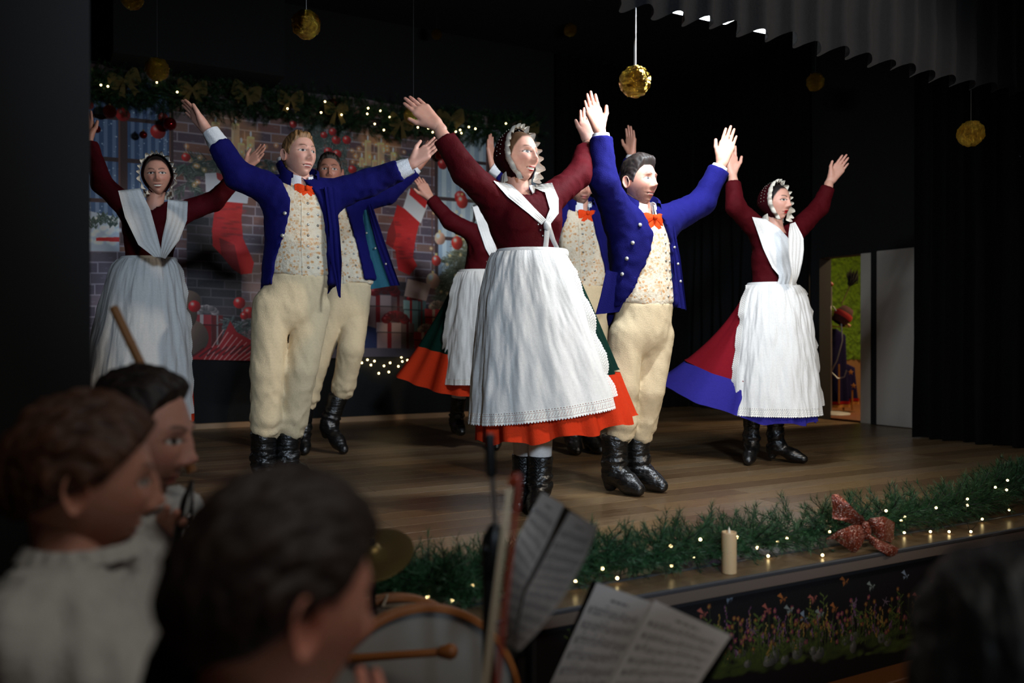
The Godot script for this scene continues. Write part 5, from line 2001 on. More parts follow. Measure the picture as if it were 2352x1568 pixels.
	bow.lathe(kn + fw * 0.006, [Vector2(0, -0.016), Vector2(0.012, -0.01), Vector2(0.014, 0.0), Vector2(0.012, 0.01), Vector2(0, 0.016)], 10)
	for s in [-0.35, 0.3]:
		bow.grid([PackedVector3Array([kn, kn + lat * 0.012, kn + lat * 0.02]), PackedVector3Array([kn + Vector3(0, -0.03, 0) + lat * s * 0.05 - lat * 0.014, kn + Vector3(0, -0.032, 0) + lat * s * 0.05 + fw * 0.008, kn + Vector3(0, -0.03, 0) + lat * s * 0.05 + lat * 0.02]), PackedVector3Array([kn + Vector3(0, -0.055, 0) + lat * s * 0.08 - lat * 0.02, kn + Vector3(0, -0.06, 0) + lat * s * 0.08 + fw * 0.004, kn + Vector3(0, -0.052, 0) + lat * s * 0.08 + lat * 0.024])])
	part("neckerchief", bow.mesh(), M.orange, f.n)
	# breeches
	var hipy: float = c.hr.y
	pts = [c.hr, c.hl, c.kr, c.kl, c.cr, c.cl, waist]
	lo = waist
	hi = waist
	for p in pts:
		lo = lo.min(p); hi = hi.max(p)
	g = Fld.new(lo - Vector3.ONE * 0.2, hi + Vector3.ONE * 0.2, 0.0125)
	g.cone(waist + fw * 0.005, (c.hr + c.hl) * 0.5 + Vector3(0, 0.03, 0), 0.156 * w, 0.158 * w, 0.04, fw, 0.76)
	for s in [["hr", "kr", "cr"], ["hl", "kl", "cl"]]:
		g.cone(c[s[0]], c[s[1]], 0.09 * w, 0.084 * w, 0.03 if s[0] == "hr" else 0.012)
		g.cone(c[s[1]], c[s[2]], 0.084 * w, 0.072 * w, 0.012 if s[0] == "hr" else 0.006)
		g.cone(c[s[2]] + (c[s[1]] - c[s[2]]).normalized() * 0.03, c[s[2]], 0.082 * w, 0.066 * w, 0.02)
	var cr: Vector3 = c.cr
	var cl: Vector3 = c.cl
	var wt: float = c.vest_hem + 0.014
	g.carve(func(p: Vector3) -> float:
		return p.y - wt)
	k = relax(g.net(), 1)
	var kr: Vector3 = c.kr
	push(k, func(p: Vector3, n: Vector3) -> float:
		var t := clampf((kr.y - p.y) / maxf(kr.y - cr.y, 0.05), 0.0, 1.0)
		var low := 0.007 * t * sin(p.y * 55.0 + 7.0 * noi.get_noise_3d(p.x * 6, p.y * 3, p.z * 6))
		var a := noi.get_noise_3d(p.x * 10 + p.y * 4, p.y * 2.6, p.z * 10)
		return low * 0.7 + 0.0035 * (0.6 - absf(a) * 3.0))
	var tr := part("breeches", k.mesh(), M.trousers, f.n)
	for s in c.boots:
		boot(f.n, s[0], s[1], s[2], s[3] if s.size() > 3 else 0.066, s[4] if s.size() > 4 else true)

# ---- skirts and aprons: sheets hung between a waist ring and a hem ring
func hung(c0: Vector3, r0: Vector2, c1: Vector3, r1: Vector2, o: Dictionary) -> Array:
	var a0: float = o.get("a0", -PI)
	var a1: float = o.get("a1", PI)
	var n: int = o.get("n", 160)
	var m: int = o.get("m", 28)
	var t0: float = o.get("t0", 0.0)
	var t1: float = o.get("t1", 1.0)
	var off: float = o.get("off", 0.0)
	var pl: float = o.get("pleats", 22.0)
	var amp: float = o.get("amp", 0.03)
	var sd: float = o.get("seed", 0.0)
	var tilt: Vector2 = o.get("tilt", Vector2.ZERO)
	var rows := []
	for j in m + 1:
		var t := lerpf(t0, t1, float(j) / m)
		var s := pow(t, o.get("bell", 0.8))
		var row := PackedVector3Array()
		for i in n + 1:
			var a := lerpf(a0, a1, float(i) / n)
			var dx := sin(a)
			var dz := cos(a)
			var ph := a * pl + 1.5 * noi.get_noise_2d(cos(a) * 2.0 + sd, sin(a) * 2.0)
			var fold := (sin(ph) * 0.65 + 0.35 * sin(ph * 0.53 + 2.0 * noi.get_noise_2d(cos(a) * 1.3 + sd, sin(a) * 1.3 + t * 0.6))) * amp * (0.14 + 0.86 * t)
			fold += o.get("crease", 0.0) * noi.get_noise_3d(dx * 4.0 + sd, dz * 4.0 + t * 1.2, t * 3.0)
			var rx := lerpf(r0.x, r1.x, s) + fold + off
			var rz := lerpf(r0.y, r1.y, s) + fold + off
			var y := lerpf(c0.y, c1.y, t) + t * (tilt.x * dx + tilt.y * dz)
			if j == m: y += o.get("hemwave", 0.0) * sin(ph * 0.5 + 1.0)
			var cx := lerpf(c0.x, c1.x, pow(t, o.get("swing", 1.2)))
			var cz := lerpf(c0.z, c1.z, pow(t, 1.2))
			var out := Vector3(cx + dx * rx, y, cz + dz * rz)
			if o.has("fly"): # cloth thrown out towards one side
				var fl: Array = o.fly # angle, width, outward, up
				var da: float = wrapf(a - fl[0], -PI, PI) / fl[1]
				var e := exp(-da * da) * pow(t, 1.5)
				out += Vector3(sin(fl[0]), 0, cos(fl[0])) * fl[2] * e + Vector3(0, fl[3] * e, 0)
			row.append(out)
		rows.append(row)
	return rows

func lace_strip(rows: Array, wd: float, rep: float, bottom := true) -> MB:
	# hangs from the last row, or runs along the first column
	var k := MB.new()
	var edge := PackedVector3Array()
	var dn := PackedVector3Array()
	if bottom:
		edge = rows[-1]
		for i in edge.size(): dn.append((rows[-1][i] - rows[-2][i]).normalized())
	else:
		for r in rows:
			edge.append(r[0])
			dn.append((r[0] - r[1]).normalized())
	var len := 0.0
	for i in edge.size():
		if i: len += edge[i].distance_to(edge[i - 1])
		k.v(edge[i] - dn[i] * 0.004 + Vector3(0, 0, 0.001), Vector2(len / rep, 0))
		k.v(edge[i] + dn[i] * wd, Vector2(len / rep, 1))
	for i in edge.size() - 1: k.quad(i * 2, i * 2 + 1, i * 2 + 3, i * 2 + 2)
	return k

# ---- a woman in velvet bodice, bonnet, white kerchief, apron over a banded skirt, laced boots
func woman(f: Dictionary, c: Dictionary) -> void:
	c.sw = c.get("sw", 0.15)
	frame_of(f, c)
	c.w = c.get("w", 1.0)
	var w: float = c.w
	c.no_hair = true
	c.face.covered = true
	c.ar = c.boots[0][1]
	c.al = c.boots[1][1]
	c.kr = c.boots[0][0] + Vector3(0, 0.22, 0)
	c.kl = c.boots[1][0] + Vector3(0, 0.22, 0)
	finish_body(f, c)
	bonnet(c.face, c.ht, f.n)
	var fw: Vector3 = c.fwd
	var lat: Vector3 = c.lat
	var neck: Vector3 = c.neck
	var waist: Vector3 = c.waist
	var lo := neck
	var hi := neck
	for p in [waist, c.sr, c.sl, c.er, c.el, c.wr, c.wl]:
		lo = lo.min(p); hi = hi.max(p)
	var g := Fld.new(lo - Vector3.ONE * 0.22, hi + Vector3.ONE * 0.16, CELL)
	var mid := neck.lerp(waist, 0.52)
	g.cone(neck + Vector3(0, -0.12, 0), mid, 0.14 * w, 0.135 * w, 0.05, fw, 0.76)
	g.cone(mid, waist + Vector3(0, -0.03, 0), 0.135 * w, 0.128 * w, 0.05, fw, 0.84)
	for s in [-1.0, 1.0]:
		g.cone(mid + Vector3(0, 0.035, 0) + lat * s * 0.068 * w + fw * 0.045, mid + Vector3(0, 0.02, 0) + lat * s * 0.072 * w + fw * 0.072 * w, 0.075 * w, 0.062 * w, 0.05)
	g.cone(neck + Vector3(0, -0.06, 0) - lat * 0.085, neck + Vector3(0, -0.06, 0) + lat * 0.085, 0.058 * w, 0.058 * w, 0.06)
	for s in [["sr", "er", "wr"], ["sl", "el", "wl"]]:
		g.cone(c[s[0]] + (neck - c[s[0]]) * 0.2 + Vector3(0, -0.02, 0), c[s[1]], 0.072 * w, 0.056 * w, 0.055)
		g.cone(c[s[1]], c[s[2]], 0.056 * w, 0.043 * w, 0.03)
	var wr: Vector3 = c.er.lerp(c.wr, c.get("sleeve", 0.72))
	var wl: Vector3 = c.el.lerp(c.wl, c.get("sleeve", 0.72))
	var dr: Vector3 = (c.wr - c.er).normalized()
	var dl: Vector3 = (c.wl - c.el).normalized()
	g.carve(func(p: Vector3) -> float:
		var u := (p - neck).dot(lat)
		var v := (p - neck).dot(fw)
		var d := waist.y - 0.03 - p.y
		if p.y > neck.y - 0.05: d = maxf(d, minf(0.056 - Vector2(u, v).length() + 0.3 * maxf(0.0, v), p.y - neck.y + 0.045))
		var a := (p - wr).dot(dr)
		if a > -0.04 and p.distance_squared_to(wr + dr * minf(a, 0.25)) < 0.02: d = maxf(d, a)
		a = (p - wl).dot(dl)
		if a > -0.04 and p.distance_squared_to(wl + dl * minf(a, 0.25)) < 0.02: d = maxf(d, a)
		return d)
	var k := relax(g.net(), 1)
	push(k, wrinkle(0.003, 8.0, f.X))
	var bod := part("bodice", k.mesh(), M.velvet, f.n)
	f.field = g
	# small beads down the front
	for i in 5:
		var yy := lerpf(neck.y - 0.1, waist.y + 0.08, i / 4.0)
		var o0 := Vector3(lerpf(neck.x, waist.x, i / 4.0), yy, lerpf(neck.z, waist.z, i / 4.0))
		var t := g.hit(o0 + fw * 0.4, -fw, 0.0, 0.4)
		if not is_nan(t): put_stud(M.tiny_stud, o0 + fw * (0.4 - t), fw, M.bead, bod, "bead")
	# kerchief, front panels laid on the bodice
	var sh := MB.new()
	for pan in c.kerchief:
		var nv: int = 18
		var nu: int = 14
		var pa := PackedVector2Array()
		for q in pan[0]: pa.append(Vector2(q[0], q[1]))
		var pb := PackedVector2Array()
		for q in pan[1]: pb.append(Vector2(q[0], q[1]))
		var dist := []
		var wds := []
		var dirs := []
		var eye := eye_of(f)
		for j in nv + 1:
			var t := float(j) / nv * (pa.size() - 1)
			var i0 := mini(int(t), pa.size() - 2)
			var A := pa[i0].lerp(pa[i0 + 1], t - i0)
			var B := pb[i0].lerp(pb[i0 + 1], t - i0)
			wds.append(clampf(A.distance_to(B) / F * f.Z / 0.17, 0.12, 1.0))
			var row := PackedFloat32Array()
			var drow := PackedVector3Array()
			for i in nu + 1:
				var q := A.lerp(B, float(i) / nu)
				var d := ray_of(q.x, q.y)
				drow.append(d)
				row.append(g.hit(eye, d, f.Z - 0.55, f.Z + 0.12))
			for i in nu + 1: # where the sight line passes by, follow the nearest hit
				if is_nan(row[i]):
					for o in range(1, nu + 1):
						if i + o <= nu and not is_nan(row[i + o]):
							row[i] = row[i + o] + 0.004 * o
							break
						if i - o >= 0 and not is_nan(row[i - o]):
							row[i] = row[i - o] + 0.004 * o
							break
				if is_nan(row[i]): row[i] = dist[-1][i] if dist else f.Z
			var near := 99.0
			for v in row: near = minf(near, v)
			for i in nu + 1: row[i] = minf(row[i], near + 0.07)
			dist.append(row)
			dirs.append(drow)
		var raw := dist.duplicate(true)
		for it in 3: # even the lie of the cloth, never into the body
			for j in nv + 1:
				for i in nu + 1:
					var av: float = (dist[maxi(j - 1, 0)][i] + dist[mini(j + 1, nv)][i] + dist[j][maxi(i - 1, 0)] + dist[j][mini(i + 1, nu)]) * 0.25
					dist[j][i] = minf(lerpf(dist[j][i], av, 0.6), raw[j][i])
		var rows := []
		for j in nv + 1:
			var row := PackedVector3Array()
			for i in nu + 1:
				var rip := 0.007 * sin(i * 1.9 + j * 0.22) + 0.006 * noi.get_noise_2d(i * 0.9, j * 0.3)
				row.append(eye + dirs[j][i] * (dist[j][i] - 0.013 - rip * wds[j]))
			rows.append(row)
		# the upper edge goes on over the shoulder
		var pan_side := (rows[0][nu / 2] as Vector3 - neck).dot(lat)
		for b in (7 if pan.size() < 4 else 0):
			var row := PackedVector3Array()
			for i in nu + 1:
				var p0: Vector3 = rows[0][i]
				var q := p0 - fw * 0.032
				var u0 := (q - neck).dot(lat)
				q += lat * (signf(pan_side) * clampf(absf(u0), 0.085, 0.145) - u0) * 0.5
				var top := neck.y + 0.03
				var h := g.hit(Vector3(q.x, top, q.z), Vector3.DOWN, 0.0, 0.3)
				q.y = clampf(top - h + 0.012 if not is_nan(h) else p0.y - 0.012, p0.y - 0.04, p0.y + 0.03)
				row.append(q)
			rows.push_front(row)
		sh.grid(rows)
	# and its point down the back
	var rows := []
	for j in 11:
		var t := j / 10.0
		var row := PackedVector3Array()
		for i in 17:
			var u := lerpf(-1.0, 1.0, i / 16.0) * lerpf(0.17, 0.012, t)
			var o0 := Vector3(neck.x, lerpf(neck.y + 0.0, waist.y + 0.06, t) - absf(u) * 0.12, neck.z) + lat * u - fw * 0.4
			var h := g.hit(o0, fw, 0.0, 0.5)
			row.append(o0 + fw * ((0.33 if is_nan(h) else h) - 0.012 + 0.004 * sin(i * 1.7)))
		rows.append(row)
	sh.grid(rows)
	# roll round the neck
	var ring := []
	for i in 21:
		var a := lerpf(1.25, TAU - 1.25, i / 20.0)
		ring.append(neck + (fw * cos(a) * 0.08 + lat * sin(a) * 0.1) + Vector3(0, 0.004 - 0.05 * maxf(0.0, cos(a)), 0))
	sh.tube(ring, 0.019, 8)
	part("kerchief", sh.mesh(), c.get("white", M.white_cloth), f.n)
	if c.has("ties"):
		var tm := MB.new()
		for t in c.ties:
			var pp := []
			for q in t: pp.append(lay(f, g, q[0], q[1], 0.02, 0.13))
			var rws := []
			for p in pp: rws.append(PackedVector3Array([p + Vector3(-0.011, 0, 0), p + Vector3(0, 0, 0.005), p + Vector3(0.011, 0, 0)]))
			tm.grid(rws)
		var kq: Array = c.ties[0][0]
		tm.lathe(lay(f, g, kq[0], kq[1], 0.02, 0.13), [Vector2(0, -0.022), Vector2(0.015, -0.014), Vector2(0.017, 0.0), Vector2(0.015, 0.014), Vector2(0, 0.02)], 10)
		part("kerchief_tie", tm.mesh(), c.get("white", M.white_cloth), f.n)
	# skirt in two colours
	var r0: Vector2 = c.get("r0", Vector2(0.15, 0.135)) * w
	var so: Dictionary = c.skirt
	var band: float = c.get("band", 0.76)
	var up: Dictionary = so.duplicate()
	up.t1 = band
	up.m = 24
	k = MB.new()
	k.grid(hung(waist, r0, c.hemc, c.hemr, up))
	part("skirt", k.mesh(), c.skirt_cloth, f.n)
	var dn: Dictionary = so.duplicate()
	dn.t0 = band
	dn.m = 10
	k = MB.new()
	k.grid(hung(waist, r0, c.hemc, c.hemr, dn))
	part("skirt_band", k.mesh(), c.band_cloth, f.n)
	# white petticoat inside keeps the hem from looking hollow
	var pt: Dictionary = so.duplicate()
	pt.merge({"off": -0.03, "t1": 0.9, "m": 10, "n": 90}, true)
	k = MB.new()
	k.grid(hung(waist, r0, c.hemc, c.hemr, pt))
	part("petticoat", k.mesh(), M.white_cloth, f.n)
	# apron
	var ao: Dictionary = c.apron
	var ahr: Vector2 = c.get("apron_r", c.hemr)
	var rws := hung(waist + Vector3(0, 0.012, 0), r0, c.apronc, ahr, ao)
	k = MB.new()
	k.grid(rws)
	var ap := part("apron", k.mesh(), c.get("white", M.white_cloth), f.n)
	var lw: float = c.get("lace", 0.04)
	part("lace_hem", lace_strip(rws, lw, 0.1).mesh(), M.lace, ap)
	part("lace_side", lace_strip(rws, lw * 0.8, 0.1, false).mesh(), M.lace, ap)
	var rev := []
	for r in rws:
		var q := PackedVector3Array(r)
		q.reverse()
		rev.append(q)
	part("lace_side", lace_strip(rev, lw * 0.8, 0.1, false).mesh(), M.lace, ap)
	# waistband
	var wb := MB.new()
	rows = []
	for j in 4:
		var row := PackedVector3Array()
		for i in 49:
			var a := lerpf(-PI, PI, i / 48.0)
			var e: float = [0.006, 0.013, 0.013, 0.008][j]
			row.append(waist + Vector3(sin(a) * (r0.x + e), 0.032 - 0.012 * j - 0.004, cos(a) * (r0.y + e)))
		rows.append(row)
	wb.grid(rows)
	part("waistband", wb.mesh(), c.get("white", M.white_cloth), ap)
	# stockings and boots
	k = MB.new()
	for b in c.boots:
		var knee: Vector3 = b[5] if b.size() > 5 else b[0] + Vector3(0, 0.25, 0)
		k.tube([knee, knee.lerp(b[0], 0.5), b[0], b[0].lerp(b[1], 0.2)], [0.062, 0.058, 0.052, 0.048], 16)
	part("stockings", k.mesh(), M.stocking, f.n)
	for b in c.boots: boot(f.n, b[0], b[1], b[2], b[3] if b.size() > 3 else 0.058, b[4] if b.size() > 4 else true, true)

func JX(f: Dictionary, px: float, y: float, dz := 0.0) -> Vector3:
	return Vector3((px - CX) / F * (f.Z - dz) - f.X, y, dz)

func strip(f: Dictionary, a: Array, b: Array, dz: float) -> MB:
	var pa := []
	var pb := []
	for q in a: pa.append(J(f, q[0], q[1], dz + (q[2] if q.size() > 2 else 0.0)))
	for q in b: pb.append(J(f, q[0], q[1], dz + (q[2] if q.size() > 2 else 0.0)))
	return flap(pa, pb, 0.006)

func build_dancers() -> void:
	M.coat_stud = stud_mesh(0.0105).mesh()
	M.small_stud = stud_mesh(0.0075).mesh()
	M.tiny_stud = stud_mesh(0.004).mesh()
	var gm := "men dancing in blue tailcoats"
	var gw := "women dancing in white aprons"
	var fair := lin(0.75, 0.56, 0.48)
	var pale := lin(0.81, 0.625, 0.55)
	var red := lin(0.62, 0.06, 0.07)
	var f: Dictionary

	# --- woman at the front, arms thrown up
	f = figure("woman in burgundy velvet and knotted white kerchief, green and orange skirt, arms raised", 1222, 1172, gw)
	woman(f, {"turn": 24.0, "w": 1.02, "head": J(f, 1192, 362, 0.02), "yaw": 46.0, "pitch": 3.0, "hs": 1.0, "neck": J(f, 1194, 448), "waist": J(f, 1222, 588),
		"face": {"skin": pale, "hair": lin(0.3, 0.2, 0.13), "smile": 1.0, "open": 1.0, "lips": red, "lash": 0.9, "gaze": 0.6, "blush": 0.3, "brow": lin(0.34, 0.22, 0.16)},
		"er": J(f, 1070, 396, 0.22), "wr": J(f, 1000, 285, 0.22), "tr": J(f, 925, 212, 0.2), "pr": Vector3(-0.2, -0.25, -1),
		"el": J(f, 1330, 402, -0.22), "wl": J(f, 1350, 322, -0.36), "tl": J(f, 1346, 276, -0.4), "pl": Vector3(0.3, 0, 1), "rise_r": 0.03, "rise_l": 0.03,
		"hr": JX(f, 1205, 0.95), "hl": JX(f, 1250, 0.95), "kr": JX(f, 1203, 0.5), "kl": JX(f, 1242, 0.5), "ar": JX(f, 1200, 0.12), "al": JX(f, 1240, 0.12),
		"kerchief": [[[[1134, 416], [1166, 452], [1214, 490], [1244, 516]], [[1174, 424], [1198, 446], [1228, 478], [1254, 504]], 0.05], [[[1214, 426], [1252, 442], [1263, 480], [1250, 512]], [[1268, 420], [1283, 456], [1283, 490], [1262, 518]], 0.05]],
		"ties": [[[1254, 518], [1250, 548], [1247, 578]], [[1257, 518], [1263, 548], [1273, 576]]],
		"hemc": Vector3(0.104, 0.372, 0.02), "hemr": Vector2(0.345, 0.33), "r0": Vector2(0.15, 0.13), "band": 0.72, "skirt_cloth": M.green_wool, "band_cloth": M.orange_wool,
		"skirt": {"pleats": 17.0, "amp": 0.03, "tilt": Vector2(0.05, -0.01), "hemwave": 0.012, "seed": 1.0, "bell": 0.72},
		"apronc": Vector3(0.08, 0.5, 0.02), "apron_r": Vector2(0.335, 0.33), "lace": 0.05,
		"apron": {"a0": -1.8, "a1": 0.8, "pleats": 13.0, "amp": 0.009, "off": 0.026, "tilt": Vector2(0.05, -0.01), "seed": 1.0, "bell": 0.72, "crease": 0.01},
		"boots": [[J(f, 1205, 1042, -0.07), JX(f, 1203, 0.1, -0.08), JX(f, 1190, 0.032, 0.05), 0.06, true], [J(f, 1241, 1046, 0.0), JX(f, 1240, 0.1, 0.0), JX(f, 1226, 0.032, 0.14), 0.06, true]]})

	# --- woman on the right, skirt flying
	f = figure("woman with white kerchief wrapped over burgundy sleeves, red and blue skirt flying sideways", 1775, 1063, gw)
	woman(f, {"turn": 26.0, "w": 0.97, "head": J(f, 1783, 466, 0.02), "yaw": 36.0, "pitch": 0.0, "hs": 0.98, "neck": J(f, 1782, 526), "waist": J(f, 1772, 660),
		"face": {"skin": pale, "hair": lin(0.1, 0.07, 0.06), "smile": 0.2, "lips": red, "lash": 0.9, "blush": 0.15, "brow": lin(0.13, 0.09, 0.08)},
		"er": J(f, 1688, 474, 0.16), "wr": J(f, 1682, 396, 0.12), "tr": J(f, 1675, 302, 0.1), "pr": Vector3(0.3, 0, 1),
		"el": J(f, 1882, 476, -0.2), "wl": J(f, 1909, 412, -0.2), "tl": J(f, 1949, 353, -0.18), "pl": Vector3(-0.1, -0.1, 1), "rise_r": 0.03, "rise_l": 0.02,
		"hr": JX(f, 1755, 0.95), "hl": JX(f, 1795, 0.95), "kr": JX(f, 1735, 0.5), "kl": JX(f, 1778, 0.5), "ar": JX(f, 1728, 0.12), "al": JX(f, 1780, 0.12),
		"kerchief": [[[[1727, 498], [1738, 528], [1753, 572], [1773, 614], [1790, 634], [1783, 658]], [[1758, 503], [1788, 522], [1810, 546], [1826, 588], [1831, 628], [1824, 658]], 0.05], [[[1814, 514], [1811, 534], [1810, 552], [1812, 590], [1818, 625], [1820, 655]], [[1826, 510], [1845, 545], [1846, 575], [1843, 600], [1836, 630], [1826, 655]], 0.06, false]],
		"hemc": Vector3(-0.02, 0.265, 0.0), "hemr": Vector2(0.27, 0.29), "r0": Vector2(0.145, 0.125), "band": 0.74, "skirt_cloth": M.red_wool, "band_cloth": M.blue_wool,
		"skirt": {"pleats": 15.0, "amp": 0.022, "fly": [-1.75, 0.75, 0.44, 0.24], "hemwave": 0.01, "seed": 4.0, "bell": 0.6, "n": 220},
		"apronc": Vector3(-0.02, 0.36, 0.0), "apron_r": Vector2(0.29, 0.3), "lace": 0.05,
		"apron": {"a0": -1.0, "a1": 1.35, "pleats": 9.0, "amp": 0.008, "off": 0.024, "seed": 6.0, "bell": 0.5, "crease": 0.014},
		"boots": [[JX(f, 1726, 0.34, 0.02), JX(f, 1727, 0.1, 0.0), JX(f, 1719, 0.03, 0.12), 0.055, true], [JX(f, 1778, 0.34, -0.03), JX(f, 1783, 0.1, -0.05), JX(f, 1846, 0.03, 0.04), 0.055, true]]})

	# --- woman on the left beside the dark wing
	f = figure("woman with pale blue-white apron and kerchief beside the black wing, smiling", 345, 0, gw, 5.2)
	woman(f, {"turn": 16.0, "w": 1.0, "head": J(f, 362, 404, 0.03), "yaw": 20.0, "pitch": -3.0, "roll": 4.0, "hs": 1.0, "neck": J(f, 352, 472), "waist": J(f, 342, 602),
		"face": {"skin": fair, "hair": lin(0.12, 0.08, 0.06), "smile": 1.0, "open": 1.0, "lips": lin(0.42, 0.06, 0.08), "lash": 1.0, "blush": 0.3, "brow": lin(0.14, 0.09, 0.07)},
		"er": J(f, 236, 424, 0.12), "wr": J(f, 203, 318, 0.12), "tr": J(f, 197, 240, 0.1), "pr": Vector3(0.2, 0, 1),
		"el": J(f, 492, 462, -0.1), "wl": J(f, 566, 384, -0.12), "tl": J(f, 624, 323, -0.1), "pl": Vector3(-0.3, 0.3, 1), "sleeve": 0.9, "rise_r": 0.03,
		"hr": JX(f, 325, 0.95), "hl": JX(f, 365, 0.95), "kr": JX(f, 325, 0.5), "kl": JX(f, 362, 0.5), "ar": JX(f, 325, 0.12), "al": JX(f, 360, 0.12),
		"kerchief": [[[[272, 438], [288, 500], [318, 562], [354, 590]], [[322, 432], [346, 482], [362, 540], [374, 590]], 0.06], [[[386, 458], [383, 502], [373, 546], [368, 590]], [[432, 462], [430, 506], [412, 552], [380, 594]], 0.03]],
		"hemc": Vector3(-0.08, 0.28, 0.0), "hemr": Vector2(0.32, 0.3), "band": 0.76, "skirt_cloth": M.green_wool, "band_cloth": M.orange_wool,
		"skirt": {"pleats": 17.0, "amp": 0.02, "seed": 9.0, "bell": 0.62},
		"apronc": Vector3(-0.08, 0.33, 0.0), "apron_r": Vector2(0.32, 0.31),
		"apron": {"a0": -1.6, "a1": 1.4, "pleats": 11.0, "amp": 0.01, "off": 0.022, "seed": 9.0, "bell": 0.55, "crease": 0.014},
		"boots": [[JX(f, 325, 0.36, 0.02), JX(f, 325, 0.1, 0.0), JX(f, 322, 0.03, 0.13), 0.056, true], [JX(f, 362, 0.36, 0.0), JX(f, 362, 0.1, -0.02), JX(f, 375, 0.03, 0.11), 0.056, true]]})

	# --- woman half hidden behind the front one
	f = figure("woman in shadow with green and orange skirt, half hidden behind another dancer", 1110, 0, gw, 6.13)
	woman(f, {"turn": 25.0, "w": 0.98, "head": J(f, 1152, 474, 0.0), "yaw": 30.0, "hs": 1.0, "neck": J(f, 1140, 528), "waist": J(f, 1102, 630),
		"face": {"skin": fair, "hair": lin(0.2, 0.13, 0.09), "smile": 0.4, "lips": red},
		"er": J(f, 1034, 508, 0.12), "wr": J(f, 986, 452, 0.12), "tr": J(f, 962, 412, 0.12), "pr": Vector3(-0.4, -0.2, -0.8), "sleeve": 0.92,
		"el": J(f, 1196, 478, -0.15), "wl": J(f, 1204, 440, -0.15), "pl": Vector3(0, 0, 1),
		"hr": JX(f, 1090, 0.95), "hl": JX(f, 1130, 0.95), "kr": JX(f, 1070, 0.55), "kl": JX(f, 1130, 0.5), "ar": J(f, 1048, 970), "al": JX(f, 1135, 0.12),
		"kerchief": [[[[1085, 472], [1098, 520], [1115, 570], [1138, 612]], [[1102, 468], [1118, 505], [1137, 560], [1152, 606]], 0.1]],
		"hemc": Vector3(-0.06, 0.38, 0.0), "hemr": Vector2(0.31, 0.3), "band": 0.68, "skirt_cloth": M.green_wool, "band_cloth": M.orange_wool,
		"skirt": {"pleats": 17.0, "amp": 0.025, "fly": [-1.6, 0.8, 0.24, 0.13], "seed": 14.0, "bell": 0.68},
		"apronc": Vector3(-0.03, 0.5, 0.0), "apron_r": Vector2(0.31, 0.31),
		"apron": {"a0": -0.85, "a1": 1.3, "pleats": 12.0, "amp": 0.012, "off": 0.022, "seed": 15.0, "bell": 0.62, "crease": 0.01},
		"boots": [[J(f, 1054, 912, -0.04), J(f, 1047, 968, -0.06), J(f, 1060, 992, 0.05), 0.056, false], [JX(f, 1135, 0.36), JX(f, 1135, 0.1, 0.0), JX(f, 1140, 0.03, 0.13), 0.056, true]]})

	# --- man at the right front
	f = figure("dark-haired man in blue tailcoat and flowered waistcoat, both arms up, standing feet together", 1470, 1128, gm)
	man(f, {"turn": 29.0, "w": 1.0, "head": J(f, 1468, 420, 0.03), "yaw": 42.0, "pitch": 2.0, "hs": 1.03, "neck": J(f, 1474, 489), "waist": J(f, 1480, 690),
		"face": {"male": 1.0, "skin": fair, "hair": lin(0.12, 0.085, 0.07), "beard": 0.5, "smile": 0.45, "open": 0.45, "top": 0.03, "side": 0.006, "gaze": 0.4, "brow": lin(0.1, 0.07, 0.06)},
		"er": J(f, 1386, 416, 0.22), "wr": J(f, 1380, 314, 0.22), "hand_r": J(f, 1376, 296, 0.22), "tr": J(f, 1353, 222, 0.2), "pr": Vector3(0.35, 0, 1),
		"el": J(f, 1612, 466, -0.22), "wl": J(f, 1652, 386, -0.2), "hand_l": J(f, 1658, 372, -0.2), "tl": J(f, 1677, 308, -0.18), "pl": Vector3(-0.1, -0.1, 1), "rise_r": 0.03, "rise_l": 0.02, "hand": 1.06, "cuff_r": 0.012, "cuff_l": 0.012,
		"hr": J(f, 1438, 770, 0.06), "hl": J(f, 1508, 770, -0.04), "kr": J(f, 1428, 895, 0.08), "kl": J(f, 1488, 900, 0.0), "cr": J(f, 1426, 988, 0.05), "cl": J(f, 1470, 990, -0.04), "ar": JX(f, 1412, 0.12, 0.04), "al": JX(f, 1464, 0.12, -0.04),
		"hem": J(f, 1470, 706).y, "vest_hem": J(f, 1500, 702).y, "tail": 0.1,
		"right_edge": [[1462, 470], [1478, 495], [1491, 545], [1482, 590], [1462, 640], [1436, 700], [1420, 760]], "left_edge": [[1502, 470], [1526, 515], [1543, 565], [1550, 640], [1548, 720]],
		"coat_buttons": [[1469, 517], [1453, 558], [1440, 594], [1430, 630]], "studs": [0.062, 0.1, 8],
		"boots": [[J(f, 1412, 996, 0.05), JX(f, 1412, 0.1, 0.04), JX(f, 1466, 0.036, 0.15), 0.07], [J(f, 1463, 1000, -0.05), JX(f, 1467, 0.1, -0.05), JX(f, 1520, 0.036, 0.05), 0.068]]})
	part("coat_front", strip(f, [[1548, 520], [1562, 590], [1570, 655], [1577, 712]], [[1530, 520], [1544, 590], [1551, 655], [1557, 706]], 0.02).mesh(), M.jacket, f.coat)
	part("coat_lining", strip(f, [[1546, 600], [1554, 655], [1559, 700]], [[1534, 600], [1537, 655], [1538, 694]], 0.0).mesh(), M.lining, f.coat)
	part("coat_tail", strip(f, [[1392, 620], [1380, 680], [1369, 722]], [[1440, 630], [1434, 690], [1422, 716]], 0.1).mesh(), M.jacket, f.coat)
	for q in [[1536, 530], [1549, 568], [1557, 606], [1563, 646]]: put_stud(M.small_stud, J(f, q[0], q[1], 0.026), Vector3(0.4, 0, 1), M.button, f.coat)

	# --- tall blond man on the left
	f = figure("tall blond man in blue tailcoat and flowered waistcoat with arms spread wide", 665, 1110, gm)
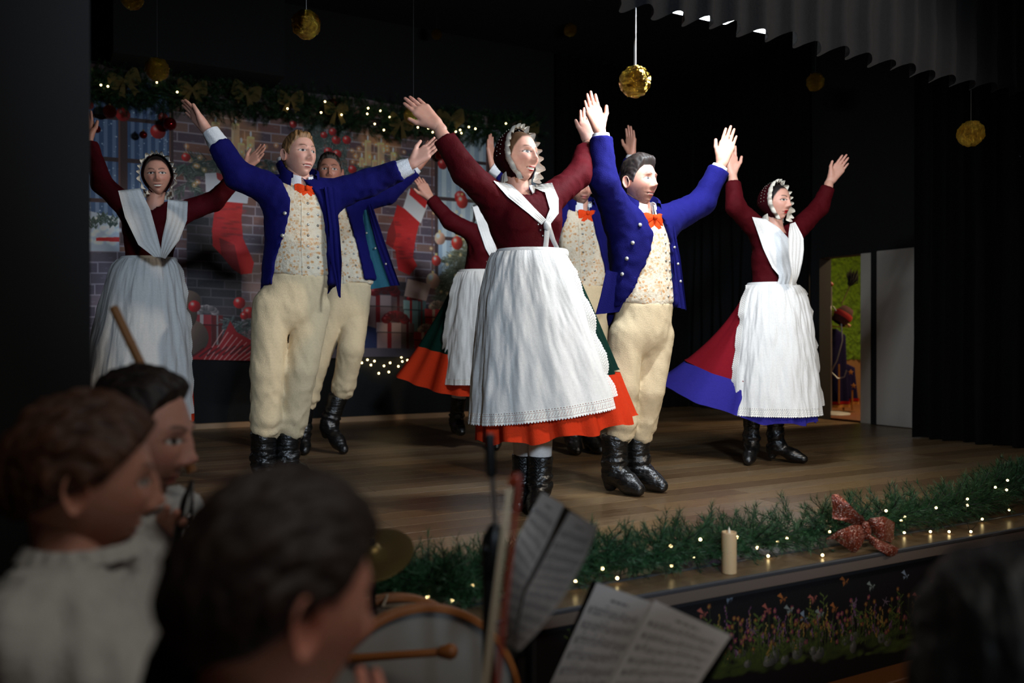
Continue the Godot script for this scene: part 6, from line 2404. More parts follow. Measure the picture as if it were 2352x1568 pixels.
	man(f, {"turn": 33.0, "w": 1.06, "head": J(f, 688, 358, 0.03), "yaw": 46.0, "pitch": 4.0, "hs": 1.06, "neck": J(f, 690, 424), "waist": J(f, 690, 628), "sw": 0.185,
		"face": {"male": 1.0, "skin": pale, "hair": lin(0.46, 0.33, 0.2), "smile": 0.45, "open": 0.5, "top": 0.014, "side": 0.009, "rough": 0.4, "comb": 0.3, "gaze": 0.4, "brow": lin(0.36, 0.25, 0.17)},
		"er": J(f, 548, 404, 0.14), "wr": J(f, 502, 330, 0.14), "hand_r": J(f, 472, 294, 0.14), "tr": J(f, 415, 226, 0.1), "pr": Vector3(-0.5, -0.4, 0.6),
		"el": J(f, 848, 420, -0.1), "wl": J(f, 922, 390, -0.08), "hand_l": J(f, 948, 374, -0.08), "tl": J(f, 1003, 330, -0.06), "pl": Vector3(0.1, 0.5, 0.8), "hand": 1.1, "cuff_r": 0.075, "cuff_l": 0.06, "rise_r": 0.02,
		"hr": J(f, 622, 705, 0.07), "hl": J(f, 718, 705, -0.06), "kr": J(f, 614, 850, 0.07), "kl": J(f, 690, 850, 0.0), "cr": J(f, 612, 982, 0.05), "cl": J(f, 668, 982, -0.03), "ar": JX(f, 606, 0.12, 0.03), "al": JX(f, 660, 0.12, -0.03),
		"hem": J(f, 640, 656).y, "vest_hem": J(f, 700, 637).y, "tail": 0.05,
		"right_edge": [[655, 400], [672, 428], [685, 470], [675, 540], [660, 600], [650, 690]], "left_edge": [[712, 415], [735, 452], [750, 500], [757, 560], [760, 690]],
		"coat_buttons": [[667, 442], [655, 490], [649, 541], [646, 592]], "studs": [0.0, 0.055, 7],
		"boots": [[J(f, 606, 990, 0.05), JX(f, 604, 0.1, 0.03), JX(f, 616, 0.036, 0.16), 0.072], [J(f, 662, 990, -0.03), JX(f, 658, 0.1, -0.03), JX(f, 710, 0.036, 0.09), 0.072]]})
	part("coat_front", strip(f, [[770, 430, -0.04], [780, 520, -0.02], [786, 600], [782, 684]], [[744, 430], [756, 520], [761, 600], [779, 680]], 0.06).mesh(), M.jacket, f.coat)

	# --- man behind the blond one
	f = figure("man in blue tailcoat behind the tall blond dancer, coat front swung open", 790, 0, gm, 5.88)
	man(f, {"turn": 14.0, "w": 1.04, "head": J(f, 757, 396, 0.04), "yaw": 12.0, "hs": 1.05, "neck": J(f, 768, 441), "waist": J(f, 800, 640), "sw": 0.18,
		"face": {"male": 1.0, "skin": lin(0.68, 0.48, 0.4), "hair": lin(0.13, 0.095, 0.075), "smile": 0.6, "top": 0.016, "side": 0.006, "beard": 0.15, "brow": lin(0.2, 0.13, 0.1)},
		"er": J(f, 672, 414, -0.02), "wr": J(f, 652, 368, -0.02), "el": J(f, 888, 446, -0.05), "wl": J(f, 952, 388, -0.05), "hand_l": J(f, 960, 380, -0.05), "tl": J(f, 986, 340, -0.04), "pl": Vector3(0.1, 0, 1), "pr": Vector3(0, 0, 1), "hand": 1.08,
		"hr": J(f, 768, 712, 0.04), "hl": J(f, 816, 712, -0.04), "kr": J(f, 725, 830, 0.06), "kl": J(f, 806, 800, 0.08), "cr": J(f, 702, 920, 0.0), "cl": J(f, 788, 892, -0.04), "ar": JX(f, 694, 0.12, 0.0), "al": J(f, 757, 980, -0.04),
		"hem": J(f, 800, 646).y, "vest_hem": J(f, 800, 654).y,
		"right_edge": [[752, 430], [748, 500], [744, 680]], "left_edge": [[784, 430], [806, 500], [828, 580], [848, 680]], "studs": [0.0, 0.055, 7],
		"boots": [[J(f, 699, 930, 0.0), JX(f, 693, 0.1, 0.0), JX(f, 700, 0.036, 0.13), 0.066], [J(f, 777, 908, -0.05), J(f, 754, 978, -0.05), JX(f, 789, 0.034, 0.07), 0.068]]})
	part("coat_lining", strip(f, [[846, 470], [866, 560], [888, 625], [904, 656]], [[832, 480], [832, 560], [836, 620], [840, 666]], 0.0).mesh(), M.lining, f.coat)
	part("coat_front", strip(f, [[850, 455], [884, 555], [905, 615], [919, 655]], [[842, 470], [864, 560], [886, 622], [898, 656]], 0.01).mesh(), M.jacket, f.coat)
	for q in [[821, 505], [836, 535], [856, 570], [880, 606]]: put_stud(M.small_stud, J(f, q[0] + 6, q[1], 0.02), Vector3(0.2, 0, 1), M.button, f.coat)

	# --- bearded man between the two front dancers
	f = figure("bearded man in flowered waistcoat half hidden between two front dancers, palms up", 1340, 0, gm, 5.88)
	man(f, {"turn": 20.0, "w": 1.0, "head": J(f, 1333, 432, 0.03), "yaw": 18.0, "pitch": -4.0, "hs": 1.02, "neck": J(f, 1335, 482), "waist": J(f, 1340, 640), "sw": 0.18,
		"face": {"male": 1.0, "skin": fair, "hair": lin(0.1, 0.07, 0.055), "beard": 0.85, "smile": 0.6, "top": 0.02, "side": 0.007},
		"er": J(f, 1208, 444, -0.02), "wr": J(f, 1146, 398, 0.0), "hand_r": J(f, 1130, 372, 0.0), "tr": J(f, 1122, 298, 0.0), "pr": Vector3(0.9, 0, 0.5),
		"el": J(f, 1438, 424, -0.06), "wl": J(f, 1451, 366, -0.06), "hand_l": J(f, 1450, 352, -0.06), "tl": J(f, 1447, 284, -0.06), "pl": Vector3(-0.7, 0, 0.6), "cuff_r": 0.06, "hand": 1.06,
		"hr": J(f, 1314, 714, 0.04), "hl": J(f, 1368, 714, -0.04), "kr": J(f, 1312, 830, 0.06), "kl": J(f, 1364, 830, 0.0), "cr": J(f, 1314, 925, 0.03), "cl": J(f, 1362, 925, -0.03), "ar": JX(f, 1316, 0.12, 0.02), "al": JX(f, 1358, 0.12, -0.03),
		"hem": J(f, 1340, 652).y, "vest_hem": J(f, 1340, 660).y,
		"right_edge": [[1312, 470], [1296, 530], [1284, 690]], "left_edge": [[1352, 470], [1366, 540], [1386, 600], [1404, 690]], "studs": [-0.045, 0.03, 7],
		"boots": [[J(f, 1314, 930, 0.02), JX(f, 1315, 0.1, 0.02), JX(f, 1325, 0.036, 0.14), 0.066], [J(f, 1360, 930, -0.03), JX(f, 1356, 0.1, -0.03), JX(f, 1380, 0.036, 0.1), 0.066]]})

# ---- a seated musician; only the upper body shows, legs rest on the hall floor
func musician(f: Dictionary, c: Dictionary) -> void:
	frame_of(f, c)
	c.w = c.get("w", 1.0)
	var fw: Vector3 = c.fwd
	var lat: Vector3 = c.lat
	var neck: Vector3 = c.neck
	var seat: Vector3 = c.neck + Vector3(0, -0.52, 0) - fw * 0.02
	seat.y = maxf(seat.y, 0.42)
	c.waist = seat + Vector3(0, 0.12, 0)
	c.hr = seat - lat * 0.09
	c.hl = seat + lat * 0.09
	c.kr = c.hr + fw * 0.3 + Vector3(0, 0.0, 0)
	c.kl = c.hl + fw * 0.3 + Vector3(0, 0.0, 0)
	c.ar = Vector3(c.kr.x, 0.06, c.kr.z)
	c.al = Vector3(c.kl.x, 0.06, c.kl.z)
	var out := MB.new()
	body_core(f, c, out)
	head_mesh(c.face, c.ht, out, 110, 84)
	if c.has("tr"): add_hand(out, c.wr, c.tr, c.pr, false, 1.0, c.face.skin)
	if c.has("tl"): add_hand(out, c.wl, c.tl, c.pl, true, 1.0, c.face.skin)
	part("body", out.mesh(), M.skin, f.n)
	var hair := part("hair", hair_mesh(c.face, c.ht, 200, 120).mesh(), M.hair, f.n)
	f.hair = hair
	var lo := neck
	var hi := neck
	for p in [seat, c.sr, c.sl, c.er, c.el, c.wr, c.wl]:
		lo = lo.min(p); hi = hi.max(p)
	var g := Fld.new(lo - Vector3.ONE * 0.26, hi + Vector3.ONE * 0.2, 0.014)
	g.cone(neck + Vector3(0, -0.16, 0), seat, 0.17 * c.w, 0.17 * c.w, 0.06, fw, 0.78)
	g.cone(neck + Vector3(0, -0.06, 0) - lat * 0.09, neck + Vector3(0, -0.06, 0) + lat * 0.09, 0.07, 0.07, 0.06)
	for s in [["sr", "er", "wr"], ["sl", "el", "wl"]]:
		g.cone(c[s[0]], c[s[1]], 0.085, 0.075, 0.06)
		g.cone(c[s[1]], c[s[2]], 0.075, 0.055, 0.03)
	g.carve(func(p: Vector3) -> float:
		var d := -1.0
		if p.y > neck.y - 0.05: d = minf(0.055 - Vector2((p - neck).dot(lat), (p - neck).dot(fw)).length(), p.y - neck.y + 0.05)
		return d)
	var k := relax(g.net(), 1)
	push(k, func(p: Vector3, n: Vector3) -> float:
		var u := atan2((p - neck).dot(lat), (p - neck).dot(fw))
		var a := noi.get_noise_3d(p.x * 7, p.y * 2.0, p.z * 7)
		return 0.011 * (0.5 - absf(a) * 2.6) + 0.003 * sin(u * 34.0))
	part("blouse", k.mesh(), c.get("cloth", M.blouse), f.n)
	if c.get("collar", true):
		var cb := MB.new()
		var rows := []
		for r in 5:
			var row := PackedVector3Array()
			for i in 73:
				var a := TAU * i / 72.0
				var rr: float = [0.058, 0.062, 0.066, 0.072, 0.084][r] + 0.004 * sin(a * 20.0) * (r * 0.25)
				row.append(neck + (fw * cos(a) + lat * sin(a)) * rr + Vector3(0, [-0.03, 0.015, 0.03, 0.032, 0.012][r], 0) + fw * 0.01)
			rows.append(row)
		cb.grid(rows, true)
		part("collar", cb.mesh(), c.get("cloth", M.blouse), f.n)
	# trousers or skirt for the seated legs
	var lg := MB.new()
	for s in [[c.hr, c.kr, c.ar], [c.hl, c.kl, c.al]]:
		lg.tube([s[0], s[1], s[1] + Vector3(0, -0.03, 0), s[2]], [0.1, 0.075, 0.07, 0.05], 12)
		lg.tube([s[2] + Vector3(0, -0.01, 0), s[2] + fw * 0.14 + Vector3(0, -0.02, 0)], [0.048, 0.038], 10)
	part("legs_clothing", lg.mesh(), M.dark_cloth, f.n)

func build_musicians() -> void:
	var gr := "musicians seated below the stage"
	var f: Dictionary
	var sk := lin(0.76, 0.56, 0.48)
	# woman with pinned-up brown hair and white blouse
	f = figure("woman with pinned-up brown hair in gathered white blouse beside the clarinet player", 160, 0, gr, 1.27, HALL)
	musician(f, {"turn": 100.0, "head": J(f, 196, 1108), "yaw": 116.0, "pitch": -6.0, "hs": 1.0, "neck": J(f, 170, 1292, 0.02), "sw": 0.16, "sd": 0.07,
		"face": {"skin": sk, "hair": lin(0.27, 0.16, 0.1), "smile": 0.1, "top": 0.02, "side": 0.02, "rough": 0.5, "hairline": [0.07, 0.062, 0.045, 0.03, 0.012, 0.012, -0.005, -0.03, -0.055]},
		"er": J(f, 330, 1640, 0.16), "wr": J(f, 470, 1560, 0.1), "el": J(f, 330, 1640, -0.2), "wl": J(f, 470, 1560, -0.1)})
	var bun := MB.new()
	var c0 := J(f, 22, 1100)
	for r in 3:
		var pts := []
		for i in 14:
			var a := i * 0.55 + r * 2.0
			pts.append(c0 + Vector3(cos(a) * 0.028 * (1 - r * 0.2), sin(a) * 0.034, (r - 1) * 0.02 + 0.004 * i))
		bun.tube(pts, 0.017, 8, true, lin(0.19, 0.115, 0.08))
	part("bun", bun.mesh(), M.hair, f.hair)
	var tie := MB.new()
	tie.lathe(J(f, 8, 1052, 0.05), [Vector2(0, -0.008), Vector2(0.009, 0), Vector2(0, 0.008)], 10)
	part("hair_pin", tie.mesh(), M.gold_ribbon, f.hair)
	# bearded man with a clarinet
	f = figure("bearded man in white shirt playing a black clarinet", 318, 0, gr, 1.75, HALL)
	musician(f, {"turn": 84.0, "head": J(f, 320, 1004), "yaw": 88.0, "pitch": -8.0, "hs": 1.1, "neck": J(f, 285, 1172), "sw": 0.18, "sd": 0.07,
		"face": {"male": 1.0, "skin": sk, "hair": lin(0.12, 0.08, 0.06), "beard": 0.8, "smile": 0.0, "top": 0.02, "side": 0.009, "hairline": [0.085, 0.075, 0.06, 0.03, -0.012, 0.006, -0.02, -0.06, -0.07]},
		"er": J(f, 330, 1440, 0.18), "wr": J(f, 388, 1330, 0.05), "tr": J(f, 420, 1290, 0.0), "pr": Vector3(0.2, 0.2, -1), "el": J(f, 340, 1440, -0.2), "wl": J(f, 372, 1250, -0.04), "tl": J(f, 395, 1215, 0.02), "pl": Vector3(0.3, 0.3, 0.8)})
	# girl with dark ponytail, nearest the stage front
	f = figure("girl with smooth dark hair tied in a low ponytail before the drum", 620, 0, gr, 0.87, HALL)
	musician(f, {"turn": 120.0, "head": J(f, 640, 1384), "yaw": 130.0, "pitch": -10.0, "hs": 1.02, "neck": J(f, 560, 1640), "sw": 0.15, "sd": 0.07, "collar": false,
		"face": {"skin": lin(0.84, 0.6, 0.52), "hair": lin(0.14, 0.09, 0.07), "smile": 0.1, "top": 0.02, "side": 0.016, "rough": 0.25, "hairline": [0.066, 0.06, 0.05, 0.035, 0.018, 0.018, 0.0, -0.035, -0.06]},
		"er": J(f, 900, 1900, 0.0), "wr": J(f, 950, 1890, -0.12), "tr": J(f, 900, 1740, -0.14), "pr": Vector3(0.3, 0, -1), "el": J(f, 700, 2000, -0.25), "wl": J(f, 900, 1900, -0.3), "cloth": M.blouse})
	var pt := MB.new()
	var q0 := J(f, 470, 1430, 0.0)
	var pp := []
	for i in 12:
		var t := i / 11.0
		pp.append(q0 + Vector3(-0.008 - 0.028 * sin(t * 2.0), -0.21 * t + 0.02, 0.012 * sin(t * 5.0)))
	pt.tube(pp, [0.02, 0.02, 0.026, 0.03, 0.032, 0.033, 0.032, 0.031, 0.03, 0.026, 0.02, 0.006], 14, true, lin(0.1, 0.065, 0.055))
	push(pt, func(p: Vector3, n: Vector3) -> float: return 0.003 * fine.get_noise_3d(p.x * 120, p.y * 10, p.z * 120))
	part("ponytail", pt.mesh(), M.hair, f.hair)
	tie = MB.new()
	var ring := []
	for i in 13: ring.append(pp[1] + Vector3(cos(i * TAU / 12) * 0.024, 0.004 * sin(i * TAU / 12), sin(i * TAU / 12) * 0.024))
	tie.tube(ring, 0.007, 6)
	part("hair_tie", tie.mesh(), mat(Color(0.6, 0.38, 0.26), 0.6), f.hair)
	# dark-clad person at the right edge
	f = figure("person with black hair and dark clothes facing the painted stage front", 2330, 0, gr, 0.84, HALL)
	musician(f, {"turn": 172.0, "head": J(f, 2345, 1606), "yaw": 172.0, "pitch": -6.0, "hs": 1.06, "neck": J(f, 2350, 1830), "sw": 0.18, "sd": 0.07, "collar": false, "cloth": M.dark_cloth,
		"face": {"male": 1.0, "skin": sk, "hair": lin(0.02, 0.017, 0.017), "top": 0.028, "side": 0.022, "smile": 0.0},
		"er": J(f, 2900, 2300, 0.0), "wr": J(f, 2860, 2300, -0.2), "el": J(f, 1850, 2300, 0.0), "wl": J(f, 1900, 2300, -0.2)})

# ---------------------------------------------------------------- hanging balls and decorations
func crumpled(r: float, seed_: float) -> ArrayMesh:
	var k := MB.new()
	var rows := []
	for j in 23:
		var row := PackedVector3Array()
		for i in 35:
			var th := PI * j / 22.0
			var ph := TAU * (i % 34) / 34.0
			var d := Vector3(sin(th) * cos(ph), cos(th), sin(th) * sin(ph))
			var n := noi.get_noise_3d(d.x * 3.0 + seed_, d.y * 3.0, d.z * 3.0) * 0.09 + noi.get_noise_3d(d.x * 7.0, d.y * 7.0 + seed_, d.z * 7.0) * 0.14 + noi.get_noise_3d(d.x * 16.0, d.y * 16.0 + seed_, d.z * 16.0) * 0.09
			row.append(d * r * (1.0 + n))
		rows.append(row)
	for j in 22: # flat facets: no shared corners
		for i in 34:
			for t in [[[j, i], [j + 1, i], [j + 1, i + 1]], [[j, i], [j + 1, i + 1], [j, i + 1]]]:
				var b := k.V.size()
				for q in t: k.v(rows[q[0]][q[1]])
				k.tri(b, b + 1, b + 2)
	return k.mesh()

func build_hangings() -> void:
	var shapes := []
	for s in 3: shapes.append(crumpled(0.5, s * 7.3))
	var spec := [[305, -2, 5.2, 0.13, "gold foil ball hung highest above the woman beside the wing", 0], [362, 160, 5.0, 0.13, "gold foil ball hung before the garland end by the black wing", 0], [704, 57, 4.06, 0.13, "gold foil ball on a pale ribbon above the tall blond man", 0.003], [1458, 188, 3.71, 0.13, "large gold foil ball on a grey ribbon above the dark-haired man", 0.006], [1872, 189, 6.5, 0.13, "gold foil ball hung above the woman with the flying red skirt", 0], [2229, 307, 4.52, 0.131, "gold foil ball hung before the black side drape", 0], [950, 264, 5.65, 0.125, "gold foil ball half hidden behind a raised hand", 0], [1310, 70, 8.0, 0.12, "small gold foil ball hung near the back wall drape", 0], [1003, 80, 8.0, 0.098, "smallest gold foil ball hung over the middle of the backdrop", 0]]
	var n := 0
	for q in spec:
		var p := at_depth(q[0], q[1], q[2])
		var t := thing("hanging_ball", q[4], "ball", p, n * 1.3, "gold foil balls hung over the stage")
		var o := part("foil_ball", shapes[n % 3], M.gold, t)
		o.scale = Vector3.ONE * q[3]
		o.rotation = Vector3(n * 0.8, n * 1.9, 0)
		var k := MB.new()
		var w: float = maxf(q[5], 0.0014)
		k.tube([Vector3(0, q[3] * 0.48, 0), Vector3(0, CEIL - p.y, 0)], w, 5)
		part("string", k.mesh(), M.string if q[5] == 0 else mat(Color(0.4, 0.4, 0.4), 0.6), t)
		n += 1
	# real baubles before the printed banner
	var ball := MB.new()
	var prof := []
	for i in 13: prof.append(Vector2(sin(PI * i / 12.0), -cos(PI * i / 12.0)))
	ball.lathe(Vector3.ZERO, prof, 20)
	var bm := ball.mesh()
	for b in [[253, 257, 13.5, 1, "glittering copper bauble hung before the printed window"], [391, 285, 13.5, 0, "largest shiny red bauble hung beside the printed brick wall"], [223, 297, 8, 0, "small shiny red bauble hung close to the black wing"], [330, 310, 8, 0, "small shiny red bauble hung before the printed window bar"], [1010, 357, 11, 0, "shiny red bauble hung beside the raised velvet sleeve"], [768, 236, 8, 0, "red bauble fixed above a gold bow in the garland"]]:
		var p := on_plane(b[0], b[1], BACK - 0.17)
		var r: float = b[2] * (p - Vector3(0, CH, 0)).length() / F
		var t := thing("bauble", b[4], "bauble", p, 0.0, "red baubles hung from the top garland")
		var o := part("glass_ball", bm, M.red_glitter if b[3] else M.red_shiny, t)
		o.scale = Vector3.ONE * r
		var k := MB.new()
		k.lathe(Vector3.ZERO, [Vector2(0.008, r * 0.95), Vector2(0.008, r + 0.01), Vector2(0, r + 0.012)], 8)
		part("cap", k.mesh(), M.gold_ribbon, t)
		k = MB.new()
		k.tube([Vector3(0, r, 0), Vector3(0, BY0 + BHT - p.y, -BACK + 0.045 - p.z)], 0.001, 4)
		part("thread", k.mesh(), M.string, t)

# ---------------------------------------------------------------- fir garlands
func sprig(seed_: int) -> ArrayMesh:
	var r := RandomNumberGenerator.new()
	r.seed = seed_
	var k := MB.new()
	var green := lin(0.16, 0.3, 0.17)
	k.tube([Vector3.ZERO, Vector3(0, 0.08, 0)], [0.0016, 0.0008], 4, false, lin(0.09, 0.08, 0.05))
	for i in 46:
		var t := r.randf()
		var a := r.randf() * TAU
		var o := Vector3(cos(a), 0, sin(a))
		var p := Vector3(0, t * 0.08, 0)
		var tip := p + (o * 0.8 + Vector3(0, 0.75 + t * 0.4, 0)).normalized() * r.randf_range(0.018, 0.029)
		var s := o.cross(Vector3.UP) * 0.0009
		var c := green * r.randf_range(0.6, 1.5)
		var b := k.V.size()
		k.v(p + s, Vector2.ZERO, c); k.v(p - s, Vector2.ZERO, c); k.v(tip, Vector2.ZERO, c * 1.25); k.v(p.lerp(tip, 0.5) + Vector3(0, 0.0012, 0), Vector2.ZERO, c)
		k.tri(b, b + 2, b + 3); k.tri(b + 1, b + 3, b + 2); k.tri(b, b + 3, b + 1)
	return k.mesh()

func along(path: Array, t: float) -> Vector3:
	var u := t * (path.size() - 1)
	var i := mini(int(u), path.size() - 2)
	return path[i].lerp(path[i + 1], u - i)

func garland(t: Node3D, path: Array, rad: float, count: int, size: float, flat: float, seed_: int) -> void:
	var r := RandomNumberGenerator.new()
	r.seed = seed_
	for v in 3:
		var mm := MultiMesh.new()
		mm.transform_format = MultiMesh.TRANSFORM_3D
		mm.mesh = sprig(seed_ + v)
		mm.instance_count = count / 3
		for i in count / 3:
			var u := r.randf()
			var p := along(path, u)
			var d := (along(path, minf(u + 0.01, 1.0)) - along(path, maxf(u - 0.01, 0.0))).normalized()
			var side := d.cross(Vector3.UP).normalized()
			var up := side.cross(d)
			var a := r.randf() * TAU
			var o := (side * cos(a) + up * sin(a) * flat)
			if flat < 0.95 and o.y < 0.0: o.y *= 0.2
			var y := (o * 0.9 + d * r.randf_range(-1.3, 1.3) + up * r.randf_range(-0.2, 0.35)).normalized()
			var x := y.cross(d if absf(y.dot(d)) < 0.9 else up).normalized()
			var s := size * r.randf_range(0.7, 1.25)
			mm.set_instance_transform(i, Transform3D(Basis(x, y, x.cross(y)) * Basis.from_scale(Vector3.ONE * s), p + o * rad * r.randf()))
		var m := MultiMeshInstance3D.new()
		m.name = "needles"
		m.multimesh = mm
		m.material_override = M.needle
		m.set_meta("kind", "stuff")
		t.add_child(m, true)
	var k := MB.new()
	var pts := []
	for i in 60: pts.append(along(path, i / 59.0) + Vector3(0, 0.006 * sin(i * 1.3), 0.006 * cos(i * 1.7)))
	k.tube(pts, 0.006, 6)
	part("stem", k.mesh(), M.wire, t)

func lights(t: Node3D, pts: Array, r: float) -> void:
	var b := MB.new()
	var prof := []
	for i in 7: prof.append(Vector2(sin(PI * i / 6.0), -cos(PI * i / 6.0)))
	b.lathe(Vector3.ZERO, prof, 8)
	var m := b.mesh()
	var w := MB.new()
	for i in pts.size():
		var o := part("bulb", m, M.bulb, t)
		o.position = pts[i]
		o.scale = Vector3.ONE * r
		if i and pts[i].distance_to(pts[i - 1]) < 0.6:
			w.tube([pts[i - 1] + Vector3(0, 0, -r), (pts[i - 1] + pts[i]) * 0.5 + Vector3(0, -0.012, -0.012), pts[i] + Vector3(0, 0, -r)], 0.0012, 4, false)
	part("wire", w.mesh(), M.wire, t)

# ribbon bow: two loops, two tails, a knot; faces +z, width about 1
func bow_mesh(tail: float, droop: float) -> MB:
	var k := MB.new()
	for s in [-1.0, 1.0]:
		var rows := []
		for i in 19:
			var a := TAU * i / 18.0
			var x: float = s * (0.25 - 0.25 * cos(a))
			var y: float = 0.16 * sin(a) * sin(a * 0.5) + 0.1 * (absf(x) * 2.0)
			var w := lerpf(0.06, 0.17, sin(a * 0.5))
			rows.append(PackedVector3Array([Vector3(x, y + w, 0.02 + 0.07 * sin(a)), Vector3(x, y, 0.05 + 0.07 * sin(a)), Vector3(x, y - w, 0.02 + 0.07 * sin(a))]))
		k.grid(rows)
		rows = []
		for i in 9:
			var t := i / 8.0
			var c := Vector3(s * (0.03 + tail * 0.5 * t), -0.03 - tail * t * droop, 0.03 + 0.03 * sin(t * 5.0))
			var w := lerpf(0.04, 0.11, t)
			var e := Vector3(droop, s * 0.5, 0).normalized()
			var cut := Vector3(0, -0.09, 0) if i == 8 else Vector3.ZERO
			rows.append(PackedVector3Array([c - e * w + cut * 0.6, c + Vector3(0, 0, 0.02), c + e * w + cut * 0.6]))
		k.grid(rows)
	k.lathe(Vector3(0, 0, 0.06), [Vector2(0, -0.07), Vector2(0.05, -0.05), Vector2(0.06, 0), Vector2(0.05, 0.05), Vector2(0, 0.07)], 12)
	return k

func build_garlands() -> void:
	# along the top of the banner
	var top := []
	for q in [[150, 190], [260, 205], [380, 218], [500, 226], [620, 238], [740, 254], [850, 272], [960, 288], [1060, 294], [1150, 296], [1228, 302]]: top.append(on_plane(q[0], q[1], BACK - 0.13))
	var t := thing("fir_garland", "dark artificial fir garland draped along the top of the Christmas banner", "garland")
	garland(t, top, 0.11, 2100, 1.5, 1.0, 100)
	var pl := []
	for q in [[201, 163], [233, 196], [249, 199], [361, 190], [408, 212], [661, 250], [738, 259], [747, 234], [785, 264], [844, 262], [846, 249], [861, 285], [874, 255], [882, 299], [895, 269], [960, 293], [984, 295], [994, 304], [1047, 303], [1060, 306], [1057, 299], [1077, 292], [1092, 296], [1162, 284]]:
		pl.append(on_plane(q[0], q[1], BACK - 0.27))
	t = thing("fairy_lights", "warm fairy lights wound through the garland above the banner", "fairy lights")
	lights(t, pl, 0.0075)
	# gold bows tied to it
	var bows := [[288, 187, 0.24, 0.3, "gold bow tied in the garland before the printed left window"], [443, 207, 0.23, 0.0, "gold bow in the garland over the raised hand of the blond man"], [566, 214, 0.24, -0.25, "gold bow tilted in the garland over the printed candles"], [668, 229, 0.22, 0.05, "gold bow in the garland right above the blond man's head"], [773, 252, 0.21, 0.1, "gold bow hung upright under a red bauble in the garland"], [921, 284, 0.23, -0.2, "gold bow with long tails in the garland below the lights"], [1036, 274, 0.26, 0.1, "wide gold bow in the garland beside the front woman's wrist"], [1214, 297, 0.22, 0.0, "gold bow at the end of the garland above the white frill"]]
	for i in bows.size():
		var b: Array = bows[i]
		var p := on_plane(b[0], b[1], BACK - 0.24)
		var o := thing("gold_bow", b[4], "bow", p, 0.0, "gold bows on the top garland")
		var rb := part("ribbon", bow_mesh(0.42, [1.0, 0.9, 0.75, 1.0, 1.3, 1.2, 0.6, 0.9][i]).mesh(), M.gold_ribbon, o)
		rb.scale = Vector3.ONE * b[2]
		rb.rotation.z = b[3]
		rb.rotation.y = -0.2
		var tw := MB.new()
		tw.tube([Vector3(0, 0, 0.01), Vector3(0, 0.01, -BACK + 0.042 - p.z)], 0.0012, 4)
		part("tie_wire", tw.mesh(), M.wire, o)
	# loose lights at the foot of the banner
	pl = []
	for q in [[750, 785], [752, 797], [829, 805], [831, 833], [844, 826], [852, 838], [860, 829], [870, 857], [882, 840], [893, 854], [896, 833], [915, 841], [922, 820], [924, 830], [936, 827], [1002, 764], [983, 774], [964, 784], [1024, 714]]:
		pl.append(on_plane(q[0], q[1], BACK - 0.03))
	t = thing("fairy_lights", "loose fairy lights hanging on the black wall below the printed gifts", "fairy lights")
	lights(t, pl, 0.0085)
	# along the stage front
	var front := []
	for q in [[820, 1402], [900, 1402], [1000, 1404], [1100, 1400], [1220, 1372], [1350, 1338], [1450, 1330], [1560, 1312], [1700, 1288], [1850, 1263], [2000, 1240], [2130, 1218], [2230, 1196], [2300, 1172], [2352, 1148], [2420, 1128]]:
		var p := on_level(q[0], q[1] - 6)
		front.append(Vector3(p.x, 0.056 + (0.03 if q[0] > 2250 else 0.0), -maxf(-p.z, LIP + 0.19)))
	t = thing("fir_garland", "green artificial fir garland lying along the front edge of the stage floor", "garland")
	garland(t, front, 0.06, 2600, 1.12, 0.9, 200)
	pl = []
	for q in [[982, 1371], [1038, 1379], [1085, 1346], [1322, 1335], [1384, 1306], [1418, 1328], [1541, 1254], [1543, 1299], [1593, 1279], [1609, 1239], [1694, 1234], [1740, 1258], [1765, 1277], [1787, 1245], [1808, 1237], [1890, 1275], [1906, 1221], [2036, 1173], [2071, 1196], [2078, 1223], [2079, 1187], [2138, 1221], [2151, 1166], [2181, 1221], [2223, 1146], [2223, 1160], [2231, 1221], [2257, 1192], [2287, 1119], [2313, 1125], [2315, 1103], [2319, 1171]]:
		var p := on_plane(q[0], q[1], LIP + 0.14)
		if p.y < 0.008: p = on_level(q[0], q[1], 0.01)
		pl.append(p)
	t = thing("fairy_lights", "warm fairy lights wound through the garland on the stage front", "fairy lights")
	lights(t, pl, 0.005)
	# pillar candle with a plastic flame
	var cp := on_level(1674, 1316)
	cp.z = -LIP - 0.065
	t = thing("candle", "cream pillar candle standing on the front board of the stage", "candle", cp)
	var k := MB.new()
	k.lathe(Vector3.ZERO, [Vector2(0, 0.0), Vector2(0.0235, 0.0), Vector2(0.0245, 0.003), Vector2(0.0245, 0.132), Vector2(0.0235, 0.137), Vector2(0.02, 0.137), Vector2(0.015, 0.128), Vector2(0.0, 0.125)], 28)
	part("wax", k.mesh(), M.candle, t)
	k = MB.new()
	k.lathe(Vector3(0, 0.124, 0), [Vector2(0, 0.0), Vector2(0.004, 0.004), Vector2(0.005, 0.012), Vector2(0.003, 0.022), Vector2(0, 0.03)], 10)
	part("flame", k.mesh(), M.wick, t)
	# big glitter bow leaning on the garland: loops and tails traced on the plane where it leans
	var g := func(a: Array, d0: float, belly: float) -> PackedVector3Array:
		var r := PackedVector3Array()
		for q in a: r.append(on_plane(q[0], q[1], LIP + d0 + (q[2] if q.size() > 2 else 0.0)))
		return r
	var bp := on_plane(1988, 1212, LIP + 0.12)
	t = thing("glitter_bow", "large copper glitter bow leaning against the front garland", "bow", bp)
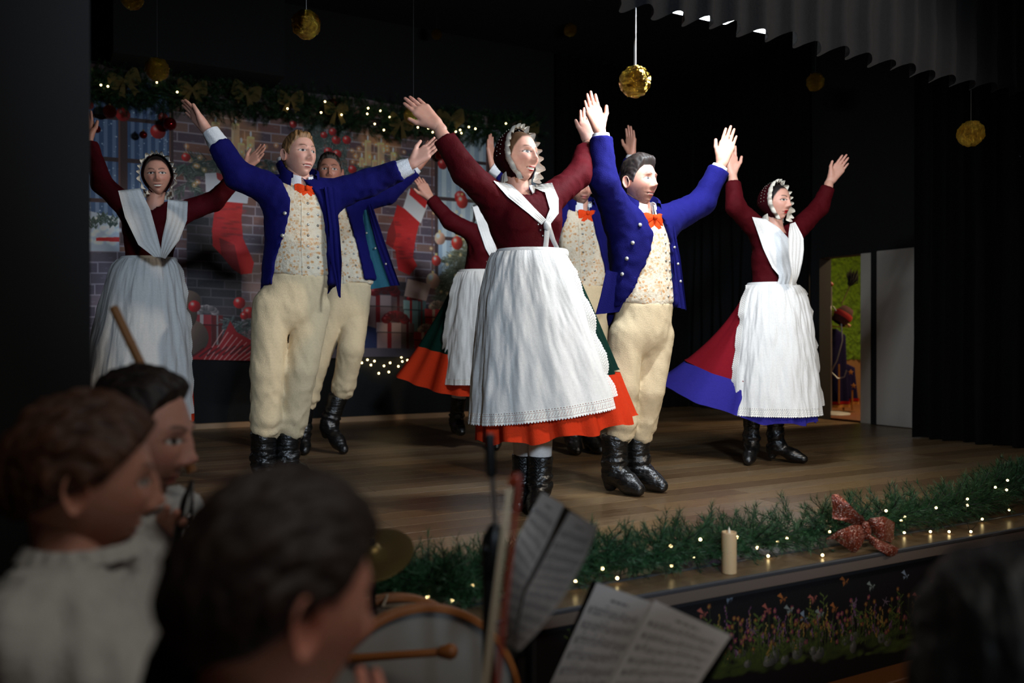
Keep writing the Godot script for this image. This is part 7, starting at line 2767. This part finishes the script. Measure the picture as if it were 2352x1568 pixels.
	var pieces := [
		["loop", [[1910, 1136], [1913, 1165], [1912, 1190], [1935, 1196, -0.03], [1985, 1212]], [[1925, 1133], [1952, 1158, -0.05], [1975, 1182, -0.05], [1984, 1186, -0.04], [1990, 1200]], 0.09],
		["loop", [[1986, 1200], [2000, 1190, -0.04], [2030, 1186, -0.05], [2055, 1200, -0.02], [2052, 1232]], [[1996, 1238], [2008, 1234, -0.03], [2028, 1240, -0.06], [2046, 1246, -0.04], [2054, 1236]], 0.09],
		["tail", [[1984, 1205], [1958, 1206, -0.02], [1928, 1218, -0.02], [1898, 1239]], [[1990, 1232], [1980, 1252, -0.03], [1972, 1264, -0.03], [1958, 1276]], 0.07],
		["tail", [[1992, 1226], [2020, 1240, -0.03], [2062, 1258, -0.05], [2111, 1276]], [[1998, 1246], [2016, 1262, -0.05], [2040, 1276, -0.06], [2072, 1287]], 0.05]]
	for q in pieces:
		var A: PackedVector3Array = g.call(q[1], q[3], 0.0)
		var B: PackedVector3Array = g.call(q[2], q[3], 0.0)
		var rows := []
		for i in A.size() * 3 - 2:
			var u := i / 3.0
			var a := along(Array(A), u / (A.size() - 1))
			var b := along(Array(B), u / (B.size() - 1))
			var row := PackedVector3Array()
			for j in 9:
				var v := j / 8.0
				row.append(a.lerp(b, v) + Vector3(0, 0, 0.01 * sin(v * PI) * sin(PI * clampf(u / (A.size() - 1) + 0.15, 0, 1))) - bp)
			rows.append(row)
		if q[0] == "tail": # notched end
			var last: PackedVector3Array = rows[-1]
			for j in 9: last[j] = last[j].lerp(rows[-5][j], 1.0 - absf(j - 4) / 4.0)
			rows[-1] = last
		k = MB.new()
		k.grid(rows)
		var back := MB.new()
		var nn := k.normals()
		back.grid(rows)
		for i in back.V.size(): back.V[i] -= nn[i] * 0.002
		k.add(back, Transform3D.IDENTITY, true)
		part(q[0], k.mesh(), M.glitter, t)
	k = MB.new()
	k.lathe(Vector3.ZERO, [Vector2(0, -0.035), Vector2(0.014, -0.03), Vector2(0.018, 0), Vector2(0.014, 0.03), Vector2(0, 0.035)], 14, Basis(Vector3.BACK, 0.25))
	for i in k.V.size(): k.V[i] += on_plane(1990, 1218, LIP + 0.06) - bp
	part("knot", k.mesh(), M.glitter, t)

# ---------------------------------------------------------------- instruments and stands
func page(polya: Array, polyb: Array, m: Material, called: String, label: String, off := 0.0) -> Node3D:
	var a := []
	var b := []
	for q in polya: a.append(at_depth(q[0], q[1], q[2] + off))
	for q in polyb: b.append(at_depth(q[0], q[1], q[2] + off))
	var o: Vector3 = b[-1]
	var rows := []
	var n := 24
	for i in n + 1:
		var row := PackedVector3Array()
		for j in 9: row.append(along(a, float(i) / n).lerp(along(b, float(i) / n), j / 8.0) - o)
		rows.append(row)
	var k := MB.new()
	k.grid(rows)
	var t := thing(called, label, "sheet music", o, 0.0, "sheet music on the stands")
	part("paper", k.mesh(), m, t)
	return t

func music_stand(corners: Array, label: String, foot: Vector3) -> void:
	# corners: top left, top right, bottom right, bottom left of the desk
	var base := Vector3(foot.x, HALL, foot.z)
	var t := thing("music_stand", label, "music stand", base, 0.0, "black music stands")
	var k := MB.new()
	var rows := []
	for i in 5:
		var row := PackedVector3Array()
		for j in 5: row.append(corners[0].lerp(corners[3], i / 4.0).lerp(corners[1].lerp(corners[2], i / 4.0), j / 4.0) - base)
		rows.append(row)
	k.grid(rows)
	var nn := k.normals()
	var back := MB.new()
	back.grid(rows)
	for i in back.V.size(): back.V[i] -= nn[i] * 0.006
	k.add(back, Transform3D.IDENTITY, true)
	part("desk", k.mesh(), M.stand_black, t)
	k = MB.new()
	k.tube([corners[3] - base, corners[2] - base], 0.009, 8)
	part("ledge", k.mesh(), M.stand_black, t)
	k = MB.new()
	var mid: Vector3 = (corners[2] + corners[3]) * 0.5 * 0.6 + (corners[0] + corners[1]) * 0.5 * 0.4 - base
	k.tube([mid, Vector3(0, mid.y - 0.12, 0), Vector3(0, 0.12, 0)], 0.011, 8)
	part("pole", k.mesh(), M.stand_black, t)
	for i in 3:
		k = MB.new()
		k.tube([Vector3(0, 0.2, 0), Vector3(cos(i * TAU / 3 + 0.5), 0, sin(i * TAU / 3 + 0.5)) * 0.2 + Vector3(0, 0.01, 0)], 0.008, 6)
		part("leg", k.mesh(), M.stand_black, t)

func build_instruments() -> void:
	var s1 := mat(Color.WHITE, 0.8, 0.0, {"albedo_texture": tex(paint_score(1))})
	var s2 := mat(Color.WHITE, 0.8, 0.0, {"albedo_texture": tex(paint_score(2))})
	# steep stand with two curled sheets
	var la := [[1245, 1130, 1.7], [1215, 1185, 1.67], [1187, 1238, 1.63], [1170, 1340, 1.57], [1163, 1411, 1.53], [1170, 1474, 1.5]]
	var lb := [[1296, 1159, 1.575], [1262, 1235, 1.55], [1226, 1305, 1.53], [1202, 1352, 1.51], [1188, 1420, 1.48], [1181, 1488, 1.46]]
	var ra := [[1309, 1175, 1.55], [1270, 1245, 1.53], [1233, 1315, 1.51], [1208, 1360, 1.49], [1192, 1430, 1.47], [1183, 1491, 1.45]]
	var rb := [[1374, 1209, 1.4], [1351, 1269, 1.4], [1322, 1325, 1.4], [1291, 1378, 1.4], [1237, 1450, 1.4], [1192, 1496, 1.4]]
	page(la, lb, s1, "sheet_music", "curled music page standing beside the microphone")
	page(ra, rb, s2, "sheet_music", "curled music page on the steep stand before the garland")
	music_stand([at_depth(1242, 1128, 1.74), at_depth(1368, 1208, 1.44), at_depth(1196, 1500, 1.44), at_depth(1166, 1478, 1.54)], "black steeply tilted music stand beside the microphone", at_depth(1215, 1500, 1.62))
	# nearer stand with an open book
	var a0 := [[1371, 1338, 1.85], [1266, 1568, 1.73], [1226, 1665, 1.68]]
	var a1 := [[1503, 1386, 1.72], [1405, 1568, 1.62], [1362, 1660, 1.57]]
	var b1 := [[1680, 1460, 1.6], [1608, 1568, 1.53], [1545, 1690, 1.46]]
	page(a0, a1, s2, "sheet_music", "left page of the open music book on the lower stand")
	page([[1504, 1379, 1.712], [1404, 1566, 1.615], [1362, 1660, 1.565]], b1, s1, "sheet_music", "right page of the open music book on the lower stand")
	music_stand([at_depth(1360, 1333, 1.885), at_depth(1686, 1464, 1.62), at_depth(1548, 1694, 1.48), at_depth(1220, 1668, 1.71)], "black music stand holding an open book of scores", at_depth(1500, 1568, 1.75))
	# microphone on its stand
	var foot := at_depth(1118, 1568, 1.5)
	var t := thing("microphone_stand", "slim black microphone on a silver and black stand", "microphone", Vector3(foot.x, HALL, foot.z))
	var q := func(px: float, py: float, z: float) -> Vector3: return at_depth(px, py, z) - t.position
	var k := MB.new()
	k.tube([q.call(1124, 996, 1.5), q.call(1124, 1000, 1.5), q.call(1129, 1090, 1.5), q.call(1130, 1096, 1.5)], [0.006, 0.0098, 0.0098, 0.006], 14)
	part("microphone", k.mesh(), M.ebony, t)
	k = MB.new()
	k.tube([q.call(1130, 1094, 1.5), q.call(1138, 1215, 1.5)], 0.0045, 10)
	part("gooseneck", k.mesh(), M.chrome, t)
	k = MB.new()
	k.tube([q.call(1137, 1205, 1.5), q.call(1132, 1240, 1.5), q.call(1128, 1290, 1.5), q.call(1122, 1330, 1.5)], [0.01, 0.02, 0.018, 0.011], 12)
	k.tube([q.call(1110, 1262, 1.49), q.call(1158, 1258, 1.51)], 0.011, 10)
	part("clamp", k.mesh(), M.stand_black, t)
	k = MB.new()
	k.tube([q.call(1122, 1320, 1.5), Vector3(0, 0.02, 0)], 0.011, 10)
	part("pole", k.mesh(), M.stand_black, t)
	for i in 3:
		k = MB.new()
		k.tube([Vector3(0, 0.16, 0), Vector3(cos(i * TAU / 3), 0, sin(i * TAU / 3)) * 0.22 + Vector3(0, 0.01, 0)], 0.009, 6)
		part("leg", k.mesh(), M.stand_black, t)
	# violin bow held upright in front of it
	var bb := at_depth(1128, 1640, 1.12)
	t = thing("violin_bow", "reddish wooden violin bow held upright beside the microphone", "violin bow", bb)
	k = MB.new()
	k.tube([at_depth(1192, 1092, 1.25) - bb, at_depth(1188, 1150, 1.24) - bb, at_depth(1170, 1300, 1.2) - bb, at_depth(1148, 1500, 1.15) - bb, at_depth(1134, 1650, 1.12) - bb], [0.0042, 0.0036, 0.004, 0.0045, 0.005], 8)
	part("stick", k.mesh(), M.bow_wood, t)
	k = MB.new()
	k.tube([at_depth(1193, 1090, 1.25) - bb, at_depth(1180, 1096, 1.25) - bb, at_depth(1170, 1118, 1.25) - bb], [0.004, 0.0065, 0.004], 8)
	part("head", k.mesh(), M.bow_wood, t)
	k = MB.new()
	var r2 := []
	for i in 9:
		var u := i / 8.0
		var p: Vector3 = at_depth(lerpf(1172, 1106, u), lerpf(1112, 1640, u), lerpf(1.25, 1.12, u)) - bb
		r2.append(PackedVector3Array([p + Vector3(-0.0045, 0, 0), p + Vector3(0, 0, 0.0006), p + Vector3(0.0045, 0, 0)]))
	k.grid(r2)
	part("hair_ribbon", k.mesh(), M.bow_hair, t)
	# drum
	var c := at_depth(968, 1652, 1.93)
	var ax := (at_depth(895, 1600, 2.14) - c).normalized()
	var sx := ax.cross(Vector3.UP).normalized()
	var sy := sx.cross(ax)
	t = thing("bass_drum", "wooden hooped bass drum with pale skin below the stage front", "drum", Vector3(c.x, HALL, c.z))
	c -= t.position
	var B := Basis(sx, ax, sx.cross(ax))
	k = MB.new()
	k.lathe(c, [Vector2(0, 0.004), Vector2(0.2, 0.003), Vector2(0.234, 0.0)], 48, B)
	part("drum_skin", k.mesh(), M.drum_skin, t)
	for d in [-0.012, 0.2]:
		k = MB.new()
		k.lathe(c, [Vector2(0.23, d), Vector2(0.243, d - 0.002), Vector2(0.247, d + 0.004), Vector2(0.247, d + 0.034), Vector2(0.243, d + 0.038), Vector2(0.232, d + 0.036)], 64, B)
		part("hoop", k.mesh(), M.drum_wood, t)
	k = MB.new()
	k.lathe(c, [Vector2(0.229, 0.0), Vector2(0.229, 0.225), Vector2(0.0, 0.226)], 48, B)
	part("shell", k.mesh(), M.drum_shell, t)
	for i in 8:
		k = MB.new()
		var a := i * TAU / 8.0
		k.tube([c + B * Vector3(cos(a) * 0.246, 0.01, sin(a) * 0.246), c + B * Vector3(cos(a + 0.2) * 0.24, 0.1, sin(a + 0.2) * 0.24), c + B * Vector3(cos(a) * 0.246, 0.215, sin(a) * 0.246)], 0.003, 5)
		part("tension_cord", k.mesh(), M.bow_hair, t)
	for i in 3:
		k = MB.new()
		var o: Vector3 = [sx * 0.17, sx * -0.17, ax * 0.2][i]
		k.tube([c + o + Vector3(0, -0.12, 0), Vector3(c.x + o.x * 1.3, 0.008, c.z + o.z * 1.3)], 0.009, 6)
		part("leg", k.mesh(), M.stand_black, t)
	var m0 := at_depth(1036, 1497, 1.86)
	t = thing("drum_mallet", "wooden drum mallet with round head held before the drum skin", "mallet", m0)
	k = MB.new()
	k.tube([at_depth(1018, 1498, 1.865) - m0, at_depth(930, 1504, 1.87) - m0, at_depth(800, 1514, 1.88) - m0], [0.0085, 0.0085, 0.0095], 10)
	part("handle", k.mesh(), M.drum_wood, t)
	k = MB.new()
	k.tube([at_depth(1006, 1499, 1.865) - m0, at_depth(1016, 1498, 1.863) - m0, at_depth(1034, 1497, 1.86) - m0, at_depth(1046, 1496, 1.86) - m0, at_depth(1051, 1496, 1.86) - m0], [0.009, 0.013, 0.0175, 0.014, 0.004], 12)
	part("head", k.mesh(), M.drum_wood, t)
	# cymbal on a thin stand
	var cc := at_depth(856, 1268, 2.08)
	t = thing("cymbal", "tilted brass cymbal on a stand below the stage front", "cymbal", Vector3(cc.x, HALL, cc.z))
	var cy := Basis(Vector3(0, 1, 0), -TH) * Basis(Vector3(1, 0, 0), 0.45) * Basis(Vector3(0, 0, 1), 0.1)
	k = MB.new()
	k.lathe(Vector3(0, cc.y - HALL, 0), [Vector2(0.0, 0.018), Vector2(0.016, 0.016), Vector2(0.022, 0.006), Vector2(0.06, 0.0), Vector2(0.098, -0.007), Vector2(0.098, -0.009), Vector2(0.02, 0.002)], 40, cy)
	part("disc", k.mesh(), M.cymbal, t)
	k = MB.new()
	k.tube([Vector3(0, 0.01, 0), Vector3(0, cc.y - HALL + 0.03, 0)], 0.007, 8)
	part("pole", k.mesh(), M.stand_black, t)
	for i in 3:
		k = MB.new()
		k.tube([Vector3(0, 0.2, 0), Vector3(cos(i * TAU / 3 + 0.3), 0, sin(i * TAU / 3 + 0.3)) * 0.09 + Vector3(0, 0.01, 0)], 0.006, 6)
		part("leg", k.mesh(), M.stand_black, t)
	# clarinet at the bearded man's lips
	var c1 := at_depth(440, 1104, 1.74)
	t = thing("clarinet", "black clarinet with silver keys held to the bearded man's lips", "clarinet", c1)
	var e := at_depth(372, 1420, 1.6) - c1
	k = MB.new()
	k.tube([Vector3.ZERO, e * 0.08, e * 0.16, e * 0.3, e * 0.8, e * 0.92, e], [0.004, 0.008, 0.013, 0.0135, 0.0145, 0.02, 0.032], 14)
	part("tube", k.mesh(), M.ebony, t)
	for i in 7:
		k = MB.new()
		k.lathe(e * (0.26 + 0.08 * i) + Vector3(0.004, 0, 0.015), [Vector2(0, -0.004), Vector2(0.007, 0), Vector2(0, 0.004)], 10)
		part("key", k.mesh(), M.chrome, t)
	# wooden pipe rising behind the bearded man
	var w0 := at_depth(330, 850, 1.84)
	t = thing("wooden_pipe", "pale wooden pipe rising behind the bearded man's head", "pipe", w0)
	k = MB.new()
	var wt := at_depth(260, 704, 1.84) - w0
	k.tube([wt * -1.6, wt * 0.4, wt * 0.42, wt * 0.45, wt * 0.97, wt], [0.0105, 0.0095, 0.011, 0.0095, 0.0095, 0.008], 12)
	part("tube", k.mesh(), M.reed, t)
